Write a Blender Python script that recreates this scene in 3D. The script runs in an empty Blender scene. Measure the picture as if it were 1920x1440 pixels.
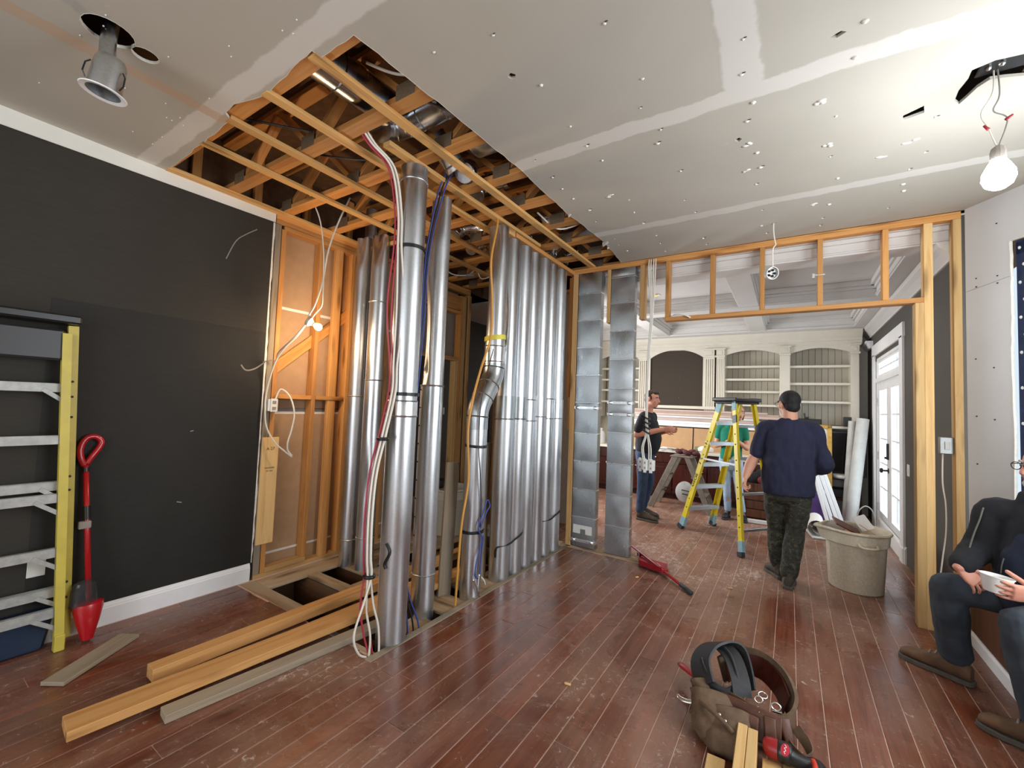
import bpy, bmesh, math, random
from mathutils import Vector as V, Matrix, noise
from mathutils.geometry import tessellate_polygon

rnd = random.Random(11)
S = bpy.context.scene
C = S.collection
PI = math.pi

# ------------------------------------------------------------ camera, world, light, exposure
cam_data = bpy.data.cameras.new('camera')
cam_data.sensor_width = 36.0
cam_data.lens = 36.0 * 799.88 / 1920.0
cam_data.clip_start = 0.05
cam = bpy.data.objects.new('camera', cam_data)
C.objects.link(cam)


def camera_matrix(yaw, pitch, roll, loc):
    f = V((math.sin(yaw) * math.cos(pitch), math.cos(yaw) * math.cos(pitch), math.sin(pitch)))
    r = f.cross(V((0, 0, 1))).normalized()
    u = r.cross(f)
    c, s = math.cos(roll), math.sin(roll)
    r, u = c * r + s * u, -s * r + c * u
    m = Matrix((r, u, -f)).transposed().to_4x4()
    m.translation = loc
    return m


cam.matrix_world = camera_matrix(-0.57782, 0.05016, 0.03869, V((0, 0, 1.5)))
S.camera = cam

S.view_settings.view_transform = 'Standard'
S.view_settings.look = 'None'
S.view_settings.gamma = 1.0
S.view_settings.use_curve_mapping = False
S.view_settings.exposure = 0.5
S.cycles.max_bounces = 8
S.cycles.diffuse_bounces = 5
S.cycles.glossy_bounces = 4
S.cycles.transparent_max_bounces = 8
S.cycles.sample_clamp_indirect = 6.0
S.cycles.caustics_reflective = False
S.cycles.caustics_refractive = False
S.cycles.use_denoising = True

world = bpy.data.worlds.new('overcast_sky')
S.world = world
world.use_nodes = True
bg = world.node_tree.nodes['Background']
bg.inputs[0].default_value = (0.74, 0.87, 1.0, 1)
bg.inputs[1].default_value = 0.7


def area_light(name, loc, aim, sx, sy, power, col):
    d = bpy.data.lights.new(name, 'AREA')
    d.shape = 'RECTANGLE'
    d.size, d.size_y = sx, sy
    d.energy = power
    d.color = col
    o = bpy.data.objects.new(name, d)
    C.objects.link(o)
    o.location = loc
    o.rotation_euler = (V(aim) - V(loc)).to_track_quat('-Z', 'Y').to_euler()
    return o


# daylight standing in the window openings of the room (rear wall, bay, back room doors)
area_light('daylight_rear_window', (-0.9, -2.62, 1.55), (-0.9, 4, 1.55), 3.2, 2.1, 66, (0.93, 0.97, 1.0))
area_light('daylight_bay_window', (2.35, 2.1, 1.75), (-2, 2.1, 1.5), 2.2, 1.9, 95, (0.93, 0.97, 1.0))
area_light('daylight_bay_side_window', (1.85, 3.9, 1.75), (0.2, 2.9, 1.4), 0.9, 1.8, 16, (0.9, 0.96, 1.0))
area_light('daylight_back_door', (1.45, 7.05, 1.25), (-2, 7.05, 1.1), 1.5, 2.1, 42, (0.86, 0.94, 1.0))
area_light('back_room_side_fill', (-3.32, 6.2, 1.7), (0, 6.2, 1.5), 1.6, 1.6, 75, (0.95, 0.97, 1.0))  # added fill in place of unseen room lamps; no window known there


# ------------------------------------------------------------ material helpers
def new_mat(name):
    m = bpy.data.materials.new(name)
    m.use_nodes = True
    nt = m.node_tree
    return m, nt, nt.nodes['Principled BSDF']


def N(nt, t, ins=None, **props):
    n = nt.nodes.new('ShaderNode' + t)
    for k, v in props.items():
        setattr(n, k, v)
    for k, v in (ins or {}).items():
        if isinstance(v, bpy.types.NodeSocket):
            nt.links.new(v, n.inputs[k])
        else:
            n.inputs[k].default_value = v
    return n


def L(nt, a, b):
    nt.links.new(a, b)


def c4(c):
    return (c[0], c[1], c[2], 1.0)


def srgb(r, g, b):
    def f(x):
        x /= 255.0
        return x / 12.92 if x <= 0.04045 else ((x + 0.055) / 1.055) ** 2.4
    return (f(r), f(g), f(b))


def math_n(nt, op, a, b=0.0, c=0.0):
    n = nt.nodes.new('ShaderNodeMath')
    n.operation = op
    for i, v in enumerate((a, b, c)):
        if isinstance(v, bpy.types.NodeSocket):
            nt.links.new(v, n.inputs[i])
        else:
            n.inputs[i].default_value = v
    return n.outputs[0]


def mix(nt, fac, a, b, blend='MIX'):
    n = nt.nodes.new('ShaderNodeMix')
    n.data_type = 'RGBA'
    n.blend_type = blend
    for i, v in ((0, fac), (6, a), (7, b)):
        if isinstance(v, bpy.types.NodeSocket):
            nt.links.new(v, n.inputs[i])
        else:
            n.inputs[i].default_value = v if i == 0 else c4(v)
    return n.outputs[2]


def ramp(nt, fac, stops):
    n = nt.nodes.new('ShaderNodeValToRGB')
    e = n.color_ramp.elements
    while len(e) < len(stops):
        e.new(0.5)
    for k, (p, col) in enumerate(stops):
        e[k].position = p
        e[k].color = c4(col)
    nt.links.new(fac, n.inputs[0])
    return n.outputs[0]


def smooth(nt, v, lo, hi, a=0.0, b=1.0):
    n = nt.nodes.new('ShaderNodeMapRange')
    n.interpolation_type = 'SMOOTHSTEP'
    nt.links.new(v, n.inputs[0])
    for i, x in ((1, lo), (2, hi), (3, a), (4, b)):
        n.inputs[i].default_value = x
    return n.outputs[0]


def tex(nt, vec, scale, detail=3.0, rough=0.55, dist=0.0):
    n = N(nt, 'TexNoise', {'Vector': vec, 'Scale': scale, 'Detail': detail, 'Roughness': rough, 'Distortion': dist})
    return n.outputs['Fac']


def scaled(nt, vec, sx, sy, sz):
    return N(nt, 'Mapping', {'Vector': vec, 'Scale': (sx, sy, sz)}).outputs[0]


def obj_vec(nt, jitter=True):
    tc = N(nt, 'TexCoord').outputs['Object']
    if not jitter:
        return tc
    r = N(nt, 'ObjectInfo').outputs['Random']
    cmb = N(nt, 'CombineXYZ', {0: math_n(nt, 'MULTIPLY', r, 37.0), 1: math_n(nt, 'MULTIPLY', r, 91.0), 2: math_n(nt, 'MULTIPLY', r, 53.0)})
    return N(nt, 'VectorMath', {0: tc, 1: cmb.outputs[0]}, operation='ADD').outputs[0]


def bump(nt, bsdf, h, strength, dist=0.01):
    b = N(nt, 'Bump', {'Height': h, 'Strength': strength, 'Distance': dist})
    L(nt, b.outputs[0], bsdf.inputs['Normal'])


def plain(name, col, rough=0.6, metal=0.0, var=0.0, scale=30.0, bmp=0.0, spec=0.5, coat=0.0):
    m, nt, b = new_mat(name)
    b.inputs['Roughness'].default_value = rough
    b.inputs['Metallic'].default_value = metal
    b.inputs['Specular IOR Level'].default_value = spec
    b.inputs['Coat Weight'].default_value = coat
    v = obj_vec(nt)
    n = tex(nt, v, scale, 4.0)
    if var:
        lo = tuple(x * (1 - var) for x in col)
        hi = tuple(min(1, x * (1 + var)) for x in col)
        L(nt, ramp(nt, n, [(0.3, lo), (0.7, hi)]), b.inputs['Base Color'])
    else:
        b.inputs['Base Color'].default_value = c4(col)
    if bmp:
        bump(nt, b, n, bmp)
    return m


def wood(name, light, dark, rough=0.6, knot=None, var=0.16, dirt=None):
    """grain runs along the object's own z axis"""
    m, nt, b = new_mat(name)
    v = obj_vec(nt)
    g = tex(nt, scaled(nt, v, 16, 16, 0.9), 1.0, 4.0, 0.6, 1.3)
    fine = tex(nt, scaled(nt, v, 170, 170, 5), 1.0, 2.0)
    col = ramp(nt, g, [(0.25, dark), (0.52, light), (0.8, tuple(x * 0.86 for x in light))])
    col = mix(nt, math_n(nt, 'MULTIPLY', fine, 0.28), col, dark)
    vor = N(nt, 'TexVoronoi', {'Vector': scaled(nt, v, 9, 9, 1.7), 'Scale': 1.0}).outputs['Distance']
    k = smooth(nt, vor, 0.06, 0.28, 1.0, 0.0)
    col = mix(nt, math_n(nt, 'MULTIPLY', k, 0.75), col, knot or tuple(x * 0.4 for x in dark))
    if dirt:
        d = smooth(nt, tex(nt, scaled(nt, v, 5, 5, 1.2), 1.0, 5.0), 0.45, 0.7)
        col = mix(nt, math_n(nt, 'MULTIPLY', d, 0.6), col, dirt)
    r = N(nt, 'ObjectInfo').outputs['Random']
    hsv = N(nt, 'HueSaturation', {'Color': col, 'Value': smooth(nt, r, 0, 1, 1 - var, 1 + var)})
    L(nt, hsv.outputs[0], b.inputs['Base Color'])
    b.inputs['Roughness'].default_value = rough
    b.inputs['Specular IOR Level'].default_value = 0.3
    bump(nt, b, g, 0.12, 0.004)
    return m


def galvanized(name, base=(0.60, 0.62, 0.64), r0=0.25, r1=0.42, dent=0.03, stretch=0.35):
    m, nt, b = new_mat(name)
    v = obj_vec(nt)
    n = tex(nt, scaled(nt, v, 5, 5, 5 * stretch), 1.0, 1.0)
    s = tex(nt, scaled(nt, v, 60, 60, 1.5), 1.0, 2.0)
    sp = N(nt, 'TexVoronoi', {'Vector': v, 'Scale': 120.0}).outputs['Color']
    col = mix(nt, 0.10, base, sp, 'OVERLAY')
    col = mix(nt, smooth(nt, n, 0.5, 0.8, 0.0, 0.2), col, (0.55, 0.55, 0.54))
    L(nt, col, b.inputs['Base Color'])
    b.inputs['Metallic'].default_value = 1.0
    rr = math_n(nt, 'ADD', smooth(nt, n, 0.3, 0.75, r0, r1), math_n(nt, 'MULTIPLY', s, 0.06))
    L(nt, rr, b.inputs['Roughness'])
    h = tex(nt, scaled(nt, v, 3.0, 3.0, 1.2), 1.0, 0.0)
    bump(nt, b, h, dent, 0.02)
    return m


def emit(name, col, strength):
    m, nt, b = new_mat(name)
    b.inputs['Emission Color'].default_value = c4(col)
    b.inputs['Emission Strength'].default_value = strength
    b.inputs['Base Color'].default_value = c4(col)
    return m


# ------------------------------------------------------------ geometry helpers
def world_of(o):
    m = o.matrix_basis.copy()
    return world_of(o.parent) @ o.matrix_parent_inverse @ m if o.parent else m


def par(o, p):
    if p is not None:
        o.parent = p
        o.matrix_parent_inverse = world_of(p).inverted()
    return o


def tag(o, label=None, cat=None, group=None, kind=None):
    for k, v in (('label', label), ('category', cat), ('group', group), ('kind', kind)):
        if v:
            o[k] = v
    return o


def root(name, loc, label=None, cat=None, group=None, kind=None, rotz=0.0):
    o = bpy.data.objects.new(name, None)
    o.empty_display_size = 0.05
    C.objects.link(o)
    o.location = loc
    o.rotation_euler = (0, 0, rotz)
    return tag(o, label, cat, group, kind)


class MB:
    """collects geometry (world coordinates unless said otherwise) for one mesh object"""

    def __init__(self):
        self.v, self.f, self.mi, self.cur = [], [], [], 0

    def add(self, vs, fs):
        k = len(self.v)
        self.v += [V(p) for p in vs]
        self.f += [tuple(i + k for i in f) for f in fs]
        self.mi += [self.cur] * len(fs)
        return self

    def box(self, x0, x1, y0, y1, z0, z1):
        return self.add([(x, y, z) for z in (z0, z1) for y in (y0, y1) for x in (x0, x1)],
                        [(0, 2, 3, 1), (4, 5, 7, 6), (0, 1, 5, 4), (2, 6, 7, 3), (0, 4, 6, 2), (1, 3, 7, 5)])

    def obox(self, c, s, m):
        c = V(c)
        m = m.to_3x3() if hasattr(m, 'to_3x3') else m
        vs = [c + m @ V((x * s[0] / 2, y * s[1] / 2, z * s[2] / 2)) for z in (-1, 1) for y in (-1, 1) for x in (-1, 1)]
        return self.add(vs, [(0, 2, 3, 1), (4, 5, 7, 6), (0, 1, 5, 4), (2, 6, 7, 3), (0, 4, 6, 2), (1, 3, 7, 5)])

    def beam(self, p0, p1, w, t, wdir=(0, 0, 1)):
        p0, p1 = V(p0), V(p1)
        z = (p1 - p0).normalized()
        x = V(wdir)
        x = (x - z * x.dot(z)).normalized()
        y = z.cross(x)
        m = Matrix((x, y, z)).transposed()
        return self.obox((p0 + p1) / 2, (w, t, (p1 - p0).length), m)

    def loft(self, rings, cap=True, closed=True):
        n = len(rings[0])
        vs = [p for r in rings for p in r]
        fs = []
        for i in range(len(rings) - 1):
            for j in range(n if closed else n - 1):
                a, b = i * n + j, i * n + (j + 1) % n
                fs.append((a, b, b + n, a + n))
        if cap and closed:
            fs.append(tuple(range(n - 1, -1, -1)))
            fs.append(tuple((len(rings) - 1) * n + j for j in range(n)))
        return self.add(vs, fs)

    def tube(self, pts, r, n=8, cap=True, flat=1.0, side=None):
        """sweep along pts; r a number or list; flat squashes the section across 'side'"""
        pts = [V(p) for p in pts]
        rs = r if isinstance(r, (list, tuple)) else [r] * len(pts)
        rings = []
        x = None
        for i, p in enumerate(pts):
            a, b = pts[max(0, i - 1)], pts[min(len(pts) - 1, i + 1)]
            t = (b - a)
            t = t.normalized() if t.length > 1e-9 else V((0, 0, 1))
            if x is None:
                s = V(side) if side else (V((1, 0, 0)) if abs(t.x) < 0.8 else V((0, 1, 0)))
                x = (s - t * s.dot(t)).normalized()
            else:
                x = (x - t * x.dot(t)).normalized()
            y = t.cross(x)
            rings.append([p + x * (rs[i] * math.cos(2 * PI * j / n)) + y * (rs[i] * flat * math.sin(2 * PI * j / n)) for j in range(n)])
        return self.loft(rings, cap)

    def cyl(self, p0, p1, r0, r1=None, n=16, cap=True):
        return self.tube([p0, p1], [r0, r0 if r1 is None else r1], n, cap)

    def lathe(self, prof, c=(0, 0, 0), n=24, m=None, cap=True):
        c = V(c)
        m = m or Matrix.Identity(3)
        rings = [[c + m @ V((r * math.cos(2 * PI * j / n), r * math.sin(2 * PI * j / n), z)) for j in range(n)] for r, z in prof]
        return self.loft(rings, cap)

    def ball(self, c, r, n=12, k=8, m=None):
        sx, sy, sz = (r, r, r) if isinstance(r, (int, float)) else r
        c = V(c)
        m = m or Matrix.Identity(3)
        rings = []
        for i in range(k + 1):
            a = -PI / 2 + PI * min(max(i / k, 0.02), 0.98)
            rings.append([c + m @ V((sx * math.cos(a) * math.cos(2 * PI * j / n), sy * math.cos(a) * math.sin(2 * PI * j / n), sz * math.sin(a))) for j in range(n)])
        return self.loft(rings, True)

    def prism(self, poly, o, x, y, h):
        """polygon (2d, counter-clockwise) in the plane o + a*x + b*y, thickened along x cross y by h"""
        o, x, y = V(o), V(x).normalized(), V(y).normalized()
        nrm = x.cross(y)
        lo = [o + x * a + y * b for a, b in poly]
        hi = [p + nrm * h for p in lo]
        n = len(poly)
        tri = tessellate_polygon([[V((a, b, 0)) for a, b in poly]])
        fs = [tuple(t) for t in tri] + [tuple(i + n for i in t) for t in tri]
        fs += [(i, (i + 1) % n, (i + 1) % n + n, i + n) for i in range(n)]
        return self.add(lo + hi, fs)

    def slab(self, loops, z0, z1, o=(0, 0, 0), x=(1, 0, 0), y=(0, 1, 0)):
        """flat plate with holes: loops[0] outer, the others holes, in the o,x,y plane"""
        o, x, y = V(o), V(x).normalized(), V(y).normalized()
        nrm = x.cross(y)
        flat = [p for lp in loops for p in lp]
        n = len(flat)
        lo = [o + x * a + y * b + nrm * z0 for a, b in flat]
        hi = [p + nrm * (z1 - z0) for p in lo]
        tri = tessellate_polygon([[V((a, b, 0)) for a, b in lp] for lp in loops])
        fs = [tuple(t) for t in tri] + [tuple(i + n for i in t) for t in tri]
        k = 0
        for lp in loops:
            m = len(lp)
            fs += [(k + i, k + (i + 1) % m, k + (i + 1) % m + n, k + i + n) for i in range(m)]
            k += m
        return self.add(lo + hi, fs)

    def build(self, name, mats, parent=None, smooth=False, bevel=0.0, origin=None, seg=1, normals=True):
        me = bpy.data.meshes.new(name)
        if origin is None:
            xs = [p.x for p in self.v]
            ys = [p.y for p in self.v]
            zs = [p.z for p in self.v]
            origin = V(((min(xs) + max(xs)) / 2, (min(ys) + max(ys)) / 2, min(zs)))
        origin = V(origin)
        me.from_pydata([p - origin for p in self.v], [], self.f)
        if not isinstance(mats, (list, tuple)):
            mats = [mats]
        for m in mats:
            me.materials.append(m)
        for p, i in zip(me.polygons, self.mi):
            p.material_index = i
        bm = bmesh.new()
        bm.from_mesh(me)
        if normals:
            bmesh.ops.recalc_face_normals(bm, faces=bm.faces)
        if bevel:
            es = [e for e in bm.edges if len(e.link_faces) == 2 and e.calc_face_angle(0) > 0.6]
            bmesh.ops.bevel(bm, geom=es, offset=bevel, offset_type='OFFSET', segments=seg, profile=0.5, affect='EDGES', clamp_overlap=True)
        bm.to_mesh(me)
        bm.free()
        if smooth:
            me.polygons.foreach_set('use_smooth', [True] * len(me.polygons))
            if smooth is not True:
                me.set_sharp_from_angle(angle=smooth)
        o = bpy.data.objects.new(name, me)
        C.objects.link(o)
        o.location = origin
        return par(o, parent)


_lum = {}


def lumber(name, p0, p1, w, t, wdir, m, parent=None, bevel=0.0025):
    """a piece of timber p0 -> p1; w is the size along wdir, t across; grain along its length"""
    p0, p1 = V(p0), V(p1)
    z = (p1 - p0).normalized()
    x = V(wdir)
    x = (x - z * x.dot(z)).normalized()
    y = z.cross(x)
    ln = (p1 - p0).length
    key = (round(w, 4), round(t, 4), round(ln, 3), m.name)
    if key not in _lum:
        mb = MB()
        mb.box(-w / 2, w / 2, -t / 2, t / 2, -ln / 2, ln / 2)
        o = mb.build(name, m, None, bevel=bevel, origin=(0, 0, 0))
        _lum[key] = o.data
    else:
        o = bpy.data.objects.new(name, _lum[key])
        C.objects.link(o)
    mm = Matrix((x, y, z)).transposed().to_4x4()
    mm.translation = (p0 + p1) / 2
    o.matrix_world = mm
    o.matrix_basis = mm
    return par(o, parent)


def spline(pts, k=6):
    """Catmull-Rom through pts"""
    pts = [V(p) for p in pts]
    out = []
    for i in range(len(pts) - 1):
        p0, p1, p2, p3 = pts[max(0, i - 1)], pts[i], pts[i + 1], pts[min(len(pts) - 1, i + 2)]
        for j in range(k):
            t = j / k
            out.append(0.5 * ((2 * p1) + (p2 - p0) * t + (2 * p0 - 5 * p1 + 4 * p2 - p3) * t * t + (3 * p1 - p0 - 3 * p2 + p3) * t ** 3))
    out.append(pts[-1])
    return out


def cable(name, pts, r, m, parent=None, k=6, n=6):
    return MB().tube(spline(pts, k), r, n).build(name, m, parent, smooth=True)


def frange(a, b, s):
    out = []
    while a < b - 1e-9:
        out.append(a)
        a += s
    return out


def rz(a):
    return Matrix.Rotation(a, 3, 'Z')


# ------------------------------------------------------------ materials
M = {}
M['orange_wood'] = wood('aged_orange_pine', srgb(205, 150, 88), srgb(168, 108, 54), 0.55)
M['pale_wood'] = wood('fresh_pine', srgb(222, 186, 128), srgb(190, 146, 90), 0.6)
M['pile_wood'] = wood('floor_pile_pine', srgb(208, 158, 100), srgb(172, 116, 62), 0.55)
M['furring'] = wood('furring_pine', srgb(214, 170, 108), srgb(176, 126, 70), 0.6)
M['amber_wood'] = wood('amber_fir', srgb(206, 148, 84), srgb(168, 108, 54), 0.5)
M['stud_wood'] = wood('stud_pine', srgb(206, 166, 112), srgb(170, 122, 72), 0.6)
M['joist_wood'] = wood('dusty_floor_joist', srgb(122, 82, 50), srgb(84, 52, 30), 0.8, dirt=srgb(110, 92, 74))
M['grey_wood'] = wood('weathered_board', srgb(168, 152, 130), srgb(120, 104, 86), 0.8, dirt=srgb(150, 140, 126))
M['dusty_ply'] = wood('dusty_subfloor', srgb(176, 152, 122), srgb(138, 112, 84), 0.85, dirt=srgb(184, 172, 152))
M['mahogany'] = wood('dark_mahogany', srgb(70, 30, 22), srgb(38, 15, 12), 0.3)
M['bench_wood'] = wood('brown_bench_wood', srgb(104, 62, 40), srgb(66, 36, 24), 0.5)
M['kraft'] = plain('kraft_board_back', srgb(176, 144, 112), 0.9, var=0.06, scale=14)
M['grey_board'] = plain('grey_gypsum_back', srgb(150, 142, 134), 0.9, var=0.05, scale=14)
M['galv'] = galvanized('galvanized_round')
M['galv_flat'] = galvanized('galvanized_flat', (0.42, 0.44, 0.45), 0.24, 0.36, 0.10, 1.0)
M['galv_dark'] = galvanized('galvanized_old', (0.5, 0.52, 0.54), 0.16, 0.34, 0.15)
M['foil'] = galvanized('foil_tape', (0.82, 0.83, 0.84), 0.14, 0.32, 0.5, 1.0)
M['black_plastic'] = plain('black_plastic', (0.012, 0.012, 0.013), 0.35)
M['black_tie'] = plain('black_tie', (0.01, 0.01, 0.011), 0.45)
M['white_cable'] = plain('white_cable_sheath', srgb(226, 222, 210), 0.5)
M['red_cable'] = plain('red_cable_sheath', srgb(176, 58, 78), 0.5)
M['blue_cable'] = plain('blue_cable_sheath', srgb(52, 72, 150), 0.5)
M['grey_cable'] = plain('grey_cable_sheath', srgb(140, 138, 132), 0.5)
M['orange_cable'] = plain('orange_cable_sheath', srgb(208, 150, 70), 0.5)
M['yellow_tape'] = plain('yellow_tape', srgb(220, 206, 70), 0.5)
M['white_paint'] = plain('white_trim_paint', srgb(238, 239, 240), 0.45, var=0.03, scale=8)
M['cream_paint'] = plain('cream_cabinet_paint', srgb(214, 208, 194), 0.5, var=0.03, scale=6)
M['bead_paint'] = plain('cream_beadboard_paint', srgb(200, 193, 178), 0.55, var=0.03, scale=6)
M['charcoal_back'] = plain('charcoal_back_wall', srgb(74, 70, 66), 0.8, var=0.06)
M['brown_panel'] = plain('dark_brown_panel', srgb(58, 48, 38), 0.8, var=0.05)
M['cardboard'] = plain('tan_cardboard', srgb(186, 148, 108), 0.85, var=0.06, scale=10)
M['white_plastic'] = plain('white_plastic', srgb(226, 226, 222), 0.4)
M['pink_trim'] = plain('primed_trim', srgb(198, 176, 164), 0.6, var=0.1, scale=3)
M['osb'] = plain('dark_sheathing', srgb(96, 70, 46), 0.9, var=0.25, scale=18)
M['ladder_yellow'] = plain('yellow_fibreglass', srgb(200, 182, 76), 0.45, var=0.10, scale=9)
M['ladder_bright'] = plain('bright_yellow_fibreglass', srgb(228, 206, 44), 0.42, var=0.08, scale=9)
M['bright_rib'] = galvanized('bright_folded_rib', (0.82, 0.84, 0.85), 0.2, 0.3, 0.02)
M['aluminium'] = galvanized('brushed_aluminium', (0.40, 0.41, 0.42), 0.32, 0.5, 0.08)
M['blue_paint'] = plain('pale_blue_paint', srgb(140, 178, 190), 0.6, var=0.15, scale=22)
M['red_plastic'] = plain('red_plastic', srgb(176, 20, 30), 0.3, coat=0.3)
M['red_metal'] = plain('red_painted_metal', srgb(150, 24, 36), 0.4, var=0.15)
M['gold'] = plain('gilt_frame', srgb(190, 150, 74), 0.4, 0.5, var=0.2)
M['dark_void'] = plain('dark_gloss_screen', (0.006, 0.006, 0.008), 0.12)
M['paper'] = plain('white_paper', srgb(228, 226, 222), 0.8, var=0.03)
M['felt_roll'] = plain('grey_white_roll', srgb(196, 196, 192), 0.85, var=0.10, scale=10)
M['tan_canvas'] = plain('worn_suede', srgb(98, 77, 58), 0.85, var=0.25, scale=26, bmp=0.3)
M['brown_leather'] = plain('brown_leather', srgb(86, 50, 33), 0.5, var=0.25, scale=18, bmp=0.2)
M['black_leather'] = plain('black_leather', srgb(44, 44, 47), 0.55, var=0.15, scale=40, bmp=0.15)
M['steel'] = plain('bright_steel', (0.8, 0.8, 0.78), 0.2, 1.0)
M['rubber'] = plain('black_rubber', (0.03, 0.03, 0.032), 0.7)
M['bin'] = plain('speckled_bin_plastic', srgb(206, 196, 174), 0.55, var=0.12, scale=60, bmp=0.05)
# ------------------------------------------------------------ shell materials
def floor_mat():
    m, nt, b = new_mat('red_brown_floor_boards')
    pos = N(nt, 'NewGeometry').outputs['Position']
    v = obj_vec(nt)
    g = tex(nt, scaled(nt, v, 38, 2.2, 10), 1.0, 4.0, 0.6, 0.8)
    col = ramp(nt, g, [(0.25, srgb(84, 42, 28)), (0.55, srgb(116, 62, 42)), (0.8, srgb(134, 76, 53))])
    r = N(nt, 'ObjectInfo').outputs['Random']
    hsv = N(nt, 'HueSaturation', {'Color': col, 'Value': smooth(nt, r, 0, 1, 0.82, 1.14), 'Saturation': smooth(nt, math_n(nt, 'FRACT', math_n(nt, 'MULTIPLY', r, 7.3)), 0, 1, 0.9, 1.05)})
    col = hsv.outputs[0]
    # pale scuffs and plaster dust, heavier towards the back room
    y = N(nt, 'SeparateXYZ', {0: pos}).outputs[1]
    film = tex(nt, scaled(nt, pos, 1.1, 0.9, 1), 1.6, 6.0, 0.65, 0.6)
    film2 = math_n(nt, 'ADD', film, smooth(nt, y, 2.8, 6.5, 0.02, 0.19))
    for cx_, cy_, rr_, amt in ((-0.95, 4.7, 0.9, 0.16), (-2.15, 1.55, 0.55, 0.14), (-3.0, 1.35, 0.6, 0.12), (-0.25, 4.6, 0.5, 0.12), (-1.9, 3.6, 0.8, 0.08)):
        dd = N(nt, 'VectorMath', {0: pos, 1: (cx_, cy_, 0.0)}, operation='DISTANCE').outputs['Value']
        film2 = math_n(nt, 'ADD', film2, smooth(nt, dd, 0.0, rr_, amt, 0.0))
    f1 = smooth(nt, film2, 0.34, 0.80, 0.0, 0.55)
    col = mix(nt, f1, col, srgb(150, 120, 100))
    spk = tex(nt, pos, 26, 6.0, 0.75, 1.0)
    f2 = smooth(nt, math_n(nt, 'ADD', spk, math_n(nt, 'MULTIPLY', film2, 0.35)), 0.775, 0.90, 0.0, 0.75)
    col = mix(nt, f2, col, srgb(196, 178, 168))
    sw = tex(nt, scaled(nt, pos, 9, 3.5, 1), 2.4, 6.0, 0.8, 2.5)
    f3 = smooth(nt, math_n(nt, 'ADD', sw, math_n(nt, 'MULTIPLY', film2, 0.25)), 0.72, 0.86, 0.0, 0.42)
    col = mix(nt, f3, col, srgb(188, 170, 162))
    L(nt, col, b.inputs['Base Color'])
    rr = math_n(nt, 'ADD', smooth(nt, film2, 0.35, 0.75, 0.17, 0.42), math_n(nt, 'MULTIPLY', f2, 0.3))
    L(nt, rr, b.inputs['Roughness'])
    bump(nt, b, g, 0.08, 0.003)
    return m


def ceiling_mat():
    m, nt, b = new_mat('patched_ceiling_board')
    pos = N(nt, 'NewGeometry').outputs['Position']
    sep = N(nt, 'SeparateXYZ', {0: pos})
    x, y = sep.outputs[0], sep.outputs[1]
    wob = math_n(nt, 'SUBTRACT', tex(nt, pos, 2.3, 6.0, 0.65), 0.5)
    wob2 = math_n(nt, 'SUBTRACT', tex(nt, pos, 9, 4.0, 0.6), 0.5)
    base = ramp(nt, tex(nt, pos, 0.9, 3.0), [(0.3, srgb(180, 175, 163)), (0.7, srgb(191, 187, 177))])
    fac = None

    def line(coord, c, w, other, lo, hi, amp):
        d = math_n(nt, 'ABSOLUTE', math_n(nt, 'ADD', math_n(nt, 'SUBTRACT', coord, c), math_n(nt, 'ADD', math_n(nt, 'MULTIPLY', wob, amp), math_n(nt, 'MULTIPLY', wob2, 0.03))))
        f = smooth(nt, d, w * 0.75, w, 1.0, 0.0)
        g = math_n(nt, 'MULTIPLY', math_n(nt, 'GREATER_THAN', other, lo), math_n(nt, 'LESS_THAN', other, hi))
        return math_n(nt, 'MULTIPLY', f, g)
    for args in ((y, 2.25, 0.065, x, -1.6, 9, 0.10), (y, 3.53, 0.055, x, -1.6, 9, 0.10), (x, -0.19, 0.085, y, 0, 2.25, 0.12), (y, 0.97, 0.06, x, -9, -1.2, 0.06)):
        f = line(*args)
        fac = f if fac is None else math_n(nt, 'MAXIMUM', fac, f)
    patch = smooth(nt, tex(nt, pos, 5.0, 5.0, 0.7), 0.68, 0.74, 0.0, 0.35)
    fac = math_n(nt, 'MAXIMUM', fac, patch)
    col = mix(nt, math_n(nt, 'MULTIPLY', fac, 0.7), base, srgb(222, 219, 213))
    fl = line(x, -2.69, 0.05, y, -9, 1.05, 0.05)
    col = mix(nt, math_n(nt, 'MULTIPLY', fl, 0.55), col, srgb(196, 160, 130))
    L(nt, col, b.inputs['Base Color'])
    b.inputs['Roughness'].default_value = 0.85
    h = math_n(nt, 'ADD', fac, math_n(nt, 'MULTIPLY', tex(nt, pos, 60, 3.0), 0.12))
    bump(nt, b, h, 0.2, 0.004)
    return m


def wall_mat(name, c0, c1, weave=False, rough=0.75):
    m, nt, b = new_mat(name)
    pos = N(nt, 'NewGeometry').outputs['Position']
    n = tex(nt, pos, 1.3, 5.0, 0.6)
    col = ramp(nt, n, [(0.3, c0), (0.7, c1)])
    if weave:
        w = tex(nt, scaled(nt, pos, 7, 7, 190), 1.0, 3.0, 0.6)
        col = mix(nt, smooth(nt, w, 0.3, 0.75, 0.0, 0.35), col, tuple(x * 0.55 for x in c0))
        sc = tex(nt, scaled(nt, pos, 8, 8, 18), 1.6, 6.0, 0.7, 1.5)
        col = mix(nt, smooth(nt, sc, 0.74, 0.8, 0.0, 0.25), col, srgb(120, 116, 110))
        bump(nt, b, w, 0.25, 0.002)
    L(nt, col, b.inputs['Base Color'])
    b.inputs['Roughness'].default_value = rough
    b.inputs['Specular IOR Level'].default_value = 0.35
    return m


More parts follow.
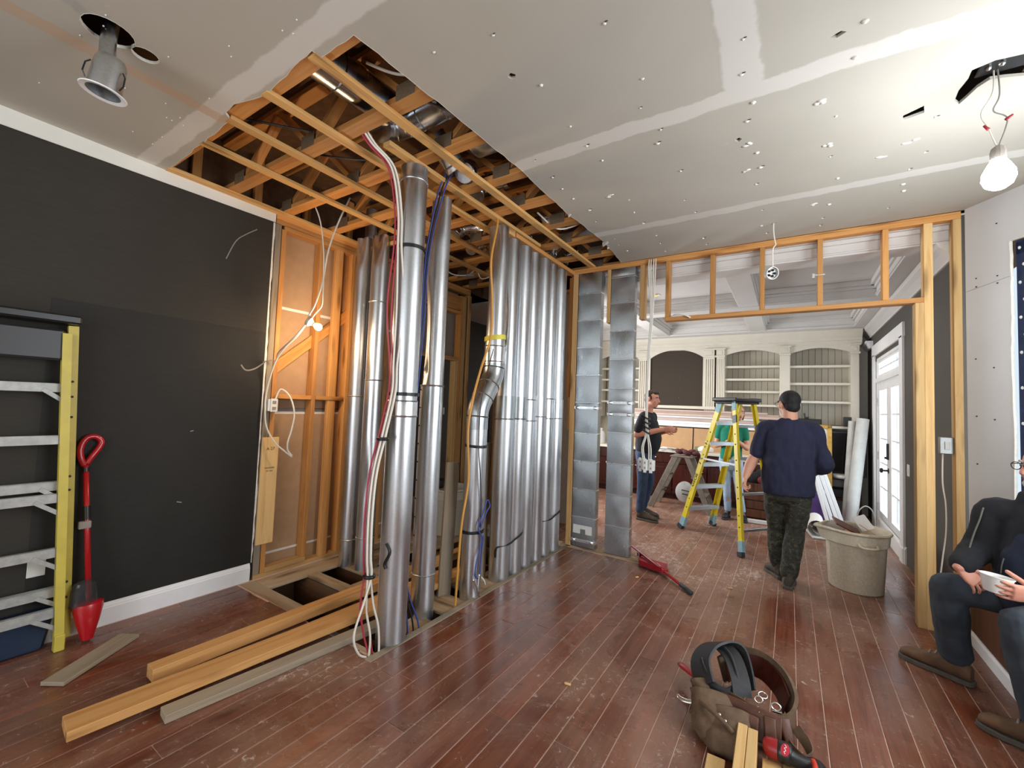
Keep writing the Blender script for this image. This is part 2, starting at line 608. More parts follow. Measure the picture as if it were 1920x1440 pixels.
M['floor'] = floor_mat()
M['groove'] = plain('dust_in_joints', srgb(206, 176, 160), 0.9, var=0.15, scale=12)
M['ceiling'] = ceiling_mat()
M['charcoal'] = wall_mat('charcoal_grasscloth', srgb(51, 48, 43), srgb(58, 54, 48), True)
M['charcoal_patch'] = wall_mat('charcoal_grasscloth_unfaded', srgb(37, 36, 34), srgb(42, 41, 38), True, 0.7)
M['bare_board'] = wall_mat('unpainted_board', srgb(226, 225, 216), srgb(236, 235, 228))
M['drywall'] = wall_mat('grey_white_drywall', srgb(204, 205, 205), srgb(214, 215, 215))
M['cut_gypsum'] = plain('cut_gypsum_edge', srgb(226, 222, 212), 0.9, var=0.08, scale=40)
M['back_grey'] = wall_mat('warm_charcoal_paint', srgb(80, 76, 72), srgb(88, 84, 79), False, 0.7)
M['back_ceiling'] = wall_mat('soft_white_ceiling_paint', srgb(206, 203, 200), srgb(214, 211, 207))
M['hidden_wall'] = wall_mat('light_grey_wall_paint', srgb(150, 146, 140), srgb(160, 156, 150))

ZC = 3.05          # ceiling height
XL = -3.67         # face of the dark wall
YF = 4.32          # face of the framed wall
OX0, OX1, OY0, OY1 = -3.66, -2.035, 1.75, 4.30   # opening in the floor below the ducts


def struct(mb, name, m, parent=None, **k):
    o = mb.build(name, m, parent, **k)
    if parent is None:
        o['kind'] = 'structure'
    return o


# ------------------------------------------------------------ floor: base slab, boards laid one by one
fb = MB()
for x0, x1, y0, y1 in ((-5.2, 2.3, -2.7, OY0), (-5.2, OX0, OY0, OY1), (OX1, 2.3, OY0, OY1), (-5.2, 2.3, OY1, 8.8)):
    fb.box(x0, x1, y0, y1, -0.10, -0.0025)
floor = struct(fb, 'floor', M['groove'], origin=(0, 0, -0.006))
BW = 0.1152
_board = {}
col_i = 0
x = -3.8
while x < 1.9:
    xc = 0.04 + BW * round((x - 0.04) / BW) + BW / 2
    y = rnd.uniform(-1.2, 0.2)
    while y < 8.62:
        ln = rnd.choice((1.3, 1.6, 1.9, 2.2, 2.5))
        spans = [(max(y, -0.1), min(y + ln, 8.62))]
        if xc < -1.05:                       # boards stop at the framed wall on this side
            spans = [s for a, b in spans for s in ((a, min(b, 4.29)), (max(a, 4.43), b))]
        if OX0 - 0.05 < xc < OX1 + 0.05:
            spans = [s for a, b in spans for s in ((a, min(b, OY0 - rnd.uniform(0, 0.02))), (max(a, 4.43), b))]
        if xc > 1.03:
            spans = []
        if xc < -3.62:
            spans = [s for a, b in spans for s in ((a, min(b, -0.1)), (max(a, 3.3), b))]
        for a, b in spans:
            if b - a < 0.03:
                continue
            w = BW - 0.004
            x0b, x1b = xc - w / 2, xc + w / 2
            if x0b < OX1 < x1b and a < OY1 and b > OY0:
                x0b = OX1
            mb = MB().box(x0b, x1b, a + 0.0015, b - 0.0015, -0.02, 0.0)
            o = mb.build('plank', M['floor'], floor, bevel=0.0015)
        y += ln
    x += BW

# space under the floor opening: dark joist bay
pit = MB()
pit.box(OX0 - 0.1, OX1 + 0.1, OY0 - 0.1, OY1 + 0.1, -0.62, -0.58)
pit.box(OX0 - 0.1, OX0, OY0, OY1, -0.58, -0.1)
pit.box(OX1, OX1 + 0.1, OY0, OY1, -0.58, -0.1)
pit.box(OX0, OX1, OY0 - 0.1, OY0, -0.58, -0.1)
pit.box(OX0, OX1, OY1, OY1 + 0.1, -0.58, -0.1)
struct(pit, 'floor_void', M['osb'])
sub = root('floor_rim', (-2.9, 2.5, -0.03), kind='structure')
Zs = -0.012


def subfloor(x0, x1, y0, y1, z=Zs, t=0.02):
    ax = (x0, (y0 + y1) / 2, z - t / 2), (x1, (y0 + y1) / 2, z - t / 2)
    w = y1 - y0
    if y1 - y0 > x1 - x0:
        ax = ((x0 + x1) / 2, y0, z - t / 2), ((x0 + x1) / 2, y1, z - t / 2)
        w = x1 - x0
        return lumber('plank', ax[0], ax[1], w, t, (1, 0, 0), M['dusty_ply'], sub)
    return lumber('plank', ax[0], ax[1], w, t, (0, 1, 0), M['dusty_ply'], sub)


subfloor(OX0, -2.90, OY0, 1.875)
subfloor(-2.52, -2.30, OY0, 1.80, -0.011)
subfloor(OX0, -3.44, 1.876, 2.66)
subfloor(-3.44, -2.86, 2.20, 2.30)
subfloor(-2.94, -2.84, 1.876, 2.199)
subfloor(-3.44, -3.0, 2.50, 2.70)
subfloor(-3.0, -2.84, 2.305, 2.56, -0.014)
subfloor(OX0, -3.2, 2.70, 3.35, -0.013)
subfloor(-2.30, -2.037, OY0, 1.80, -0.013)
subfloor(-2.22, -2.037, 2.06, 2.28, -0.013)
subfloor(-2.36, -2.037, 2.40, 2.66, -0.012)
subfloor(-2.40, -2.037, 2.80, 3.02, -0.013)
subfloor(-2.30, -2.037, 3.02, 4.28, -0.012)
lumber('floor_edge', (-2.028, 1.70, -0.001), (-2.028, 4.30, -0.001), 0.05, 0.012, (1, 0, 0), M['grey_wood'], sub)
for yj in (2.24, 2.62, 3.02, 3.42, 3.82):
    lumber('floor_joist', (OX0, yj, -0.17), (OX1, yj, -0.17), 0.235, 0.038, (0, 0, 1), M['joist_wood'], sub)
for xj in (-2.72, -2.42):
    for ya, yb in ((2.30, 2.60), (2.64, 3.0), (3.04, 3.40), (3.44, 3.80)):
        lumber('joist_block', (xj, ya, -0.13), (xj, yb, -0.13), 0.20, 0.038, (0, 0, 1), M['joist_wood'], sub)

# ------------------------------------------------------------ ceiling with the big cut-out and the small holes


def circle(cx, cy, r, n=20, a0=0.0):
    return [(cx + r * math.cos(a0 + 2 * PI * k / n), cy + r * math.sin(a0 + 2 * PI * k / n)) for k in range(n)]


def rough(pts, step, amp):
    out = []
    for (ax, ay), (bx, by) in zip(pts, pts[1:]):
        ln = math.hypot(bx - ax, by - ay)
        k = max(1, int(ln / step))
        for i in range(k):
            t = i / k
            j = rnd.uniform(-amp, amp) if i else 0.0
            nx, ny = -(by - ay) / ln, (bx - ax) / ln
            out.append((ax + (bx - ax) * t + nx * j, ay + (by - ay) * t + ny * j))
    out.append(pts[-1])
    return out


cut = rough([(-1.50, YF), (-1.47, 4.0), (-1.455, 3.67), (-1.50, 2.98), (-1.49, 2.29), (-1.525, 1.6), (-1.565, 1.06)], 0.06, 0.006)
cut += rough([(-1.565, 1.06), (-1.80, 1.06), (-1.80, 1.015), (-1.90, 1.02), (-2.05, 1.04), (-2.26, 1.055), (-2.36, 1.04), (-2.50, 1.005), (-2.62, 1.015), (-2.66, 1.06), (-2.68, 1.06)], 0.05, 0.004)[1:]
cut += rough([(-2.68, 1.06), (-3.10, 1.075), (-3.55, 1.09), (-3.66, 1.09)], 0.07, 0.006)[1:]
bay_end = (1.96, 2.96)
outer = [(-3.76, 1.09), (-3.76, -2.62), (1.10, -2.62), (1.10, -0.12), (1.98, 1.2), (1.98, 2.96), (1.08, YF)] + cut
can_hole = circle(-2.485, 0.50, 0.088)
can_hole2 = circle(-2.505, 0.632, 0.050)
box_hole = [(0.475, 2.815), (0.548, 2.77), (0.562, 2.838), (0.484, 2.862)]
torn = [(0.66, 2.80), (0.655, 2.72), (0.668, 2.64), (0.665, 2.585), (0.73, 2.56), (0.80, 2.57), (0.90, 2.58), (0.935, 2.63), (0.90, 2.70), (0.885, 2.745), (0.80, 2.71), (0.75, 2.695), (0.72, 2.735), (0.70, 2.80), (0.685, 2.84)]
hole_a = [(-1.125, 1.585), (-1.10, 1.572), (-1.085, 1.592), (-1.10, 1.612), (-1.118, 1.604)]
hole_b = [(-0.268, 2.622), (-0.245, 2.612), (-0.232, 2.632), (-0.25, 2.652), (-0.262, 2.64)]
hole_c = [(0.13, 2.075), (0.165, 2.06), (0.185, 2.075), (0.155, 2.092)]
box_small = [(-0.135, 3.955), (-0.095, 3.945), (-0.092, 3.958), (-0.132, 3.968)]
cb = MB().slab([outer, can_hole, can_hole2, box_hole, torn, hole_a, hole_b, hole_c, box_small], ZC, ZC + 0.014)
ceiling = struct(cb, 'ceiling', M['ceiling'], origin=(0, 0, ZC))
# pale rims of broken gypsum round the holes
rim = MB()
for lp in (can_hole, can_hole2, box_hole, cut):
    n = len(lp)
    rng = range(n - 1) if lp is cut else range(n)
    for i in rng:
        a, b = lp[i], lp[(i + 1) % n]
        rim.beam((a[0], a[1], ZC + 0.006), (b[0], b[1], ZC + 0.006), 0.0135, 0.002, (0, 0, 1))
rim.build('gypsum_edge', M['cut_gypsum'], ceiling)
# flaps of torn paper along the cut
for pts in (((-1.47, 3.70), (-1.40, 3.66), (-1.42, 3.74), (-1.49, 3.77)), ((-1.50, 3.02), (-1.47, 3.0), (-1.475, 3.04), (-1.505, 3.05)),
            ((-1.46, 3.80), (-1.45, 3.79), (-1.46, 3.86), (-1.475, 3.85))):
    mb = MB()
    mb.add([(x, y, ZC - 0.004 - 0.012 * (i % 2)) for i, (x, y) in enumerate(pts)] + [(x, y, ZC - 0.002 - 0.012 * (i % 2)) for i, (x, y) in enumerate(pts)],
           [(0, 1, 2, 3), (7, 6, 5, 4), (0, 1, 5, 4), (1, 2, 6, 5), (2, 3, 7, 6), (3, 0, 4, 7)])
    mb.build('torn_paper', M['paper'], ceiling)
# popped nails and small gouges: too small to pick apart
nails = MB()
nmat = plain('popped_nail_plaster', srgb(232, 230, 224), 0.8)
gmat = plain('dark_gouge', srgb(92, 80, 68), 0.9)
for xi in (-1.35, -1.02, -0.62, -0.19, 0.22, 0.62):
    for k in range(17):
        yy = 1.15 + 0.19 * k + rnd.uniform(-0.06, 0.06)
        xx = xi + rnd.uniform(-0.035, 0.035)
        if rnd.random() < 0.3 or abs(xx - 0.5) < 0.09 and 2.7 < yy < 2.9 or (xx > 0.6 and yy < 2.9):
            continue
        s = rnd.uniform(0.005, 0.011)
        nails.cur = 0
        nails.ball((xx, yy, ZC - 0.001), (s * rnd.uniform(0.8, 1.6), s, s * 0.8), 6, 4)
        if rnd.random() < 0.6:
            nails.cur = 1
            nails.ball((xx + s * 1.4, yy - s, ZC - 0.001), (s * 1.2, s * 0.6, 0.002), 6, 3)
for k in range(26):
    xx, yy = rnd.uniform(-3.4, -1.6), rnd.uniform(0.1, 1.0)
    nails.cur = 0
    nails.ball((xx, yy, ZC - 0.001), (0.005, 0.004, 0.003), 6, 3)
for cx_, cy_ in ((-0.2, 2.70), (-0.24, 3.0), (0.17, 2.93), (0.1, 2.5), (0.55, 3.1), (0.45, 3.2), (0.16, 3.72), (-1.1, 2.9)):
    nails.cur = 0
    for _ in range(3):
        nails.ball((cx_ + rnd.uniform(-.03, .03), cy_ + rnd.uniform(-.015, .015), ZC - 0.001), (rnd.uniform(.012, .03), rnd.uniform(.006, .014), .004), 8, 3)
no = nails.build('nail_heads', [nmat, gmat], ceiling, smooth=True)
no['kind'] = 'stuff'
# deck over the joists
struct(MB().box(-5.3, 2.4, -2.8, 8.9, 3.50, 3.53), 'floor_upper', M['osb'])

# ------------------------------------------------------------ dark wall with its bare strip, patch and baseboard
wl = struct(MB().box(XL - 0.013, XL, -2.62, 1.845, 0, ZC), 'wall_left', M['charcoal'], origin=(XL, 0, 0))
MB().prism([(-2.6, 2.935), (0.35, 2.945), (1.853, 2.975), (1.853, ZC), (-2.6, ZC)], (XL + 0.0025, 0, 0), (0, 1, 0), (0, 0, 1), 0.0025).build('bare_strip', M['bare_board'], wl)
MB().prism([(0.60, 0.14), (1.845, 0.14), (1.845, 2.03), (0.60, 2.035)], (XL + 0.0012, 0, 0), (0, 1, 0), (0, 0, 1), 0.0008).build('darker_patch', M['charcoal_patch'], wl)
ed = rough([(1.845, 0.14), (1.853, 0.6), (1.848, 1.2), (1.856, 1.8), (1.850, 2.4), (1.853, 2.97)], 0.05, 0.004)
MB().slab([[(1.838, 0.14), ] + ed + [(1.838, 2.97)]], 0, 0.0155, (XL - 0.0135, 0, 0), (0, 1, 0), (0, 0, 1)).build('gypsum_edge', M['cut_gypsum'], wl)
# scratches left by pulled cables
sc = MB()
for pts, r in (([(1.50, 2.55), (1.56, 2.71), (1.63, 2.79), (1.71, 2.86)], 0.004), ([(1.66, 1.74), (1.70, 1.70), (1.77, 1.72), (1.84, 1.78)], 0.006), ([(1.35, 1.22), (1.37, 1.225)], 0.004), ([(1.30, .72), (1.33, .71)], 0.004)):
    sc.tube(spline([(XL + 0.001, a, b) for a, b in pts], 5), r, 5)
sc.build('scratch', plain('plaster_scratch', srgb(150, 146, 140), 0.9), wl)
bp = [(0, 0), (0.016, 0), (0.016, 0.105), (0.012, 0.112), (0.012, 0.118), (0.007, 0.128), (0.005, 0.138), (0, 0.14)]
struct(MB().prism(bp, (XL, 1.83, 0.0), (1, 0, 0), (0, 0, 1), 3.9), 'baseboard_left', M['white_paint'])
out = root('wall_outlet', (XL, 0.30, 0.45), 'white plate low on the dark wall behind the leaning stepladder', 'outlet')
MB().box(XL, XL + 0.006, 0.60, 0.675, 0.40, 0.515).build('plate', M['white_plastic'], out, bevel=0.002)

# unseen walls that close the room, with the openings the daylight comes through
wr = MB()
wr.slab([[(-3.9, 0), (2.2, 0), (2.2, ZC), (-3.9, ZC)], [(-2.5, 0.5), (0.7, 0.5), (0.7, 2.6), (-2.5, 2.6)]], 0, 0.1, (0, -2.6, 0), (1, 0, 0), (0, 0, 1))
struct(wr, 'wall_rear', M['hidden_wall'])
struct(MB().box(1.06, 1.16, -2.6, -0.12, 0, ZC), 'wall_right', M['hidden_wall'])

# bay: angled wall carrying drywall over a timber base, window beside it
U = V((0.5547, -0.8321, 0))
NB = V((0.8321, 0.5547, 0))
B0 = V((1.06, YF - 0.01, 0))
wb = MB()
ej = rough([(0.272, 0.95), (0.278, 1.4), (0.27, 1.9), (0.276, 2.3), (0.272, 2.71)], 0.05, 0.003)
wb.slab([[(0, 0.78), (1.62, 0.78), (1.62, ZC), (0, ZC)], ej + [(1.45, 2.71), (1.45, 0.95)]], 0.0, 0.014, B0 + NB * 0.014, U, (0, 0, 1))
bay = struct(wb, 'wall_bay', M['drywall'], origin=B0)
mb = MB()
for a, b in zip(ej, ej[1:]):
    p, q = B0 + U * a[0] + V((0, 0, a[1])), B0 + U * b[0] + V((0, 0, b[1]))
    mb.beam(p + NB * 0.008, q + NB * 0.008, 0.02, 0.005, NB)
mb.beam(B0 + U * 0.27 + NB * 0.008 + V((0, 0, 2.712)), B0 + U * 1.45 + NB * 0.008 + V((0, 0, 2.712)), 0.02, 0.005, NB)
mb.build('gypsum_edge', M['cut_gypsum'], bay)
mb = MB()
mb.prism([(0, 0.44), (1.62, 0.44), (1.62, 0.785), (0, 0.785)], B0 + NB * 0.012, U, (0, 0, 1), -0.02)
mb.build('base_panel', M['bench_wood'], bay)
dots = MB()
for a, z in ((0.07, 2.52), (0.20, 2.5), (0.07, 2.46), (0.20, 2.45), (0.06, 1.95), (0.17, 1.88), (0.06, 1.55), (0.17, 1.53), (0.06, 1.22), (0.20, 2.86)):
    dots.ball(B0 + U * a + V((0, 0, z)) - NB * 0.0, (0.006, 0.006, 0.005), 6, 4)
dots.build('screw_heads', M['rubber'], bay)['kind'] = 'stuff'
MB().beam(B0 + U * 0.0 - NB * 0.0005 + V((0, 0, 2.44)), B0 + U * 0.27 - NB * 0.0005 + V((0, 0, 2.475)), 0.0025, 0.002, (0, 0, 1)).build('board_joint', M['grey_board'], bay)
mb = MB()
mb.slab([[(1.18, 0.0), (2.98, 0.0), (2.98, ZC), (1.18, ZC)], [(1.35, 0.9), (2.82, 0.9), (2.82, 2.7), (1.35, 2.7)]], 0, 0.1, (1.96, 0, 0), (0, 1, 0), (0, 0, 1))
mb.beam((1.02, -0.14, 1.525), (2.0, 1.24, 1.525), 3.05, 0.06, (0, 0, 1))
mb.build('panel', M['drywall'], bay)
# window in the angled wall: membrane-taped frame and glass
w1 = root('window_1', B0 + U * 0.85 + V((0, 0, 0.95)), kind='structure')
mem = plain('navy_flashing_membrane', srgb(28, 40, 74), 0.4, var=0.3, scale=30)
mb = MB()
mb.obox(B0 + U * 0.31 + NB * 0.05 + V((0, 0, 1.83)), (0.075, 0.012, 1.76), Matrix((U, NB, V((0, 0, 1)))).transposed())
mb.obox(B0 + U * 0.86 + NB * 0.05 + V((0, 0, 2.66)), (1.18, 0.012, 0.08), Matrix((U, NB, V((0, 0, 1)))).transposed())
mb.build('flashing', mem, w1)
mb = MB()
for k in range(15):
    mb.ball(B0 + U * (0.292 + 0.022 * (k % 2)) + NB * 0.042 + V((0, 0, 1.05 + k * 0.115)), (0.008, 0.008, 0.011), 8, 5)
mb.build('nail_caps', M['white_plastic'], w1)['kind'] = 'stuff'
mb = MB()
Mw = Matrix((U, NB, V((0, 0, 1)))).transposed()
for a, w in ((0.37, 0.06), (1.41, 0.08)):
    mb.obox(B0 + U * a + NB * 0.06 + V((0, 0, 1.83)), (w, 0.05, 1.76), Mw)
for z in (0.99, 2.60):
    mb.obox(B0 + U * 0.89 + NB * 0.06 + V((0, 0, z)), (1.0, 0.05, 0.07), Mw)
mb.build('sash', M['white_paint'], w1)
glass, gnt, gb = new_mat('clear_glass')
tr_ = N(gnt, 'BsdfTransparent', {'Color': (0.95, 0.98, 1.0, 1)})
go_ = N(gnt, 'BsdfGlossy', {'Roughness': 0.02})
mx_ = N(gnt, 'MixShader', {0: 0.07, 1: tr_.outputs[0], 2: go_.outputs[0]})
L(gnt, mx_.outputs[0], gnt.nodes['Material Output'].inputs['Surface'])
M['glass'] = glass
MB().obox(B0 + U * 0.89 + NB * 0.06 + V((0, 0, 1.8)), (1.0, 0.006, 1.6), Mw).build('pane', glass, w1)
# strip of wood stud showing between drywall and timber wall
struct(MB().box(-3.95, -3.90, -2.7, 1.9, -0.1, 3.5), 'wall_outer_left', M['hidden_wall'])
struct(MB().box(-5.3, 1.14, 8.8, 8.9, -0.1, 3.5).box(1.2, 1.3, 4.4, 8.9, 3.06, 3.5).box(-5.3, 2.4, -2.8, -2.72, 3.0, 3.5).box(2.1, 2.2, -2.7, 4.4, 3.06, 3.5), 'wall_outer', M['osb'])

# window seat under the bay
bench = root('window_seat', (1.4, 3.6, 0), 'dark brown timber window seat that the man with the bowl sits on', 'bench')
MB().prism([(1.02, 4.29), (1.02, 1.25), (1.95, 1.25), (1.95, 2.98), (1.075, 4.29)], (0, 0, 0.42), (1, 0, 0), (0, 1, 0), 0.04).build('seat', M['bench_wood'], bench)
MB().box(1.055, 1.075, 1.25, 4.30, 0.0, 0.42).build('front_panel', M['bench_wood'], bench)
struct(MB().prism([(0, 0), (0.014, 0), (0.014, 0.07), (0.006, 0.085), (0, 0.085)], (1.055, 1.3, 0), (-1, 0, 0), (0, 0, 1), 2.98), 'baseboard_right', M['white_paint'])
# ------------------------------------------------------------ framed wall between the rooms
D = 0.089
yc = YF + D / 2


def frame_root(name, loc):
    return root(name, loc, kind='structure')


wf = frame_root('wall_far', (-0.5, yc, 0))


def stud(x0, x1, z0, z1, m='orange_wood', p=None, y=yc, d=D, nm='stud'):
    return lumber(nm, ((x0 + x1) / 2, y, z0), ((x0 + x1) / 2, y, z1), x1 - x0, d, (1, 0, 0), M[m], p or wf)


lumber('top_plate', (-2.10, yc, 3.012), (1.045, yc, 3.012), 0.037, D, (0, 0, 1), M['orange_wood'], wf)
lumber('top_plate', (-2.10, yc, 3.039), (1.045, yc, 3.039), 0.017, D, (0, 0, 1), M['orange_wood'], wf)
lumber('header_plate', (-1.045, yc, 2.412), (0.842, yc, 2.412), 0.038, D, (0, 0, 1), M['orange_wood'], wf)
stud(-2.045, -1.985, 0.0, 2.993, 'stud_wood')
stud(-1.645, -1.607, 2.42, 2.993, 'stud_wood', nm='hanging_stud')
stud(-1.295, -1.245, 2.43, 2.993, 'stud_wood', nm='hanging_stud')
for xs in (-1.04, -0.635, -0.23, 0.19, 0.605):
    stud(xs, xs + 0.038, 2.431, 2.993, nm='cripple_stud')
stud(0.842, 0.893, 0.0, 2.993, 'pale_wood', nm='king_stud')
stud(0.792, 0.842, 0.0, 2.392, 'pale_wood', nm='jack_stud')
stud(1.000, 1.045, 0.0, 2.993, 'pale_wood')
lumber('sole_plate', (-2.10, yc, 0.004), (-1.08, yc, 0.004), 0.02, D, (0, 0, 1), M['dusty_ply'], wf)
# dark panel of the back room showing in the slot beside the last stud


# top plate of the duct wall, running back from the corner
wd = frame_root('wall_duct', (-2.09, 3.7, 0))
lumber('top_plate', (-2.075, 3.10, 3.01), (-2.075, YF, 3.01), 0.04, 0.085, (0, 0, 1), M['orange_wood'], wd)
lumber('spacer_block', (-2.075, 2.98, 3.02), (-2.075, 3.098, 3.02), 0.06, 0.06, (0, 0, 1), M['stud_wood'], wd)
stud(-2.115, -2.05, 1.62, 2.98, 'amber_wood', wd, y=4.40, d=0.06, nm='blocking_board')
stud(-2.115, -2.055, 1.25, 1.62, 'stud_wood', wd, y=4.43, d=0.05, nm='blocking_board')

# ------------------------------------------------------------ stud wall behind the ducts (left side of the chase)
wc = frame_root('wall_chase', (-3.71, 3.2, 0))
xc0 = -3.705


def cstud(y0, y1, z0, z1, m='amber_wood', d=D, x=xc0, nm='stud'):
    return lumber(nm, (x, (y0 + y1) / 2, z0), (x, (y0 + y1) / 2, z1), y1 - y0, d, (0, 1, 0), M[m], wc)


lumber('top_plate', (xc0, 1.86, 3.03), (xc0, 4.50, 3.03), 0.036, D, (0, 0, 1), M['orange_wood'], wc)
lumber('top_plate', (xc0, 1.86, 2.992), (xc0, 4.50, 2.992), 0.036, D, (0, 0, 1), M['orange_wood'], wc)
lumber('top_plate', (xc0 + 0.004, 1.93, 2.955), (xc0 + 0.004, 3.30, 2.955), 0.036, D, (0, 0, 1), M['orange_wood'], wc)
lumber('sole_plate', (xc0, 1.86, 0.012), (xc0, 3.45, 0.012), 0.036, D, (0, 0, 1), M['stud_wood'], wc)
lumber('sole_plate', (xc0 + 0.01, 1.95, 0.05), (xc0 + 0.01, 2.30, 0.05), 0.04, D, (0, 0, 1), M['stud_wood'], wc)
cstud(1.858, 1.905, 0.03, 2.97, 'grey_wood')
cstud(1.912, 1.952, 0.03, 2.94, 'amber_wood', x=xc0 - 0.004)
cstud(2.270, 2.310, 0.07, 2.94)
cstud(2.440, 2.520, 0.03, 2.94, 'orange_wood', 0.04, xc0 + 0.02)
cstud(2.615, 2.655, 0.03, 2.94)
cstud(2.98, 3.045, 0.03, 2.97, 'stud_wood')
cstud(3.06, 3.12, 0.03, 2.97)
cstud(3.30, 3.345, 0.03, 2.97, 'stud_wood')
cstud(3.56, 3.60, 0.03, 2.97)
cstud(4.24, 4.30, 0.0, 2.06, 'pale_wood')
cstud(4.305, 4.345, 0.0, 2.93)
cstud(4.35, 4.42, 0.0, 2.93, 'stud_wood')
cstud(4.46, 4.52, 0.0, 2.97, 'stud_wood')
for a, b, z in ((1.955, 2.268, 1.50), (2.312, 2.60, 1.50), (2.66, 2.975, 1.53), (3.125, 3.30, 1.53)):
    lumber('fire_block', (xc0 + 0.005, a, z), (xc0 + 0.005, b, z), 0.038, D, (0, 0, 1), M['amber_wood'], wc)
lumber('let_in_brace', (xc0 - 0.02, 1.93, 1.72), (xc0 - 0.02, 2.66, 2.36), 0.09, 0.02, (0, 1, -1), M['amber_wood'], wc)
# header and head of the doorway
lumber('header_beam', (xc0, 3.36, 2.82), (xc0, 4.30, 2.82), 0.19, D, (0, 0, 1), M['orange_wood'], wc)
lumber('header_plate', (xc0, 3.60, 2.70), (xc0, 4.30, 2.70), 0.036, D, (0, 0, 1), M['orange_wood'], wc)
lumber('header_plate', (xc0, 3.60, 2.085), (xc0, 4.30, 2.085), 0.036, D, (0, 0, 1), M['amber_wood'], wc)
lumber('door_head', (xc0 + 0.03, 3.60, 2.058), (xc0 + 0.03, 4.30, 2.058), 0.014, 0.06, (0, 0, 1), M['pale_wood'], wc)
cstud(3.93, 3.97, 2.10, 2.68)
# backs of the boards fixed to the far side of the studs
xb = -3.757
for y0, y1, z0, z1, mm in ((1.86, 3.58, 2.285, 2.97, 'kraft'), (1.86, 3.58, 1.40, 2.275, 'kraft'), (1.86, 3.58, 1.36, 1.395, 'grey_board'), (1.86, 3.58, 0.16, 1.352, 'kraft'), (1.86, 3.58, 0.0, 0.152, 'kraft'),
                           (3.58, 4.35, 2.10, 2.97, 'grey_board')):
    MB().box(xb - 0.012, xb, y0, y1, z0, z1).build('board_panel', M[mm], wc)
MB().box(xb - 0.001, xb + 0.002, 1.86, 3.58, 2.268, 2.292).build('joint_strip', M['paper'], wc)
MB().box(xb - 0.001, xb + 0.002, 1.86, 3.58, 1.347, 1.368).build('joint_strip', M['paper'], wc)
MB().box(xb - 0.001, xb + 0.002, 1.95, 3.58, 0.147, 0.166).build('joint_strip', M['paper'], wc)
# board nailed over the first studs, with stamped print
bo = lumber('nailed_board', (xc0 + 0.052, 1.925, 0.275), (xc0 + 0.052, 1.925, 1.155), 0.135, 0.018, (0, 1, 0), M['pale_wood'], None)
tag(bo, 'short pale board with grade stamps nailed upright at the cut edge of the dark wall', 'board')


def text_obj(name, body, size, m, mat_, parent=None, ext=0.0006, shear=0.0):
    c = bpy.data.curves.new(name, 'FONT')
    c.body = body
    c.size = size
    c.extrude = ext
    c.shear = shear
    c.align_x = 'CENTER'
    c.align_y = 'CENTER'
    c.resolution_u = 2
    t = bpy.data.objects.new(name, c)
    C.objects.link(t)
    bpy.context.view_layer.update()
    me = bpy.data.meshes.new_from_object(t.evaluated_get(bpy.context.evaluated_depsgraph_get()))
    bpy.data.objects.remove(t)
    bpy.data.curves.remove(c)
    me.name = name
    me.materials.clear()
    me.materials.append(mat_)
    o = bpy.data.objects.new(name, me)
    C.objects.link(o)
    o.matrix_world = m
    o.matrix_basis = m
    return par(o, parent)


ink = plain('dark_ink', srgb(52, 44, 36), 0.8)
mt = Matrix((V((0, 1, 0)), V((0, 0, 1)), V((1, 0, 0)))).transposed().to_4x4()
for body, z, s in (('A-27', 1.06, 0.034), ('WDWMM', 0.90, 0.018), ('SPF  No2', 0.875, 0.014)):
    m4 = mt.copy()
    m4.translation = (xc0 + 0.0615, 1.925, z)
    text_obj('stamp', body, s, m4, ink, bo)

# far end of the chase: tan board back and the dark room beyond the doorway
we = frame_root('wall_end', (-3.3, 5.1, 0))
MB().box(-3.64, -2.2, 5.10, 5.12, 0, 3.05).build('board_panel', M['grey_board'], we)
stud(-3.58, -3.54, 0, 3.0, 'amber_wood', we, y=5.05)
stud(-2.62, -2.58, 0, 3.0, 'amber_wood', we, y=5.05)
lumber('top_plate', (-3.7, 5.05, 3.03), (-2.2, 5.05, 3.03), 0.036, D, (0, 0, 1), M['orange_wood'], we)
struct(MB().box(-5.02, -5.0, 2.5, 8.7, 0, 3.5).box(-5.0, -3.81, 2.3, 2.5, 0, 3.5), 'wall_hall', M['back_grey'])
sw = root('light_switch', (-5.0, 5.55, 1.5), 'small white switch seen through the doorway behind the ducts', 'switch')
MB().box(-5.0, -4.993, 5.49, 5.56, 1.30, 1.42).build('plate', M['white_plastic'], sw, bevel=0.002)
MB().box(-4.994, -4.988, 5.515, 5.535, 1.335, 1.385).build('toggle', M['white_plastic'], sw)
so = root('wall_outlet', (-5.0, 4.75, 0.95), 'white square plate on the dark hall wall, seen between two round ducts', 'outlet')
MB().box(-5.0, -4.993, 4.63, 4.76, 0.93, 1.06).build('plate', M['white_plastic'], so, bevel=0.002)

# vent pipe standing at the chase corner
vp = root('vent_pipe', (-3.50, 4.78, 0), 'black drain vent pipe with a white upper length at the chase corner', 'pipe')
MB().cyl((-3.50, 4.78, 0), (-3.50, 4.78, 2.10), 0.034, n=14).build('pipe', M['black_plastic'], vp, smooth=0.7)
MB().cyl((-3.50, 4.78, 2.06), (-3.50, 4.78, 2.17), 0.042, n=14).build('coupling', M['grey_board'], vp, smooth=0.7)
MB().cyl((-3.50, 4.78, 2.15), (-3.50, 4.78, 2.62), 0.036, n=14).build('upper_pipe', M['white_plastic'], vp, smooth=0.7)
MB().cyl((-3.50, 4.78, 2.60), (-3.50, 4.78, 3.4), 0.034, n=14).build('top_pipe', M['black_plastic'], vp, smooth=0.7)

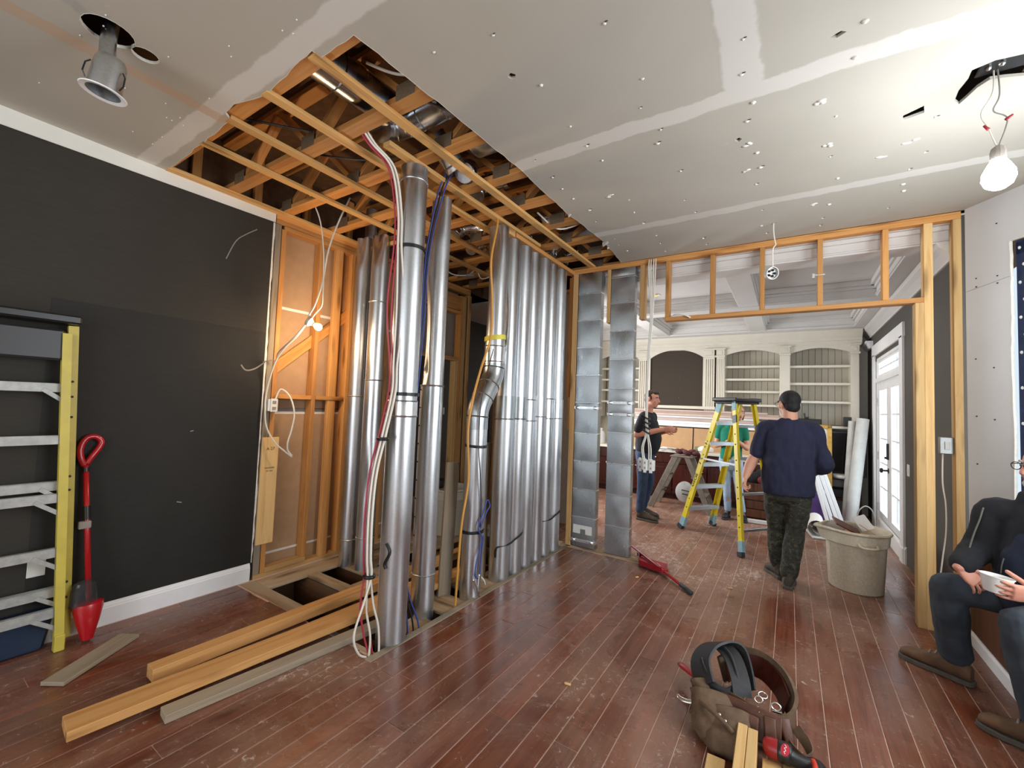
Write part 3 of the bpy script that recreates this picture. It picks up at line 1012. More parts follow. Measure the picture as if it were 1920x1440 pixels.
# ------------------------------------------------------------ floor trusses above the cut-out: one thing each
order = ('first', 'second', 'third', 'fourth', 'fifth', 'sixth', 'seventh', 'eighth', 'ninth')
gus = plain('toothed_truss_plate', srgb(112, 94, 74), 0.6, 0.1, var=0.3, scale=120)
tr_y = (1.07, 1.50, 1.93, 2.38, 2.80, 3.23, 3.66, 4.08, 4.47)
for i, yt in enumerate(tr_y):
    where = ', at the near edge of the ceiling cut-out' if i == 0 else (', beyond the framed wall corner' if i == 8 else '')
    t = root('floor_truss', (-2.2, yt, 3.06), f'{order[i]} orange floor truss counted from the near edge of the ceiling cut-out', 'truss', 'floor trusses over the ceiling cut-out')
    xa, xe = -3.76, -0.9
    lumber('bottom_chord', (xa, yt, 3.090), (xe, yt, 3.090), 0.089, 0.038, (0, 1, 0), M['amber_wood'], t)
    lumber('top_chord', (xa, yt, 3.475), (xe, yt, 3.475), 0.089, 0.038, (0, 1, 0), M['amber_wood'], t)
    xs = -3.55 + 0.13 * (i % 2)
    k = 0
    while xs < xe - 0.5:
        lumber('web', (xs, yt, 3.11), (xs + 0.42, yt, 3.455), 0.064, 0.036, (0, 1, 0), M['amber_wood'], t)
        lumber('web', (xs + 0.84, yt, 3.11), (xs + 0.46, yt, 3.455), 0.064, 0.036, (0, 1, 0), M['amber_wood'], t)
        for gx in (xs - 0.02, ):
            for s in (-1, 1):
                MB().box(gx - 0.07, gx + 0.07, yt + s * 0.0455 - 0.001, yt + s * 0.0455 + 0.001, 3.074, 3.16).build('gusset_plate', gus, t)
        k += 1
        xs += 0.88
    if i in (0, 3, 6):
        lumber('web', (-2.62, yt, 3.11), (-2.62, yt, 3.455), 0.089, 0.036, (0, 1, 0), M['amber_wood'], t)
# rim board closing the truss ends over the left wall
struct(MB().box(-3.80, -3.77, 0.4, 5.2, 3.06, 3.5), 'trim_1', M['osb'])
for i, yv in enumerate((1.28, 1.72, 2.15, 2.6, 3.0, 3.45)):
    b = lumber('blocking', (-3.72, yv, 3.07), (-3.72, yv, 3.48), 0.06, 0.04, (0, 1, 0), M['amber_wood'])
    tag(b, f'upright block at the left truss ends, {order[i]} from the near edge of the cut-out', 'blocking', 'blocks between the truss ends')

# ------------------------------------------------------------ furring strips under the trusses
strips = ((-3.635, 1.08, 2.75, 'furring strip lying along the top of the stripped left wall'),
          (-3.06, 1.07, 4.32, 'furring strip crossing the cut-out next to the hanging bulb wires'),
          (-2.665, 1.05, 4.36, 'furring strip over the second duct, third out from the stripped left wall'),
          (-2.265, 1.04, 4.30, 'furring strip crossed by the red and white cable bundle'),
          (-1.825, 1.03, 4.36, 'long furring strip passing right of all the round ducts'),
          (-2.06, 1.66, 3.53, 'furring strip with free ends above the tall front duct'))
for x, a, b, lab in strips:
    w = 0.062
    s = lumber('furring_strip', (x, a, 3.0575), (x, b, 3.0575), w, 0.024 if x != -2.06 else 0.03, (1, 0, 0), M['furring'])
    tag(s, 'pale ' + lab, 'furring strip', 'furring strips under the trusses')
s = lumber('furring_strip', (-3.66, 2.70, 2.965), (-3.06, 2.63, 2.965), 0.03, 0.03, (0, 0, 1), M['furring'])
tag(s, 'short cross strip nailed in front of the paired rear ducts near their tops', 'furring strip')
# ------------------------------------------------------------ the room beyond: walls, coffered ceiling
XR = 1.03
wrb = MB()
wrb.slab([[(4.42, 0), (8.66, 0), (8.66, ZC), (4.42, ZC)], [(6.22, 0.0), (6.22, 2.36), (7.92, 2.36), (7.92, 0.0)]], 0, 0.10, (XR, 0, 0), (0, 1, 0), (0, 0, 1)) if False else None
wrb.box(XR, XR + 0.1, 4.42, 6.22, 0, ZC).box(XR, XR + 0.1, 7.92, 8.66, 0, ZC).box(XR, XR + 0.1, 6.22, 7.92, 2.36, ZC)
struct(wrb, 'wall_back_right', M['back_grey'])
struct(MB().box(-5.2, XR + 0.1, 8.66, 8.76, 0, ZC), 'wall_back', M['cream_paint'])
wbl = MB().box(-3.50, -3.40, 5.2, 5.4, 0, ZC).box(-3.50, -3.40, 7.0, 8.66, 0, ZC).box(-3.50, -3.40, 5.4, 7.0, 0, 0.9).box(-3.50, -3.40, 5.4, 7.0, 2.5, ZC)
struct(wbl, 'wall_back_left', M['cream_paint'])
cbk = MB()
cl_hole = circle(-1.52, 5.75, 0.06, 16)
cbk.slab([[(-5.2, 5.15), (-2.14, 5.15), (-2.14, 4.42), (XR + 0.1, 4.42), (XR + 0.1, 8.7), (-5.2, 8.7)], cl_hole], ZC, ZC + 0.014)
ceil2 = struct(cbk, 'ceiling_back', M['back_ceiling'], origin=(0, 6.5, ZC))
# coffer beams with a small step moulding each side
ZB = 2.86


def coffer(x0, x1, y0, y1):
    ZB = 2.86 if x1 - x0 > y1 - y0 else 2.866
    mb = MB().box(x0, x1, y0, y1, ZB, ZC)
    e = 0.05
    if x1 - x0 > y1 - y0:
        mb.box(x0, x1, y0 - e, y1 + e, ZC - 0.06, ZC).box(x0, x1, y0 - e * 0.45, y1 + e * 0.45, ZC - 0.095, ZC - 0.06)
        mb.box(x0, x1, y0 - 0.012, y1 + 0.012, ZB + 0.015, ZB + 0.03)
    else:
        mb.box(x0 - e, x1 + e, y0, y1, ZC - 0.06, ZC).box(x0 - e * 0.45, x1 + e * 0.45, y0, y1, ZC - 0.095, ZC - 0.06)
        mb.box(x0 - 0.012, x1 + 0.012, y0, y1, ZB + 0.015, ZB + 0.03)
    return mb.build('coffer_beam', M['back_ceiling'], ceil2, bevel=0.003)


coffer(-2.10, XR, 4.44, 4.66)
coffer(-3.40, XR, 6.10, 6.30)
coffer(-3.40, XR, 7.98, 8.30)
coffer(-0.55, -0.33, 4.66, 8.0)
coffer(-2.05, -1.83, 4.66, 8.0)
coffer(0.80, XR, 4.66, 8.0)
# crown moulding under the right wall beam
cr = [(0, 0), (0.0, -0.13), (0.015, -0.13), (0.02, -0.11), (0.055, -0.06), (0.085, -0.03), (0.09, -0.015), (0.10, 0)]
struct(MB().prism(cr, (XR, 4.42, ZB), (-1, 0, 0), (0, 0, 1), -4.2 if False else 4.2), 'trim_2', M['back_ceiling'])
# small lit downlight set in the ceiling
dl = root('downlight', (-1.52, 5.75, ZC), 'small lit amber downlight set in the white coffered ceiling', 'downlight')
MB().lathe([(0.075, -0.006), (0.075, 0.0), (0.055, 0.002), (0.05, -0.004)], (-1.52, 5.75, ZC), 20, cap=False).build('trim_ring', M['white_paint'], dl, smooth=0.6)
MB().cyl((-1.52, 5.75, ZC + 0.02), (-1.52, 5.75, ZC + 0.025), 0.05, n=16).build('lamp', emit('amber_lamp', (1.0, 0.45, 0.15), 4.0), dl)

for k, (x, y) in enumerate(((-1.52, 5.75), (-2.5, 7.2), (-1.1, 7.2), (0.25, 7.2), (0.25, 5.5))):  # first spot is the lit downlight; the rest are added fill without fixtures
    q = bpy.data.lights.new('downlight_and_fill', 'SPOT')
    q.energy = 20
    q.color = (1.0, 0.86, 0.70)
    q.spot_size = 2.4
    q.spot_blend = 0.7
    q.shadow_soft_size = 0.05
    qo = bpy.data.objects.new('downlight_and_fill', q)
    C.objects.link(qo)
    qo.location = (x, y, ZC - 0.01)

# ------------------------------------------------------------ french doors, transom, casing
dr = root('door_1', (XR, 7.07, 0), kind='structure')
wp = M['white_paint']
mb = MB()
for y in (6.16, 7.98):
    mb.box(XR - 0.025, XR + 0.0, y - 0.075, y + 0.075, 0, 2.42)
    mb.box(XR - 0.032, XR, y - 0.08, y + 0.08, 0, 0.16)
mb.build('casing', wp, dr, bevel=0.003)
mb = MB().box(XR - 0.025, XR, 6.06, 8.08, 2.40, 2.56)
mb.prism([(0, 0), (0.03, 0), (0.045, 0.02), (0.06, 0.06), (0.085, 0.08), (0.085, 0.10), (0, 0.10)], (XR, 8.12, 2.56), (-1, 0, 0), (0, 0, 1), -2.1 if False else 2.1)
mb.build('head_entablature', wp, dr, bevel=0.002)
mb = MB().box(XR + 0.005, XR + 0.09, 6.22, 6.27, 0, 2.36).box(XR + 0.005, XR + 0.09, 7.87, 7.92, 0, 2.36).box(XR + 0.005, XR + 0.09, 6.22, 7.92, 2.32, 2.36).box(XR - 0.004, XR + 0.09, 6.22, 7.92, 2.02, 2.08).box(XR + 0.0, XR + 0.09, 6.22, 7.92, 0, 0.02)
mb.build('frame', wp, dr, bevel=0.002)
mb = MB().box(XR + 0.02, XR + 0.06, 6.27, 6.32, 2.08, 2.32).box(XR + 0.02, XR + 0.06, 7.82, 7.87, 2.08, 2.32).box(XR + 0.02, XR + 0.06, 6.32, 7.82, 2.08, 2.12).box(XR + 0.02, XR + 0.06, 6.32, 7.82, 2.29, 2.32)
mb.box(XR + 0.025, XR + 0.055, 6.32, 7.82, 2.20, 2.215)
for k in range(1, 9):
    y = 6.32 + 1.5 * k / 9
    mb.box(XR + 0.025, XR + 0.055, y - 0.008, y + 0.008, 2.12, 2.29)
mb.build('transom', wp, dr)
mb = MB().box(XR + 0.038, XR + 0.042, 6.32, 7.82, 2.12, 2.29)
mb.build('transom_pane', M['glass'], dr)
for name, ya, yb, lock in (('door_leaf', 6.275, 7.068, False), ('door_leaf', 7.072, 7.865, True)):
    a, b = ya + 0.13, yb - 0.13
    mb = MB().box(XR + 0.02, XR + 0.064, ya, a, 0.01, 2.02).box(XR + 0.02, XR + 0.064, b, yb, 0.01, 2.02).box(XR + 0.02, XR + 0.064, a, b, 0.01, 0.26).box(XR + 0.02, XR + 0.064, a, b, 1.90, 2.02)
    mb.box(XR + 0.014, XR + 0.02, a - 0.02, a, 0.24, 1.92).box(XR + 0.014, XR + 0.02, b, b + 0.02, 0.24, 1.92).box(XR + 0.014, XR + 0.02, a, b, 0.24, 0.26).box(XR + 0.014, XR + 0.02, a, b, 1.90, 1.92)
    lf = mb.build(name, wp, dr, bevel=0.002)
    g = MB()
    g.box(XR + 0.025, XR + 0.06, (a + b) / 2 - 0.009, (a + b) / 2 + 0.009, 0.26, 1.90)
    for k in range(1, 5):
        z = 0.26 + 1.64 * k / 5
        g.box(XR + 0.027, XR + 0.058, a, b, z - 0.009, z + 0.009)
    g.build('muntin', wp, lf)
    MB().box(XR + 0.040, XR + 0.044, a, b, 0.26, 1.90).build('pane', M['glass'], lf)
    if lock:
        h = MB().box(XR + 0.0, XR + 0.02, 7.11, 7.165, 1.00, 1.20)
        h.cyl((XR + 0.02, 7.14, 0.86), (XR - 0.03, 7.14, 0.86), 0.012, n=10)
        h.cyl((XR + 0.02, 7.14, 0.86), (XR + 0.012, 7.14, 0.86), 0.032, n=14)
        h.ball((XR - 0.05, 7.14, 0.86), (0.02, 0.032, 0.032), 12, 8)
        h.cyl((XR, 7.14, 1.02), (XR - 0.02, 7.14, 1.02), 0.014, n=10)
        h.build('lock_set', M['black_plastic'], lf, smooth=0.6, bevel=0.0)
    else:
        hh = MB()
    for z in (0.3, 1.0, 1.75):
        MB().cyl((XR + 0.014, yb if lock else ya, z - 0.05), (XR + 0.014, yb if lock else ya, z + 0.05), 0.008, n=8).build('hinge', M['steel'], lf)
bb = [(0, 0), (0.016, 0), (0.016, 0.15), (0.008, 0.17), (0, 0.18)]
struct(MB().prism(bb, (XR, 6.06, 0), (-1, 0, 0), (0, 0, 1), 1.6), 'baseboard_back', M['white_paint'])
s3 = root('light_switch', (XR, 5.95, 1.0), 'white switch plate on the grey wall just past the french doors', 'switch')
MB().box(XR - 0.006, XR, 5.89, 5.985, 0.93, 1.05).build('plate', M['white_plastic'], s3, bevel=0.002)
for y in (5.918, 5.955):
    MB().box(XR - 0.010, XR - 0.005, y - 0.012, y + 0.012, 0.965, 1.015).build('rocker', M['white_plastic'], s3)
# ground outside the doors
struct(MB().box(1.2, 9, 2, 16, -0.3, -0.2), 'ground', plain('deck_outside', srgb(150, 150, 140), 0.9, var=0.1))
for k, (x, y) in enumerate(((1.9, 11.2), (2.35, 12.4), (2.6, 15.2))):
    pp = root('porch_post', (x, y, -0.2), ('near pale porch post outside the french doors', 'second pale porch post outside the french doors', 'farthest pale porch post outside the french doors')[k], 'post', 'porch posts outside the french doors')
    MB().box(x - 0.07, x + 0.07, y - 0.07, y + 0.07, -0.2, 3.4).build('shaft', M['white_paint'], pp, bevel=0.006)
    MB().box(x - 0.10, x + 0.10, y - 0.10, y + 0.10, -0.2, 0.0).build('base', M['white_paint'], pp, bevel=0.006)

# ------------------------------------------------------------ built-in along the back wall
Yb = 8.30


def moulded_cap(mb, x0, x1, y, z):
    mb.box(x0 - 0.012, x1 + 0.012, y - 0.045, Yb + 0.3, z, z + 0.03)
    mb.box(x0, x1, y - 0.03, Yb + 0.3, z + 0.03, z + 0.13)
    mb.box(x0 - 0.016, x1 + 0.016, y - 0.05, Yb + 0.3, z + 0.13, z + 0.155)
    mb.box(x0 + 0.03, x1 - 0.03, y - 0.036, Yb, z + 0.05, z + 0.11)


def pilaster(x0, x1, p, z0=1.36, fl=True):
    y = Yb - 0.03
    mb = MB()
    w = x1 - x0
    if fl:                                     # flutes: ribs proud of a recessed ground
        mb.box(x0, x1, y + 0.026, Yb + 0.3, z0, 2.50)
        n = 4
        for k in range(n + 1):
            xa = x0 + (w - 0.022) * k / n
            mb.box(xa, xa + 0.022, y, y + 0.028, z0 + 0.05, 2.46)
        mb.box(x0, x1, y, y + 0.028, 2.46, 2.50).box(x0, x1, y, y + 0.028, z0, z0 + 0.05)
    else:
        mb.box(x0, x1, y, Yb + 0.3, z0, 2.50)
    moulded_cap(mb, x0, x1, y, 2.49)
    return mb.build('pilaster', M['cream_paint'], p, bevel=0.002)


def arch_head(x0, x1, p, zs=2.515, za=2.60, ztop=2.68):
    n = 20
    pts = [(x0, ztop), (x0, zs)]
    for k in range(n + 1):
        t = k / n
        pts.append((x0 + (x1 - x0) * t, zs + (za - zs) * (1 - (2 * t - 1) ** 2) + 0.0))
    pts += [(x1, ztop)]
    return MB().prism(pts, (0, Yb + 0.012, 0), (1, 0, 0), (0, 0, 1), 0.03).build('arch_head', M['cream_paint'], p)


def entablature(x0, x1, p):
    mb = MB()
    prof = [(0.0, 2.64), (0.03, 2.64), (0.03, 2.70), (0.045, 2.705), (0.045, 2.74), (0.075, 2.77), (0.11, 2.82), (0.125, 2.86), (0, 2.86)]
    mb.prism([(a, b) for a, b in prof], (x1, Yb + 0.0, 0), (0, -1, 0), (0, 0, 1), x1 - x0)
    mb.box(x0, x1, Yb, Yb + 0.3, 2.64, 2.86)
    return mb.build('entablature', M['cream_paint'], p)


def shelf(x0, x1, z, p):
    mb = MB().box(x0, x1, Yb + 0.02, Yb + 0.33, z - 0.014, z + 0.014).box(x0, x1, Yb + 0.008, Yb + 0.02, z - 0.02, z + 0.016)
    return mb.build('shelf', M['cream_paint'], p, bevel=0.002)


def beadboard(x0, x1, z0, z1, p, w=0.088):
    n = max(1, round((x1 - x0) / w))
    w = (x1 - x0) / n
    for k in range(n):
        a = x0 + w * k
        MB().box(a + 0.002, a + w - 0.002, Yb + 0.325, Yb + 0.337, z0, z1).build('plank', M['bead_paint'], p, bevel=0.003)
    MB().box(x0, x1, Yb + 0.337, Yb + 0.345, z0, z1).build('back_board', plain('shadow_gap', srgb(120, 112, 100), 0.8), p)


bk = root('bookcase', (0.0, Yb, 1.36), 'cream built-in bookcase with two arched shelf bays on the back wall', 'bookcase')
pilaster(0.79, 0.885, bk)
pilaster(-0.135, 0.0, bk, fl=False)
pilaster(-1.09, -0.96, bk)
for x0, x1, zs in ((0.0, 0.79, (2.31, 2.03, 1.74)), (-0.96, -0.135, (2.32, 2.10, 1.89, 1.66))):
    arch_head(x0, x1, bk)
    beadboard(x0, x1, 1.38, 2.66, bk)
    for z in zs:
        shelf(x0, x1, z, bk)
    for x in (x0, x1):
        MB().box(x - 0.008, x + 0.008, Yb, Yb + 0.33, 1.36, 2.66).build('side_panel', M['cream_paint'], bk)
entablature(-1.12, 0.92, bk)
mb = MB().box(-0.96, 0.88, Yb - 0.05, Yb + 0.34, 1.335, 1.372)
mb.build('counter_shelf', M['cream_paint'], bk, bevel=0.003)
tvn = root('media_niche', (-1.77, Yb, 1.5), 'cream built-in with an arched dark brown panel in its middle', 'cabinet')
pilaster(-1.28, -1.12, tvn)
pilaster(-2.46, -2.29, tvn)
n = 22
arch_pts = [(-2.29, 2.68), (-2.29, 1.60), (-2.245, 1.60), (-2.245, 2.50)]
arch_pts += [(-2.245 + 0.935 * k / n, 2.50 + 0.145 * (1 - abs(2 * k / n - 1) ** 2.4)) for k in range(n + 1)]
arch_pts += [(-1.31, 1.60), (-1.28, 1.60), (-1.28, 2.68)]
MB().prism(arch_pts, (0, Yb + 0.012, 0), (1, 0, 0), (0, 0, 1), 0.03).build('arch_surround', M['cream_paint'], tvn)
MB().box(-2.29, -1.28, Yb + 0.02, Yb + 0.035, 1.60, 2.68).build('panel', M['brown_panel'], tvn)
MB().box(-2.30, -1.10, Yb - 0.06, Yb + 0.05, 1.56, 1.615).build('sill', M['cream_paint'], tvn, bevel=0.004)
mb = MB()
for z in (1.76, 2.16):
    mb.ball((-1.72, Yb + 0.02, z), 0.006, 6, 4)
mb.build('screw_heads', M['steel'], tvn)['kind'] = 'stuff'
entablature(-2.49, -1.12, tvn)
bk2 = root('bookcase', (-2.95, Yb, 1.36), 'cream built-in shelf bay seen between the two flat ducts', 'bookcase')
pilaster(-3.36, -3.24, bk2, fl=False)
arch_head(-3.24, -2.46, bk2)
beadboard(-3.24, -2.46, 1.38, 2.66, bk2)
for z in (2.32, 2.10, 1.89, 1.66):
    shelf(-3.24, -2.46, z, bk2)
entablature(-3.38, -2.49, bk2)
# base cabinets in dark wood
bc = root('base_cabinet', (-1.7, 8.0, 0), 'long dark mahogany base cabinet under the cream built-ins', 'cabinet')
MB().box(-3.35, -0.02, 7.72, 8.60, 0.09, 0.80).build('carcase', M['mahogany'], bc)
MB().box(-3.35, -0.02, 7.80, 8.60, 0.0, 0.09).build('plinth', M['mahogany'], bc)
MB().box(-3.38, 0.0, 7.66, 8.62, 0.80, 0.84).build('worktop', M['cream_paint'], bc, bevel=0.004)
for k in range(6):
    x0 = -3.33 + 0.55 * k
    d = MB().box(x0 + 0.01, x0 + 0.54, 7.70, 7.72, 0.11, 0.60).box(x0 + 0.07, x0 + 0.48, 7.694, 7.70, 0.17, 0.54).build('door', M['mahogany'], bc, bevel=0.003)
    MB().ball((x0 + 0.48, 7.68, 0.52), 0.014, 8, 6).build('knob', M['steel'], d, smooth=True)
    dw = MB().box(x0 + 0.01, x0 + 0.54, 7.70, 7.72, 0.62, 0.785).build('drawer', M['mahogany'], bc, bevel=0.003)
    MB().ball((x0 + 0.275, 7.68, 0.70), 0.014, 8, 6).build('knob', M['steel'], dw, smooth=True)
# cardboard sheets standing on the worktop
for k, (x0, x1, lab) in enumerate(((-2.55, -1.42, 'tan cardboard sheet on the worktop beside the man in profile'), (-1.40, -0.22, 'tan cardboard sheet on the worktop behind the woman in green'))):
    mb = MB().obox(((x0 + x1) / 2, 8.02 + 0.01 * k, 1.03), (x1 - x0, 0.008, 0.385), Matrix.Rotation(-0.1, 3, 'X'))
    tag(mb.build('cardboard_sheet', M['cardboard'], bevel=0.002), lab, 'cardboard', 'cardboard sheets on the worktop')
# lengths of trim stacked on top of the sheets, resting on two boxes
bx = MB().box(-2.45, -2.2, 8.12, 8.29, 0.84, 1.24)
tag(bx.build('carton', M['cardboard'], bevel=0.003), 'cardboard carton under the far end of the trim stack', 'box')
bx = MB().box(-0.55, -0.30, 8.12, 8.29, 0.84, 1.24)
tag(bx.build('carton', M['cardboard'], bevel=0.003), 'cardboard carton under the trim stack behind the ladder', 'box')
tl = ('bottom', 'second', 'third', 'fourth', 'fifth', 'sixth', 'top')
z = 1.24
for k in range(7):
    t_ = (0.055, 0.05, 0.05, 0.035, 0.045, 0.03, 0.035)[k]
    m_ = M['white_paint'] if k in (0, 1, 3) else M['pink_trim']
    y = 8.15 + 0.02 * ((k * 3) % 4) - 0.02
    o = lumber('trim_length', (-2.95 + 0.09 * (k % 3), y, z + t_ / 2), (0.02 - 0.16 * (k % 4), y + 0.02, z + t_ / 2), t_ - 0.003, 0.13, (0, 0, 1), m_)
    tag(o, f'{tl[k]} board of the stacked white and pink trim below the arched dark panel', 'trim board', 'trim lengths stacked on the worktop')
    z += t_
# things on the right-hand shelf and below it
eq = root('printer', (0.24, 8.26, 1.372), 'low black device on the cream counter shelf above the gilt frame', 'electronics')
MB().box(0.08, 0.42, 8.25, 8.5, 1.374, 1.47).build('body', M['black_plastic'], eq, bevel=0.008)
MB().box(0.20, 0.26, 8.3, 8.4, 1.47, 1.50).build('lid', M['black_plastic'], eq, bevel=0.004)
MB().cyl((0.21, 8.33, 1.50), (0.20, 8.33, 1.56), 0.012, n=8).build('handle', M['black_plastic'], eq)
sp = MB().box(0.70, 0.80, 8.27, 8.42, 1.374, 1.52)
tag(sp.build('speaker', M['black_plastic'], bevel=0.006), 'small black speaker standing at the end of the cream counter shelf', 'speaker')
tv = root('television', (0.55, 8.3, 0.62), 'large black screen under the cream counter shelf', 'television')
MB().box(0.02, 0.97, 8.30, 8.36, 0.62, 1.30).build('bezel', M['black_plastic'], tv, bevel=0.006)
MB().box(0.05, 0.94, 8.296, 8.301, 0.65, 1.27).build('screen', M['dark_void'], tv)
MB().box(0.30, 0.66, 8.24, 8.42, 0.60, 0.62).build('foot', M['black_plastic'], tv)
cs = root('media_stand', (0.5, 8.3, 0), 'dark wood stand holding black boxes below the screen', 'stand')
MB().box(0.02, 0.90, 8.16, 8.6, 0.565, 0.60).build('top', M['mahogany'], cs)
MB().box(0.02, 0.90, 8.16, 8.6, 0.26, 0.30).build('shelf', M['mahogany'], cs)
for x in (0.03, 0.86):
    MB().box(x, x + 0.04, 8.18, 8.58, 0, 0.565).build('leg', M['mahogany'], cs)
rc = MB().box(0.34, 0.74, 8.2, 8.52, 0.302, 0.42)
tag(rc.build('receiver', plain('charcoal_box', (0.02, 0.022, 0.025), 0.5), bevel=0.006), 'charcoal box on the lower shelf of the media stand', 'electronics')
rt = MB().lathe([(0.0, 0), (0.13, 0), (0.14, 0.02), (0.13, 0.05), (0.0, 0.05)], (0.68, 8.17, 0.602), 20)
tag(rt.build('dish', M['felt_roll'], smooth=0.7), 'grey white dish in front of the black screen', 'dish')
# gilt frame leaning by the shelves
gf = root('picture_frame', (0.25, 7.9, 0.0), 'gilt picture frame leaning behind the man in the navy shirt', 'picture frame')
Rf = Matrix.Rotation(-0.06, 3, 'X')
for c, s in (((0.12, 8.0, 0.72), (0.06, 0.035, 1.34)), ((0.51, 8.0, 0.72), (0.06, 0.035, 1.34)), ((0.315, 8.0, 1.36), (0.45, 0.035, 0.06)), ((0.315, 8.0, 0.08), (0.45, 0.035, 0.06))):
    MB().obox(V((0, 8.0, 0)) + Rf @ (V(c) - V((0, 8.0, 0))), s, Rf).build('moulding', M['gold'], gf, bevel=0.008)
MB().obox(V((0, 8.0, 0)) + Rf @ V((0.315, 0.005, 0.72)), (0.36, 0.01, 1.26), Rf).build('mount', M['paper'], gf)
MB().obox(V((0, 8.0, 0)) + Rf @ V((0.315, -0.003, 0.72)), (0.25, 0.006, 1.05), Rf).build('picture', plain('dark_print', srgb(60, 56, 50), 0.5, var=0.3, scale=8), gf)
# rolls leaning in the corner
for k, (a, b, r, mm, lab) in enumerate((((0.74, 7.86, 0.0), (0.90, 8.03, 1.50), 0.075, 'felt_roll', 'thick grey white roll leaning in the corner beside the french doors'),
                                        ((0.70, 8.02, 0.0), (0.79, 8.14, 1.46), 0.05, 'felt_roll', 'thinner grey roll leaning behind the thick one in the corner'))):
    a, b = V(a), V(b)
    d = (b - a).normalized()
    x = d.cross(V((0, 0, 1))).normalized()
    mb = MB().tube([a + V((0, 0, r * 0.35)), b], r, 20)
    rr_ = mb.build('fabric_roll', M[mm], smooth=0.7)
    tag(rr_, lab, 'roll')
# ------------------------------------------------------------ round sheet-metal ducts
def duct_part(name, pts, r, p, m='galv', n=28, dents=(), oval=None):
    """swept round duct; dents = (index fraction, depth, side angle) press the wall inwards"""
    pts = [V(q) for q in pts]
    mb = MB()
    rings = []
    x0 = V((1, 0, 0))
    tot = len(pts)
    for i, q in enumerate(pts):
        a, b = pts[max(0, i - 1)], pts[min(tot - 1, i + 1)]
        t = (b - a).normalized()
        x = (x0 - t * x0.dot(t)).normalized()
        y = t.cross(x)
        rr = r[i] if isinstance(r, (list, tuple)) else r
        ring = []
        for j in range(n):
            th = 2 * PI * j / n
            k = rr
            for (z, zr, dep, ang, wid) in dents:
                d = abs(q.z - z) / zr
                da = abs((th - ang + PI) % (2 * PI) - PI) / wid
                if d < 1 and da < 1:
                    k -= dep * (1 - d) * (1 - da * da)
            fx = 1.0
            ring.append(q + x * (k * math.cos(th)) + y * (k * math.sin(th)))
        rings.append(ring)
    return mb.loft(rings, True).build(name, M[m], p, smooth=0.9, origin=pts[0])


def zline(x, y, z0, z1, k=24):
    return [(x, y, z0 + (z1 - z0) * i / k) for i in range(k + 1)]


def seam(x, y, r, z, p, m='galv', name='seam'):
    return MB().lathe([(r, -0.006), (r + 0.005, -0.003), (r + 0.006, 0.001), (r + 0.003, 0.005), (r, 0.006)], (x, y, z), 24, cap=False).build(name, M[m], p, smooth=0.8)


def rib_line(x, y, r, z0, z1, ang, p):
    px, py = x + r * math.cos(ang), y + r * math.sin(ang)
    return MB().beam((px, py, z0), (px, py, z1), 0.012, 0.004, (-math.sin(ang), math.cos(ang), 0)).build('lock_seam', M['galv'], p)


def strap(x, y, r, z, p, tail=None, tilt=0.0, name='strap'):
    mb = MB()
    n = 24
    lo, hi = [], []
    for j in range(n):
        th = 2 * PI * j / n
        zz = z + tilt * math.cos(th)
        lo.append(V((x + (r + 0.004) * math.cos(th), y + (r + 0.004) * math.sin(th), zz - 0.011)))
        hi.append(V((x + (r + 0.004) * math.cos(th), y + (r + 0.004) * math.sin(th), zz + 0.011)))
    mb.loft([lo, hi], cap=False)
    o2 = [[v + (v - V((x, y, v.z))).normalized() * 0.002 for v in rg] for rg in (hi, lo)]
    mb.loft(o2, cap=False)
    return mb.build(name, M['black_tie'], p)


# big front duct
bx_, by_, br = -2.10, 1.935, 0.089
d1 = root('round_duct', (bx_, by_, -0.1), 'tall front galvanized round duct with open crimped top and cables strapped to it', 'duct')
duct_part('lower_pipe', zline(bx_, by_, -0.12, 1.42), [br + 0.003] * 25, d1)
duct_part('coupling', zline(bx_, by_, 1.41, 1.50, 6), br + 0.0055, d1, 'foil')
duct_part('upper_pipe', zline(bx_, by_, 1.49, 2.955), br, d1, dents=((2.82, 0.1, 0.006, 4.2, 0.8),))
duct_part('crimped_collar', zline(bx_, by_, 2.95, 3.045, 4), [br + 0.003, br + 0.003, br - 0.002, br - 0.002, br - 0.002], d1)
seam(bx_, by_, br, 2.945, d1)
seam(bx_, by_, br + 0.003, 1.405, d1)
seam(bx_, by_, br + 0.001, 1.50, d1)
rib_line(bx_, by_, br + 0.003, 0.0, 1.39, -2.5, d1)
strap(bx_, by_, br, 2.50, d1)
strap(bx_, by_, br + 0.006, 1.545, d1)
mb = MB().tube(spline([(bx_ + 0.02, by_ - 0.094, 0.62), (bx_ + 0.05, by_ - 0.092, 0.57), (bx_ + 0.02, by_ - 0.10, 0.50), (bx_ + 0.03, by_ - 0.098, 0.47)], 5), 0.008, 6)
mb.build('strap_tail', M['black_tie'], d1, smooth=True)

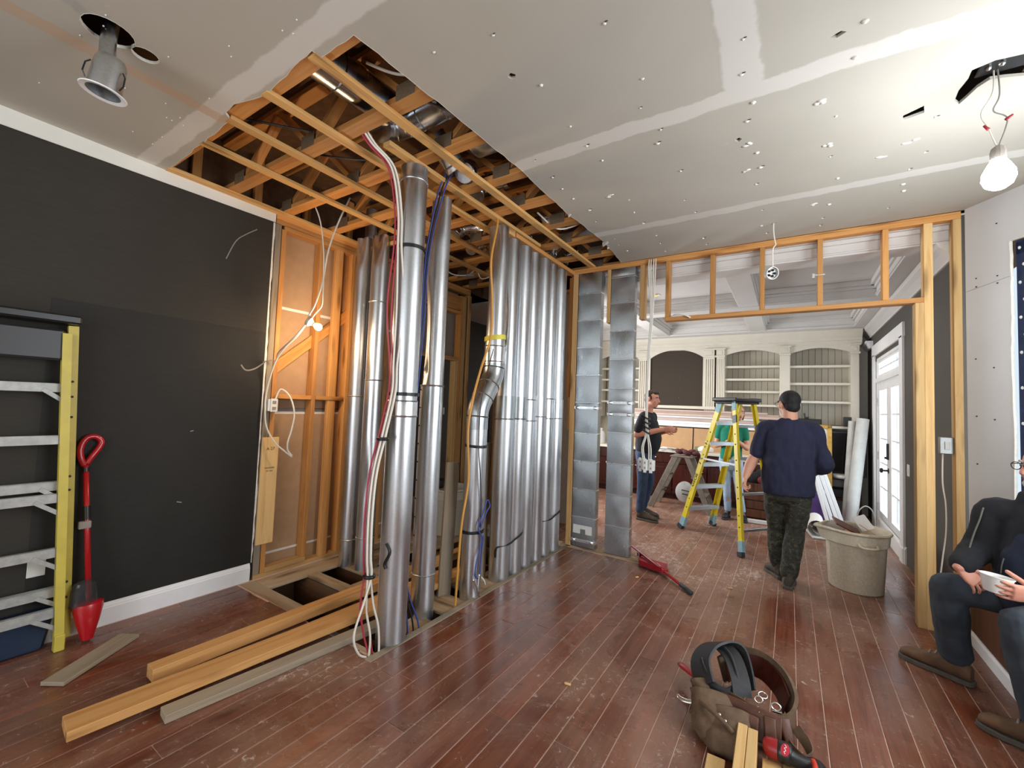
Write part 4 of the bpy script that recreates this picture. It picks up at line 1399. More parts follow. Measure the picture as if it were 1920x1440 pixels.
# second duct, squashed near the top
d2 = root('round_duct', (-2.21, 2.30, -0.1), 'galvanized round duct dented at the top, second in the row behind the cable-strapped duct', 'duct')
x2, y2 = -2.20, 2.305
duct_part('lower_pipe', zline(x2, y2, -0.12, 1.62), 0.083, d2)
seam(x2, y2, 0.083, 1.62, d2)
duct_part('upper_pipe', zline(x2, y2, 1.62, 3.02, 36), 0.080, d2, dents=((2.0, 0.45, 0.035, 4.1, 0.9), (1.74, 0.12, 0.04, 4.3, 0.7), (3.05, 0.35, 0.07, 4.6, 1.3), (3.05, 0.30, 0.05, 2.0, 1.2)))
seam(x2, y2, 0.083, 0.28, d2)
rib_line(x2, y2, 0.083, 0.3, 1.6, -2.3, d2)
mb = MB()
for k in range(9):
    mb.ball((x2 + 0.084 * math.cos(-2.05), y2 + 0.084 * math.sin(-2.05), 0.55 + 0.13 * k), 0.006, 6, 4)
mb.build('rivet_heads', M['black_plastic'], d2)['kind'] = 'stuff'

# duct with the offset elbow
d3 = root('round_duct', (-2.10, 2.72, -0.1), 'galvanized round duct with a jointed offset elbow and the yellow tape', 'duct')
xe_, y3a, y3b = -2.10, 2.73, 2.93
duct_part('lower_pipe', zline(xe_, y3a, -0.1, 1.30), 0.085, d3, dents=((0.62, 0.15, 0.012, 4.5, 0.6),))
eb = [(xe_, y3a, 1.30), (xe_, y3a, 1.40), (xe_, y3a + 0.015, 1.475), (xe_, y3a + 0.06, 1.55), (xe_, y3b - 0.06, 1.66), (xe_, y3b - 0.015, 1.735), (xe_, y3b, 1.81), (xe_, y3b, 1.85)]
duct_part('elbow', spline(eb, 3), 0.088, d3, 'galv_flat')
pe = [V(q) for q in eb]
for i in (1, 3, 4, 6):
    t = (pe[i + 1] - pe[i - 1]).normalized()
    q = t.to_track_quat('Z', 'Y').to_matrix()
    MB().lathe([(0.088, -0.006), (0.094, 0), (0.088, 0.006)], pe[i], 24, q, cap=False).build('elbow_joint', M['galv_flat'], d3, smooth=0.8)
duct_part('collar', zline(xe_, y3b, 1.83, 1.99, 6), 0.087, d3, 'foil')
duct_part('upper_pipe', zline(xe_, y3b, 1.98, 3.02, 30), 0.084, d3, dents=((2.45, 0.5, 0.02, 3.9, 0.7), (2.9, 0.35, 0.028, 4.8, 0.9)))
seam(xe_, y3b, 0.084, 1.99, d3)
seam(xe_, y3b, 0.084, 1.86, d3)
strap(xe_, y3a, 0.085, 1.17, d3, tilt=-0.005)
strap(xe_, y3a, 0.085, 0.50, d3, tilt=0.004)
mb = MB()
n = 24
rings = []
for rr, dz in ((0.088, -0.02), (0.088, 0.02), (0.0905, 0.02), (0.0905, -0.02)):
    rings.append([V((xe_ + rr * math.cos(2 * PI * j / n), y3b + rr * math.sin(2 * PI * j / n), 2.06 + dz + 0.012 * math.sin(2 * PI * j / n + 1))) for j in range(n)])
mb.loft(rings + [rings[0]], cap=False)
mb.build('yellow_tape', M['yellow_tape'], d3)

# row of six ducts along the wall line
names = ('nearest the weathered grey board', 'second in the row from the grey board', 'third in the row from the grey board',
         'fourth in the row, counted from the grey board', 'fifth in the row, next to last', 'last in the row, beside the corner stud')
wy = (3.155, 3.345, 3.535, 3.725, 3.915, 4.10)
for k, y in enumerate(wy):
    p = root('round_duct', (-2.125, y, -0.1), 'galvanized round duct in the wall row, ' + names[k], 'duct', 'row of six round wall ducts')
    x = -2.125 + 0.012 * (k % 2)
    r = 0.086
    zj = (1.38, 1.38, 1.36, 1.40, 1.38, 1.38)[k]
    duct_part('lower_pipe', zline(x, y, -0.08, zj), r + 0.002, p)
    duct_part('coupling', zline(x, y, zj - 0.01, zj + 0.2, 5), r + 0.004, p, 'galv_flat' if k in (0, 1) else 'galv')
    de = ((2.28, 0.28, 0.035, 4.5, 0.8),) if k == 0 else (((1.5, 0.14, 0.02, 4.6, 0.6),) if k == 3 else ())
    top = 2.985
    duct_part('upper_pipe', zline(x, y, zj + 0.19, top, 30), r - 0.002, p, dents=de)
    seam(x, y, r + 0.001, zj, p)
    if k in (2, 4):
        seam(x, y, r + 0.001, zj + 0.2, p)
# two black straps slung across neighbouring ducts near their feet
for a, b, z, lab in ((0, 1, 0.30, 'black strap slung across the first two ducts of the wall row'), (4, 5, 0.36, 'black strap slung across the last two ducts of the wall row')):
    xa = -2.125 + 0.094
    pts = [(-2.10, wy[a] - 0.097, z - 0.10), (-2.09, wy[a] - 0.094, z - 0.02), (xa, wy[a], z), (xa + 0.004, (wy[a] + wy[b]) / 2, z + 0.02), (xa + 0.012, wy[b], z + 0.05), (-2.06, wy[b] + 0.075, z + 0.07)]
    o = MB().tube(spline(pts, 6), 0.009, 6, flat=0.35).build('strap', M['black_tie'], smooth=True)
    tag(o, lab, 'strap')

# paired rear ducts, pinched at their tops
for k, (x, y, lab) in enumerate(((-3.40, 2.555, 'rear galvanized duct of the pinched pair, on the stud wall side'), (-3.20, 2.585, 'rear galvanized duct of the pinched pair, farther from the studs'))):
    p = root('round_duct', (x, y, -0.03), lab, 'duct')
    r = 0.074 if k == 0 else 0.080
    zj = (1.53, 1.68)[k]
    duct_part('lower_pipe', zline(x, y, -0.02, zj), r, p, dents=((0.85, 0.3, 0.02, 5.0, 0.7),) if k else ())
    duct_part('upper_pipe', zline(x, y, zj, 3.03, 36), r - 0.002, p, dents=((3.02, 0.28, 0.055, 4.9, 1.0), (3.02, 0.28, 0.05, 1.9, 1.2)))
    seam(x, y, r, zj, p)
    seam(x, y, r, 0.22 + 0.05 * k, p)
    if k == 1:
        seam(x, y, r, 2.40, p)
p = root('round_duct', (-3.52, 2.70, 0), 'slim rear duct standing deepest between the pinched pair and the stud wall', 'duct')
duct_part('pipe', zline(-3.53, 2.72, -0.02, 3.4), 0.06, p)
seam(-3.53, 2.72, 0.06, 2.38, p)

# flat rectangular ducts in the framed wall
for k, (x0, x1, zbot, lab) in enumerate(((-1.975, -1.71, 0.0, 'flat cross-broken wall duct with a white label by its foot, next to the corner stud'),
                                         (-1.60, -1.345, 0.0, 'flat cross-broken wall duct between the two hanging studs'))):
    p = root('flat_duct', ((x0 + x1) / 2, YF + 0.05, 0), lab, 'duct')
    y0, y1 = YF + 0.002, YF + 0.085
    rib = [0.02, 0.33, 0.63, 0.93, 1.23, 1.50, 1.56, 1.86, 2.16, 2.46, 2.76, 2.99] if k == 0 else [0.02, 0.30, 0.62, 0.94, 1.26, 1.46, 1.58, 1.72, 2.02, 2.32, 2.62, 2.90, 2.99]
    for a, b in zip(rib, rib[1:]):
        mb = MB()
        n = 5
        # shallow pillow of a cross-broken panel
        vs, fs = [], []
        for i in range(n + 1):
            for j in range(n + 1):
                u, w = i / n, j / n
                d = 0.009 * (1 - max(abs(2 * u - 1), abs(2 * w - 1)))
                vs.append((x0 + (x1 - x0) * u, y0 - d, a + (b - a) * w))
        for i in range(n):
            for j in range(n):
                q = i * (n + 1) + j
                fs.append((q, q + n + 1, q + n + 2, q + 1))
        mb.add(vs, fs)
        mb.add([(x0, y0, a), (x1, y0, a), (x1, y1, a), (x0, y1, a), (x0, y0, b), (x1, y0, b), (x1, y1, b), (x0, y1, b)],
               [(1, 2, 6, 5), (3, 0, 4, 7), (2, 3, 7, 6), (0, 1, 2, 3), (4, 7, 6, 5)])
        mb.build('duct_panel', M['galv_flat'], p, smooth=0.5)
    for z in rib[1:-1]:
        MB().box(x0 - 0.003, x1 + 0.003, y0 - 0.009, y1 + 0.003, z - 0.006, z + 0.006).build('rib', M['bright_rib'], p, bevel=0.003)
    for z in ((1.505, 0.085) if k == 0 else (1.45, 1.57)):
        mb = MB().box(x0 - 0.008, x1 + 0.008, y0 - 0.012, y1 + 0.004, z - 0.014, z + 0.014)
        for q in (x0 + 0.03, x1 - 0.03):
            mb.ball((q, y0 - 0.014, z), (0.022, 0.008, 0.018), 8, 5)
        mb.build('drive_cleat', M['foil'], p, bevel=0.002)
    if k == 0:
        MB().box(x0 + 0.02, x1 - 0.03, y0 - 0.007, y0 - 0.005, 0.16, 0.25).build('label', M['paper'], p)

# ------------------------------------------------------------ ducts up between the trusses
def run(lab, pts, r, m='galv', cat='duct', ribs=0, flat=1.0, grp='ducts between the trusses'):
    p = root('ceiling_duct', pts[0], lab, cat, grp)
    mb = MB().tube(spline(pts, 6), r, 20, flat=flat, side=(0, 0, 1) if flat != 1 else None)
    mb.build('pipe', M[m], p, smooth=0.9)
    sp_ = spline(pts, 6)
    for i in range(ribs):
        k = int((i + 0.5) * (len(sp_) - 1) / ribs)
        a, b = sp_[k], sp_[min(k + 1, len(sp_) - 1)]
        q = (b - a).normalized().to_track_quat('Z', 'Y').to_matrix()
        MB().lathe([(r, -0.006), (r + 0.005, 0), (r, 0.006)], a, 20, q, cap=False).build('joint', M[m], p, smooth=0.8)
    return p


run('thick straight duct lying along the trusses at the near edge of the cut-out', [(-2.06, 0.95, 3.255), (-2.05, 1.3, 3.255), (-2.04, 1.66, 3.255)], 0.10, 'galv_dark', ribs=1)
run('dark segmented elbow duct above the second furring strip', [(-2.10, 1.64, 3.16), (-2.09, 1.74, 3.22), (-1.95, 1.78, 3.25), (-1.7, 1.78, 3.26), (-1.3, 1.78, 3.26)], 0.085, 'galv_dark', ribs=6)
run('bright elbow duct with an open end beside the tall front duct', [(-2.02, 2.02, 3.30), (-1.98, 2.12, 3.20), (-1.97, 2.16, 3.16), (-1.96, 2.19, 3.13)], 0.075, 'galv', ribs=2)
run('segmented elbow just past the bright open-ended one', [(-1.95, 2.26, 3.14), (-1.98, 2.34, 3.20), (-2.05, 2.42, 3.26), (-2.2, 2.62, 3.28)], 0.07, 'galv_dark', ribs=5)
run('oval duct end wrapped with a black strap at the cut edge', [(-1.78, 2.16, 3.22), (-1.6, 2.16, 3.22), (-1.1, 2.16, 3.22)], 0.055, 'galv', flat=1.7, ribs=1)
run('ribbed elbow over the fourth truss', [(-2.10, 2.58, 3.15), (-2.10, 2.62, 3.24), (-2.0, 2.66, 3.27), (-1.85, 2.68, 3.27)], 0.065, 'galv_dark', ribs=5)
run('foil-wrapped flexible elbow over the middle of the chase', [(-2.72, 3.06, 3.12), (-2.68, 3.12, 3.2), (-2.58, 3.2, 3.22), (-2.45, 3.25, 3.2)], 0.062, 'foil', ribs=6)
run('small foil elbow at the rear of the chase', [(-2.85, 3.46, 3.12), (-2.84, 3.52, 3.2), (-2.74, 3.58, 3.24)], 0.055, 'foil', ribs=4)
run('shiny elbow over the paired rear ducts', [(-3.05, 3.0, 3.1), (-3.02, 3.06, 3.2), (-2.9, 3.12, 3.22)], 0.055, 'galv', ribs=3)
run('large oval duct lying beside the cut edge of the ceiling', [(-1.92, 3.44, 3.24), (-1.75, 3.44, 3.24), (-1.1, 3.44, 3.24)], 0.06, 'galv', flat=1.9)
run('rear oval duct at the cut edge, next to the framed wall', [(-1.98, 3.86, 3.24), (-1.8, 3.86, 3.24), (-1.1, 3.86, 3.24)], 0.055, 'galv', flat=1.8)
run('round duct stub with a dark oval mouth above the duct row', [(-2.14, 3.42, 3.10), (-2.12, 3.44, 3.20), (-2.0, 3.44, 3.25)], 0.06, 'galv_dark', ribs=3)
run('bright foil elbow above the last ducts of the row', [(-2.12, 3.90, 3.08), (-2.10, 3.90, 3.18), (-1.98, 3.88, 3.25)], 0.06, 'foil', ribs=3)
run('dark elbow over the corner of the framed wall', [(-2.10, 4.14, 3.06), (-2.08, 4.18, 3.16), (-1.95, 4.22, 3.22)], 0.055, 'galv_dark', ribs=3)
# ------------------------------------------------------------ cables and hanging lamps
def cab(lab, pts, r, m, grp=None, cat='cable', name='cable'):
    return tag(cable(name, pts, r, M[m]), lab, cat, grp)


fx, fy = bx_, by_
path = [(-2.13, 1.50, 3.13), (-2.12, 1.60, 3.04), (-2.10, 1.745, 2.95), (-2.10, 1.815, 2.70), (-2.10, 1.825, 2.48), (-2.09, 1.815, 2.1), (-2.09, 1.83, 1.75), (-2.08, 1.825, 1.56),
        (-2.07, 1.76, 1.30), (-2.05, 1.69, 1.08), (-2.04, 1.665, 0.84), (-2.04, 1.67, 0.60), (-2.05, 1.69, 0.48)]


def off(dx, dy, bulge=0.0, tail=()):
    out = []
    for i, q in enumerate(path):
        b = bulge * math.exp(-((q[2] - 2.1) / 0.25) ** 2)
        out.append((q[0] + dx, q[1] + dy + b, q[2]))
    return out + list(tail)


g = 'cables tied down the tall front duct'
cab('white cable of the front duct bundle that bows out over the upper pipe', off(0.012, -0.012, 0.02, [(-2.06, 1.70, 0.28), (-2.05, 1.73, 0.12), (-2.06, 1.735, 0.0)]), 0.0065, 'white_cable', g)
cab('white cable of the front duct bundle that loops aside near the floor', off(0.024, 0.006, 0.05, [(-2.04, 1.665, 0.34), (-2.05, 1.615, 0.17), (-2.06, 1.66, 0.05), (-2.065, 1.72, 0.0)]), 0.0065, 'white_cable', g)
cab('white cable of the front duct bundle that swings out towards the duct foot', off(0.006, 0.012, 0.085, [(-2.05, 1.74, 0.30), (-2.05, 1.785, 0.16), (-2.05, 1.80, 0.02), (-2.06, 1.80, -0.05)]), 0.0065, 'white_cable', g)
cab('dark red cable of the front duct bundle', off(-0.012, -0.018, -0.03, [(-2.07, 1.665, 0.30), (-2.07, 1.70, 0.13), (-2.07, 1.745, 0.0)]), 0.0055, 'red_cable', g)
cab('pink red cable in the middle of the front duct bundle', off(-0.004, -0.004, -0.015, [(-2.06, 1.70, 0.30), (-2.06, 1.735, 0.12), (-2.065, 1.765, 0.0)]), 0.0055, 'red_cable', g)
for z, (x, y), lab in ((1.27, (-2.05, 1.745), 'upper black tie around the cable bundle, below the coupling'), (0.48, (-2.04, 1.69), 'lower black tie around the cable bundle, above its loops')):
    o = MB().tube([(x + 0.03 * math.cos(t * PI / 6), y + 0.026 * math.sin(t * PI / 6), z) for t in range(13)], 0.011, 6, cap=False).build('cable_tie', M['black_tie'], smooth=True)
    tag(o, lab, 'cable tie')
g = 'blue cables behind the tall front duct'
for k, (m_, lab) in enumerate((('blue_cable', 'blue cable running down behind the tall front duct'), ('black_plastic', 'black cable running down behind the tall front duct'), ('blue_cable', 'second blue cable behind the tall front duct, nearer the dented duct'))):
    dx, dy = 0.012 * k, 0.014 * k
    cab(lab, [(-2.03 + dx, 2.17 + dy, 3.12), (-2.06 + dx, 2.12 + dy, 2.95), (-2.09, 2.065 + dy, 2.5), (-2.10, 2.06 + dy, 2.0), (-2.12, 2.04 + dy, 1.4), (-2.12, 2.03 + dy, 0.8), (-2.11, 2.035 + dy, 0.3), (-2.09 + dx, 2.06 + 2.4 * dy, 0.06), (-2.09 + dx, 2.07 + 2.8 * dy, -0.03)], 0.0055, m_, g)
cab('amber yellow cable running down the duct with the offset elbow', [(-2.06, 2.83, 3.12), (-2.03, 2.80, 2.98), (-2.02, 2.72, 2.66), (-2.02, 2.76, 2.35), (-2.02, 2.76, 2.05), (-2.03, 2.66, 1.78), (-2.03, 2.57, 1.52), (-2.04, 2.545, 1.28), (-2.04, 2.575, 0.92), (-2.05, 2.53, 0.60), (-2.06, 2.52, 0.25), (-2.08, 2.53, -0.03)], 0.0095, 'orange_cable')
cab('black cord hanging down the elbow duct from its yellow tape', [(-2.02, 2.80, 1.95), (-2.01, 2.66, 1.55), (-2.01, 2.645, 1.2), (-2.00, 2.67, 0.95), (-2.005, 2.70, 0.72), (-2.005, 2.70, 0.55)], 0.004, 'black_plastic')
cab('coil of blue and black cord tied to the elbow duct', [(-2.0, 2.70, 0.55), (-1.99, 2.76, 0.66), (-1.985, 2.79, 0.70), (-1.99, 2.76, 0.75), (-1.995, 2.72, 0.66), (-2.0, 2.67, 0.55), (-1.995, 2.72, 0.45), (-1.995, 2.66, 0.30), (-1.995, 2.65, 0.20), (-1.995, 2.70, 0.17), (-2.0, 2.72, 0.30), (-1.995, 2.735, 0.48)], 0.0055, 'blue_cable')
cab('bunch of silver connector ends below the blue coil', [(-1.99, 2.62, 0.18), (-1.985, 2.66, 0.11), (-1.985, 2.70, 0.03), (-1.985, 2.68, 0.10), (-1.985, 2.69, 0.20)], 0.007, 'steel', cat='connector', name='connector')

# white cables hanging in the framed wall, with boxes at their lower end
wcx = (-1.20, -1.18, -1.155, -1.135)
g = 'white cables hanging in the framed wall'
labs = ('first white cable of the four hanging beside the hanging stud', 'second white cable of the four hanging beside the hanging stud', 'third white cable of the four hanging beside the hanging stud', 'fourth white cable of the four, on the header side')
for k, x in enumerate(wcx):
    xb_ = (-1.205, -1.19, -1.15, -1.13)[k]
    cab(labs[k], [(x, YF - 0.02, 3.03), (x, YF - 0.03, 2.9), (-1.165 + 0.008 * k, YF - 0.06, 2.45), (-1.185 + 0.006 * k, YF - 0.06, 2.0), (-1.19 + 0.005 * k, YF - 0.06, 1.5), (-1.185 + 0.008 * k, YF - 0.06, 1.28), (xb_ - 0.015 + 0.012 * (k > 1), YF - 0.06, 1.14), (xb_, YF - 0.06, 1.02)], 0.006, 'white_cable', g)
mb = MB()
for k in range(4):
    z0 = 1.43 - 0.045 * k
    mb.tube([(-1.22 + 0.005 * k, YF - 0.09, z0 + 0.02), (-1.18, YF - 0.095, z0), (-1.14, YF - 0.09, z0 - 0.02), (-1.15, YF - 0.05, z0 - 0.01), (-1.20, YF - 0.04, z0 + 0.01)], 0.009, 6)
tag(mb.build('cable_tie', M['black_tie'], smooth=True), 'black tie wrapped round the four hanging white cables', 'cable tie')
for k, (x, dy, lab) in enumerate(((-1.235, -0.02, 'clear junction box at the end of the hanging white cables'), (-1.175, -0.07, 'middle white junction box at the end of the hanging white cables'), (-1.118, -0.07, 'white junction box on the header side of the hanging cables'))):
    p = root('junction_box', (x, YF + dy, 0.92), lab, 'junction box', 'boxes on the hanging white cables')
    mb = MB().box(x - 0.026, x + 0.026, YF + dy - 0.03, YF + dy + 0.03, 0.92, 1.02)
    mb.build('box', M['white_plastic'], p, bevel=0.003)
    mb = MB().box(x - 0.015, x + 0.015, YF + dy - 0.034, YF + dy - 0.03, 0.90, 1.035)
    mb.build('mounting_ear', M['white_plastic'], p, bevel=0.001)
    for z in (0.945, 0.995):
        MB().box(x - 0.006, x + 0.006, YF + dy - 0.036, YF + dy - 0.0345, z - 0.01, z + 0.01).build('slot', M['grey_board'], p)

# outlet box and cable on the left studs
ob = root('outlet_box', (-3.645, 1.885, 1.38), 'white outlet box fixed by the cut edge of the dark wall above the pale board', 'outlet')
MB().box(-3.665, -3.61, 1.865, 1.945, 1.375, 1.475).build('box', M['white_plastic'], ob, bevel=0.003)
MB().box(-3.61, -3.60, 1.88, 1.935, 1.37, 1.48).build('receptacle', M['white_plastic'], ob, bevel=0.002)
for z in (1.40, 1.45):
    MB().box(-3.60, -3.596, 1.893, 1.922, z - 0.012, z + 0.012).build('socket', M['grey_board'], ob)
cab('white cable looping out of the outlet box over the pale board', [(-3.63, 1.93, 1.475), (-3.61, 1.96, 1.56), (-3.57, 2.02, 1.50), (-3.54, 2.05, 1.36), (-3.54, 2.035, 1.22), (-3.54, 2.01, 1.12), (-3.55, 2.02, 1.05), (-3.55, 2.06, 1.0)], 0.007, 'white_cable')
MB().tube([(-3.54, 2.036, 1.23), (-3.54, 2.034, 1.205)], 0.0095, 8).build('tape_wrap', M['black_tie'], bpy.data.objects['cable.014'] if 'cable.014' in bpy.data.objects else None) if False else None

# wires running to the bare warm bulb
WB = V((-3.20, 2.045, 2.06))
cab('white wire dropping from the trusses to the bulb holder, nearer the studs', [(-3.34, 1.93, 3.20), (-3.30, 2.02, 3.0), (-3.28, 2.06, 2.75), (-3.27, 2.07, 2.5), (-3.25, 2.06, 2.36), (-3.24, 2.05, 2.26), (-3.25, 2.0, 2.18), (-3.26, 1.985, 2.145)], 0.0055, 'white_cable', 'wires of the bare warm bulb')
cab('white wire dropping from the trusses to the bulb holder, crossing the other', [(-3.22, 2.24, 3.25), (-3.25, 2.16, 3.0), (-3.27, 2.10, 2.75), (-3.28, 2.075, 2.5), (-3.28, 2.05, 2.38), (-3.28, 2.01, 2.25), (-3.28, 1.97, 2.17), (-3.27, 1.975, 2.14)], 0.007, 'white_cable', 'wires of the bare warm bulb')
cab('white cable sagging from the bulb holder to the wall, then down the cut edge', [(-3.27, 1.96, 2.12), (-3.36, 1.93, 2.0), (-3.46, 1.89, 1.90), (-3.54, 1.87, 1.80), (-3.60, 1.86, 1.66), (-3.625, 1.85, 1.52), (-3.62, 1.845, 1.40), (-3.61, 1.86, 1.25), (-3.58, 1.92, 1.12), (-3.56, 2.0, 1.04), (-3.55, 2.06, 0.99)], 0.0065, 'white_cable')
cab('thin grey wire from the bulb holder to the scratched wall edge', [(-3.27, 1.955, 2.11), (-3.38, 1.91, 1.98), (-3.52, 1.87, 1.86), (-3.60, 1.90, 1.80), (-3.63, 1.87, 1.80), (-3.655, 1.82, 1.78)], 0.004, 'grey_cable')
ax = (WB - V((-3.285, 1.965, 2.125))).normalized()
Q = ax.to_track_quat('Z', 'Y').to_matrix()
hold = root('bare_bulb', (-3.27, 1.975, 2.11), 'lit warm bulb in a white holder hanging on wires by the stud wall', 'lamp')
b0 = V((-3.285, 1.96, 2.125))
MB().lathe([(0.0, 0.0), (0.036, 0.0), (0.040, 0.006), (0.040, 0.026), (0.030, 0.034), (0.020, 0.05), (0.0, 0.05)], b0, 20, Q).build('holder', plain('porcelain', srgb(206, 196, 170), 0.35), hold, smooth=0.6)
MB().lathe([(0.0, 0.05), (0.014, 0.05), (0.015, 0.062), (0.0, 0.063)], b0, 14, Q).build('screw_base', M['steel'], hold, smooth=0.6)
prof = [(0.0, 0.060), (0.013, 0.061), (0.016, 0.070), (0.026, 0.085), (0.0295, 0.10), (0.026, 0.115), (0.016, 0.126), (0.0, 0.130)]
warm = emit('warm_bulb_glass', (1.0, 0.62, 0.28), 26.0)
bl = MB().lathe(prof, b0, 20, Q).build('bulb', warm, hold, smooth=True)
pl = bpy.data.lights.new('warm_bulb_light', 'POINT')
pl.energy = 20
pl.color = (1.0, 0.70, 0.42)
pl.shadow_soft_size = 0.06
plo = bpy.data.objects.new('warm_bulb_light', pl)
C.objects.link(plo)
plo.location = b0 + ax * 0.155

# bright cool bulb hanging from the torn hole
cb_ = root('hanging_bulb', (0.765, 2.675, 2.6), 'bright white bulb hanging on two thin wires from the torn ceiling hole', 'lamp')
hx, hy = 0.765, 2.675
cable('wire', [(hx - 0.01, hy, 3.12), (hx - 0.012, hy, 2.98), (hx - 0.05, hy, 2.89), (hx - 0.03, hy, 2.82), (hx - 0.006, hy, 2.73)], 0.003, M['white_cable'], cb_)
cable('wire', [(hx + 0.0, hy, 3.12), (hx + 0.008, hy, 2.96), (hx - 0.012, hy, 2.89), (hx + 0.03, hy, 2.84), (hx + 0.004, hy, 2.73)], 0.003, M['grey_cable'], cb_)
for dx, z, t in ((-0.035, 2.82, -0.6), (0.035, 2.845, 0.9)):
    MB().lathe([(0.0, -0.014), (0.007, -0.013), (0.004, 0.014), (0, 0.014)], (hx + dx, hy, z), 8, Matrix.Rotation(t, 3, 'Y')).build('wire_nut', M['red_metal'], cb_, smooth=True)
MB().lathe([(0.0, 0.0), (0.026, 0.0), (0.027, 0.03), (0.022, 0.05), (0.008, 0.062), (0.0, 0.062)], (hx, hy, 2.665), 12).build('socket', M['grey_board'], cb_, smooth=0.5)
prof = [(0.0, -0.135), (0.022, -0.132), (0.044, -0.115), (0.054, -0.088), (0.052, -0.06), (0.036, -0.025), (0.022, 0.0), (0.0, 0.002)]
cool = emit('white_bulb_glass', (0.93, 0.96, 1.0), 60.0)
MB().lathe(prof, (hx, hy, 2.665), 20).build('bulb', cool, cb_, smooth=True)
pl = bpy.data.lights.new('white_bulb_light', 'POINT')
pl.energy = 12
pl.color = (0.95, 0.97, 1.0)
pl.shadow_soft_size = 0.06
plo = bpy.data.objects.new('white_bulb_light', pl)
C.objects.link(plo)
plo.location = (hx, hy, 2.45)
# dark box and lath in the torn hole
tb = root('ceiling_box', (0.78, 2.65, 3.06), 'dark metal junction box inside the torn ceiling hole above the bright bulb', 'junction box')
MB().box(0.70, 0.86, 2.60, 2.70, 3.075, 3.16).build('box', M['black_plastic'], tb, bevel=0.004)
MB().box(0.60, 1.0, 2.58, 2.585, 3.066, 3.09).build('strap', M['galv_dark'], tb)
for q in ((0.73, 2.64), (0.77, 2.63)):
    MB().ball((q[0], q[1], 3.072), 0.012, 8, 6).build('knockout', M['steel'], tb)
MB().box(0.86, 0.99, 2.60, 2.74, 3.07, 3.075).build('lath', M['osb'], tb)

# can light hanging by its flexible conduit from the round hole
cn = root('can_light', (-2.49, 0.50, 2.78), 'galvanized recessed can light hanging loose from the round ceiling hole', 'light fitting')
cx_, cy_ = -2.487, 0.503
MB().tube(spline([(cx_ + 0.02, cy_ + 0.01, 3.20), (cx_, cy_, 3.04), (cx_, cy_, 2.93)], 4), 0.028, 14).build('conduit', M['galv_dark'], cn, smooth=0.9)
Qc = Matrix.Rotation(0.10, 3, 'Y') @ Matrix.Rotation(-0.10, 3, 'X')
MB().lathe([(0.0, 0.14), (0.030, 0.14), (0.046, 0.132), (0.052, 0.118), (0.055, 0.105), (0.060, -0.02), (0.058, -0.02), (0.052, 0.10), (0.0, 0.12)], (cx_, cy_, 2.80), 24, Qc).build('can', M['galv'], cn, smooth=0.6)
MB().lathe([(0.058, -0.022), (0.078, -0.026), (0.080, -0.022), (0.058, -0.017)], (cx_, cy_, 2.80), 28, Qc, cap=False).build('trim_ring', M['white_paint'], cn, smooth=0.6)
for a in (0.6, 2.7, 4.8):
    MB().tube([V((cx_, cy_, 2.80)) + Qc @ V((0.06 * math.cos(a), 0.06 * math.sin(a), z_)) + Qc @ V((k_ * math.cos(a), k_ * math.sin(a), 0)) for z_, k_ in ((0.08, 0), (0.06, 0.014), (0.02, 0.016), (0.0, 0.004))], 0.003, 5).build('spring_clip', M['black_plastic'], cn)

# round box hanging from the ceiling near the framed wall
rb = root('hanging_box', (-0.13, 3.96, 2.6), 'round white electrical box dangling on a white wire below the ceiling', 'junction box')
cable('wire', [(-0.115, 3.955, 3.08), (-0.115, 3.955, 2.98), (-0.105, 3.95, 2.90), (-0.10, 3.95, 2.87), (-0.118, 3.955, 2.84), (-0.12, 3.96, 2.74), (-0.118, 3.96, 2.70)], 0.0045, M['white_cable'], rb)
Qb = V((0.55, -0.75, -0.25)).normalized().to_track_quat('Z', 'Y').to_matrix()
MB().lathe([(0.046, 0.018), (0.05, 0.018), (0.052, -0.02), (0.0, -0.022), (0.0, -0.012), (0.045, -0.012)], (-0.128, 3.96, 2.645), 24, Qb, cap=False).build('ring', M['white_plastic'], rb, smooth=0.6)
mb = MB()
for a in range(5):
    c_ = V((-0.128, 3.96, 2.645)) + Qb @ V((0.025 * math.cos(a * 1.3), 0.025 * math.sin(a * 1.3), 0.0))
    mb.ball(c_, (0.012, 0.01, 0.014), 8, 5, Qb)
mb.build('terminals', M['black_plastic'], rb)
# white rag on the header, clamp on a stud
mb = MB().tube(spline([(-0.99, YF + 0.01, 2.437), (-0.93, YF - 0.015, 2.445), (-0.86, YF - 0.02, 2.437), (-0.80, YF - 0.012, 2.405)], 5), [0.006] * 4 + [0.016] * 6 + [0.014] * 6, 8, flat=0.6)
tag(mb.build('rag', M['paper'], smooth=True), 'scrap of white paper lying over the header plate', 'paper')
mb = MB().box(0.16, 0.24, YF - 0.012, YF - 0.002, 2.68, 2.69).box(0.155, 0.17, YF - 0.02, YF + 0.01, 2.66, 2.70)
tag(mb.build('clamp', M['steel']), 'small bright clip on a cripple stud over the opening', 'clip')
# outlet box in the slot by the last stud
p = root('outlet_box', (0.985, 4.40, 1.30), 'metal outlet box mounted between the last two studs of the framed wall', 'outlet')
MB().box(0.925, 0.998, 4.35, 4.40, 1.27, 1.39).build('box', M['galv_flat'], p, bevel=0.003)
MB().box(0.95, 0.978, 4.343, 4.35, 1.30, 1.36).build('receptacle', M['felt_roll'], p, bevel=0.002)
cab('white cable hanging in the slot between the last two studs', [(0.95, 4.40, 1.27), (0.95, 4.41, 1.05), (0.965, 4.41, 0.9), (0.965, 4.41, 0.7), (0.945, 4.41, 0.5), (0.93, 4.41, 0.35)], 0.005, 'white_cable')
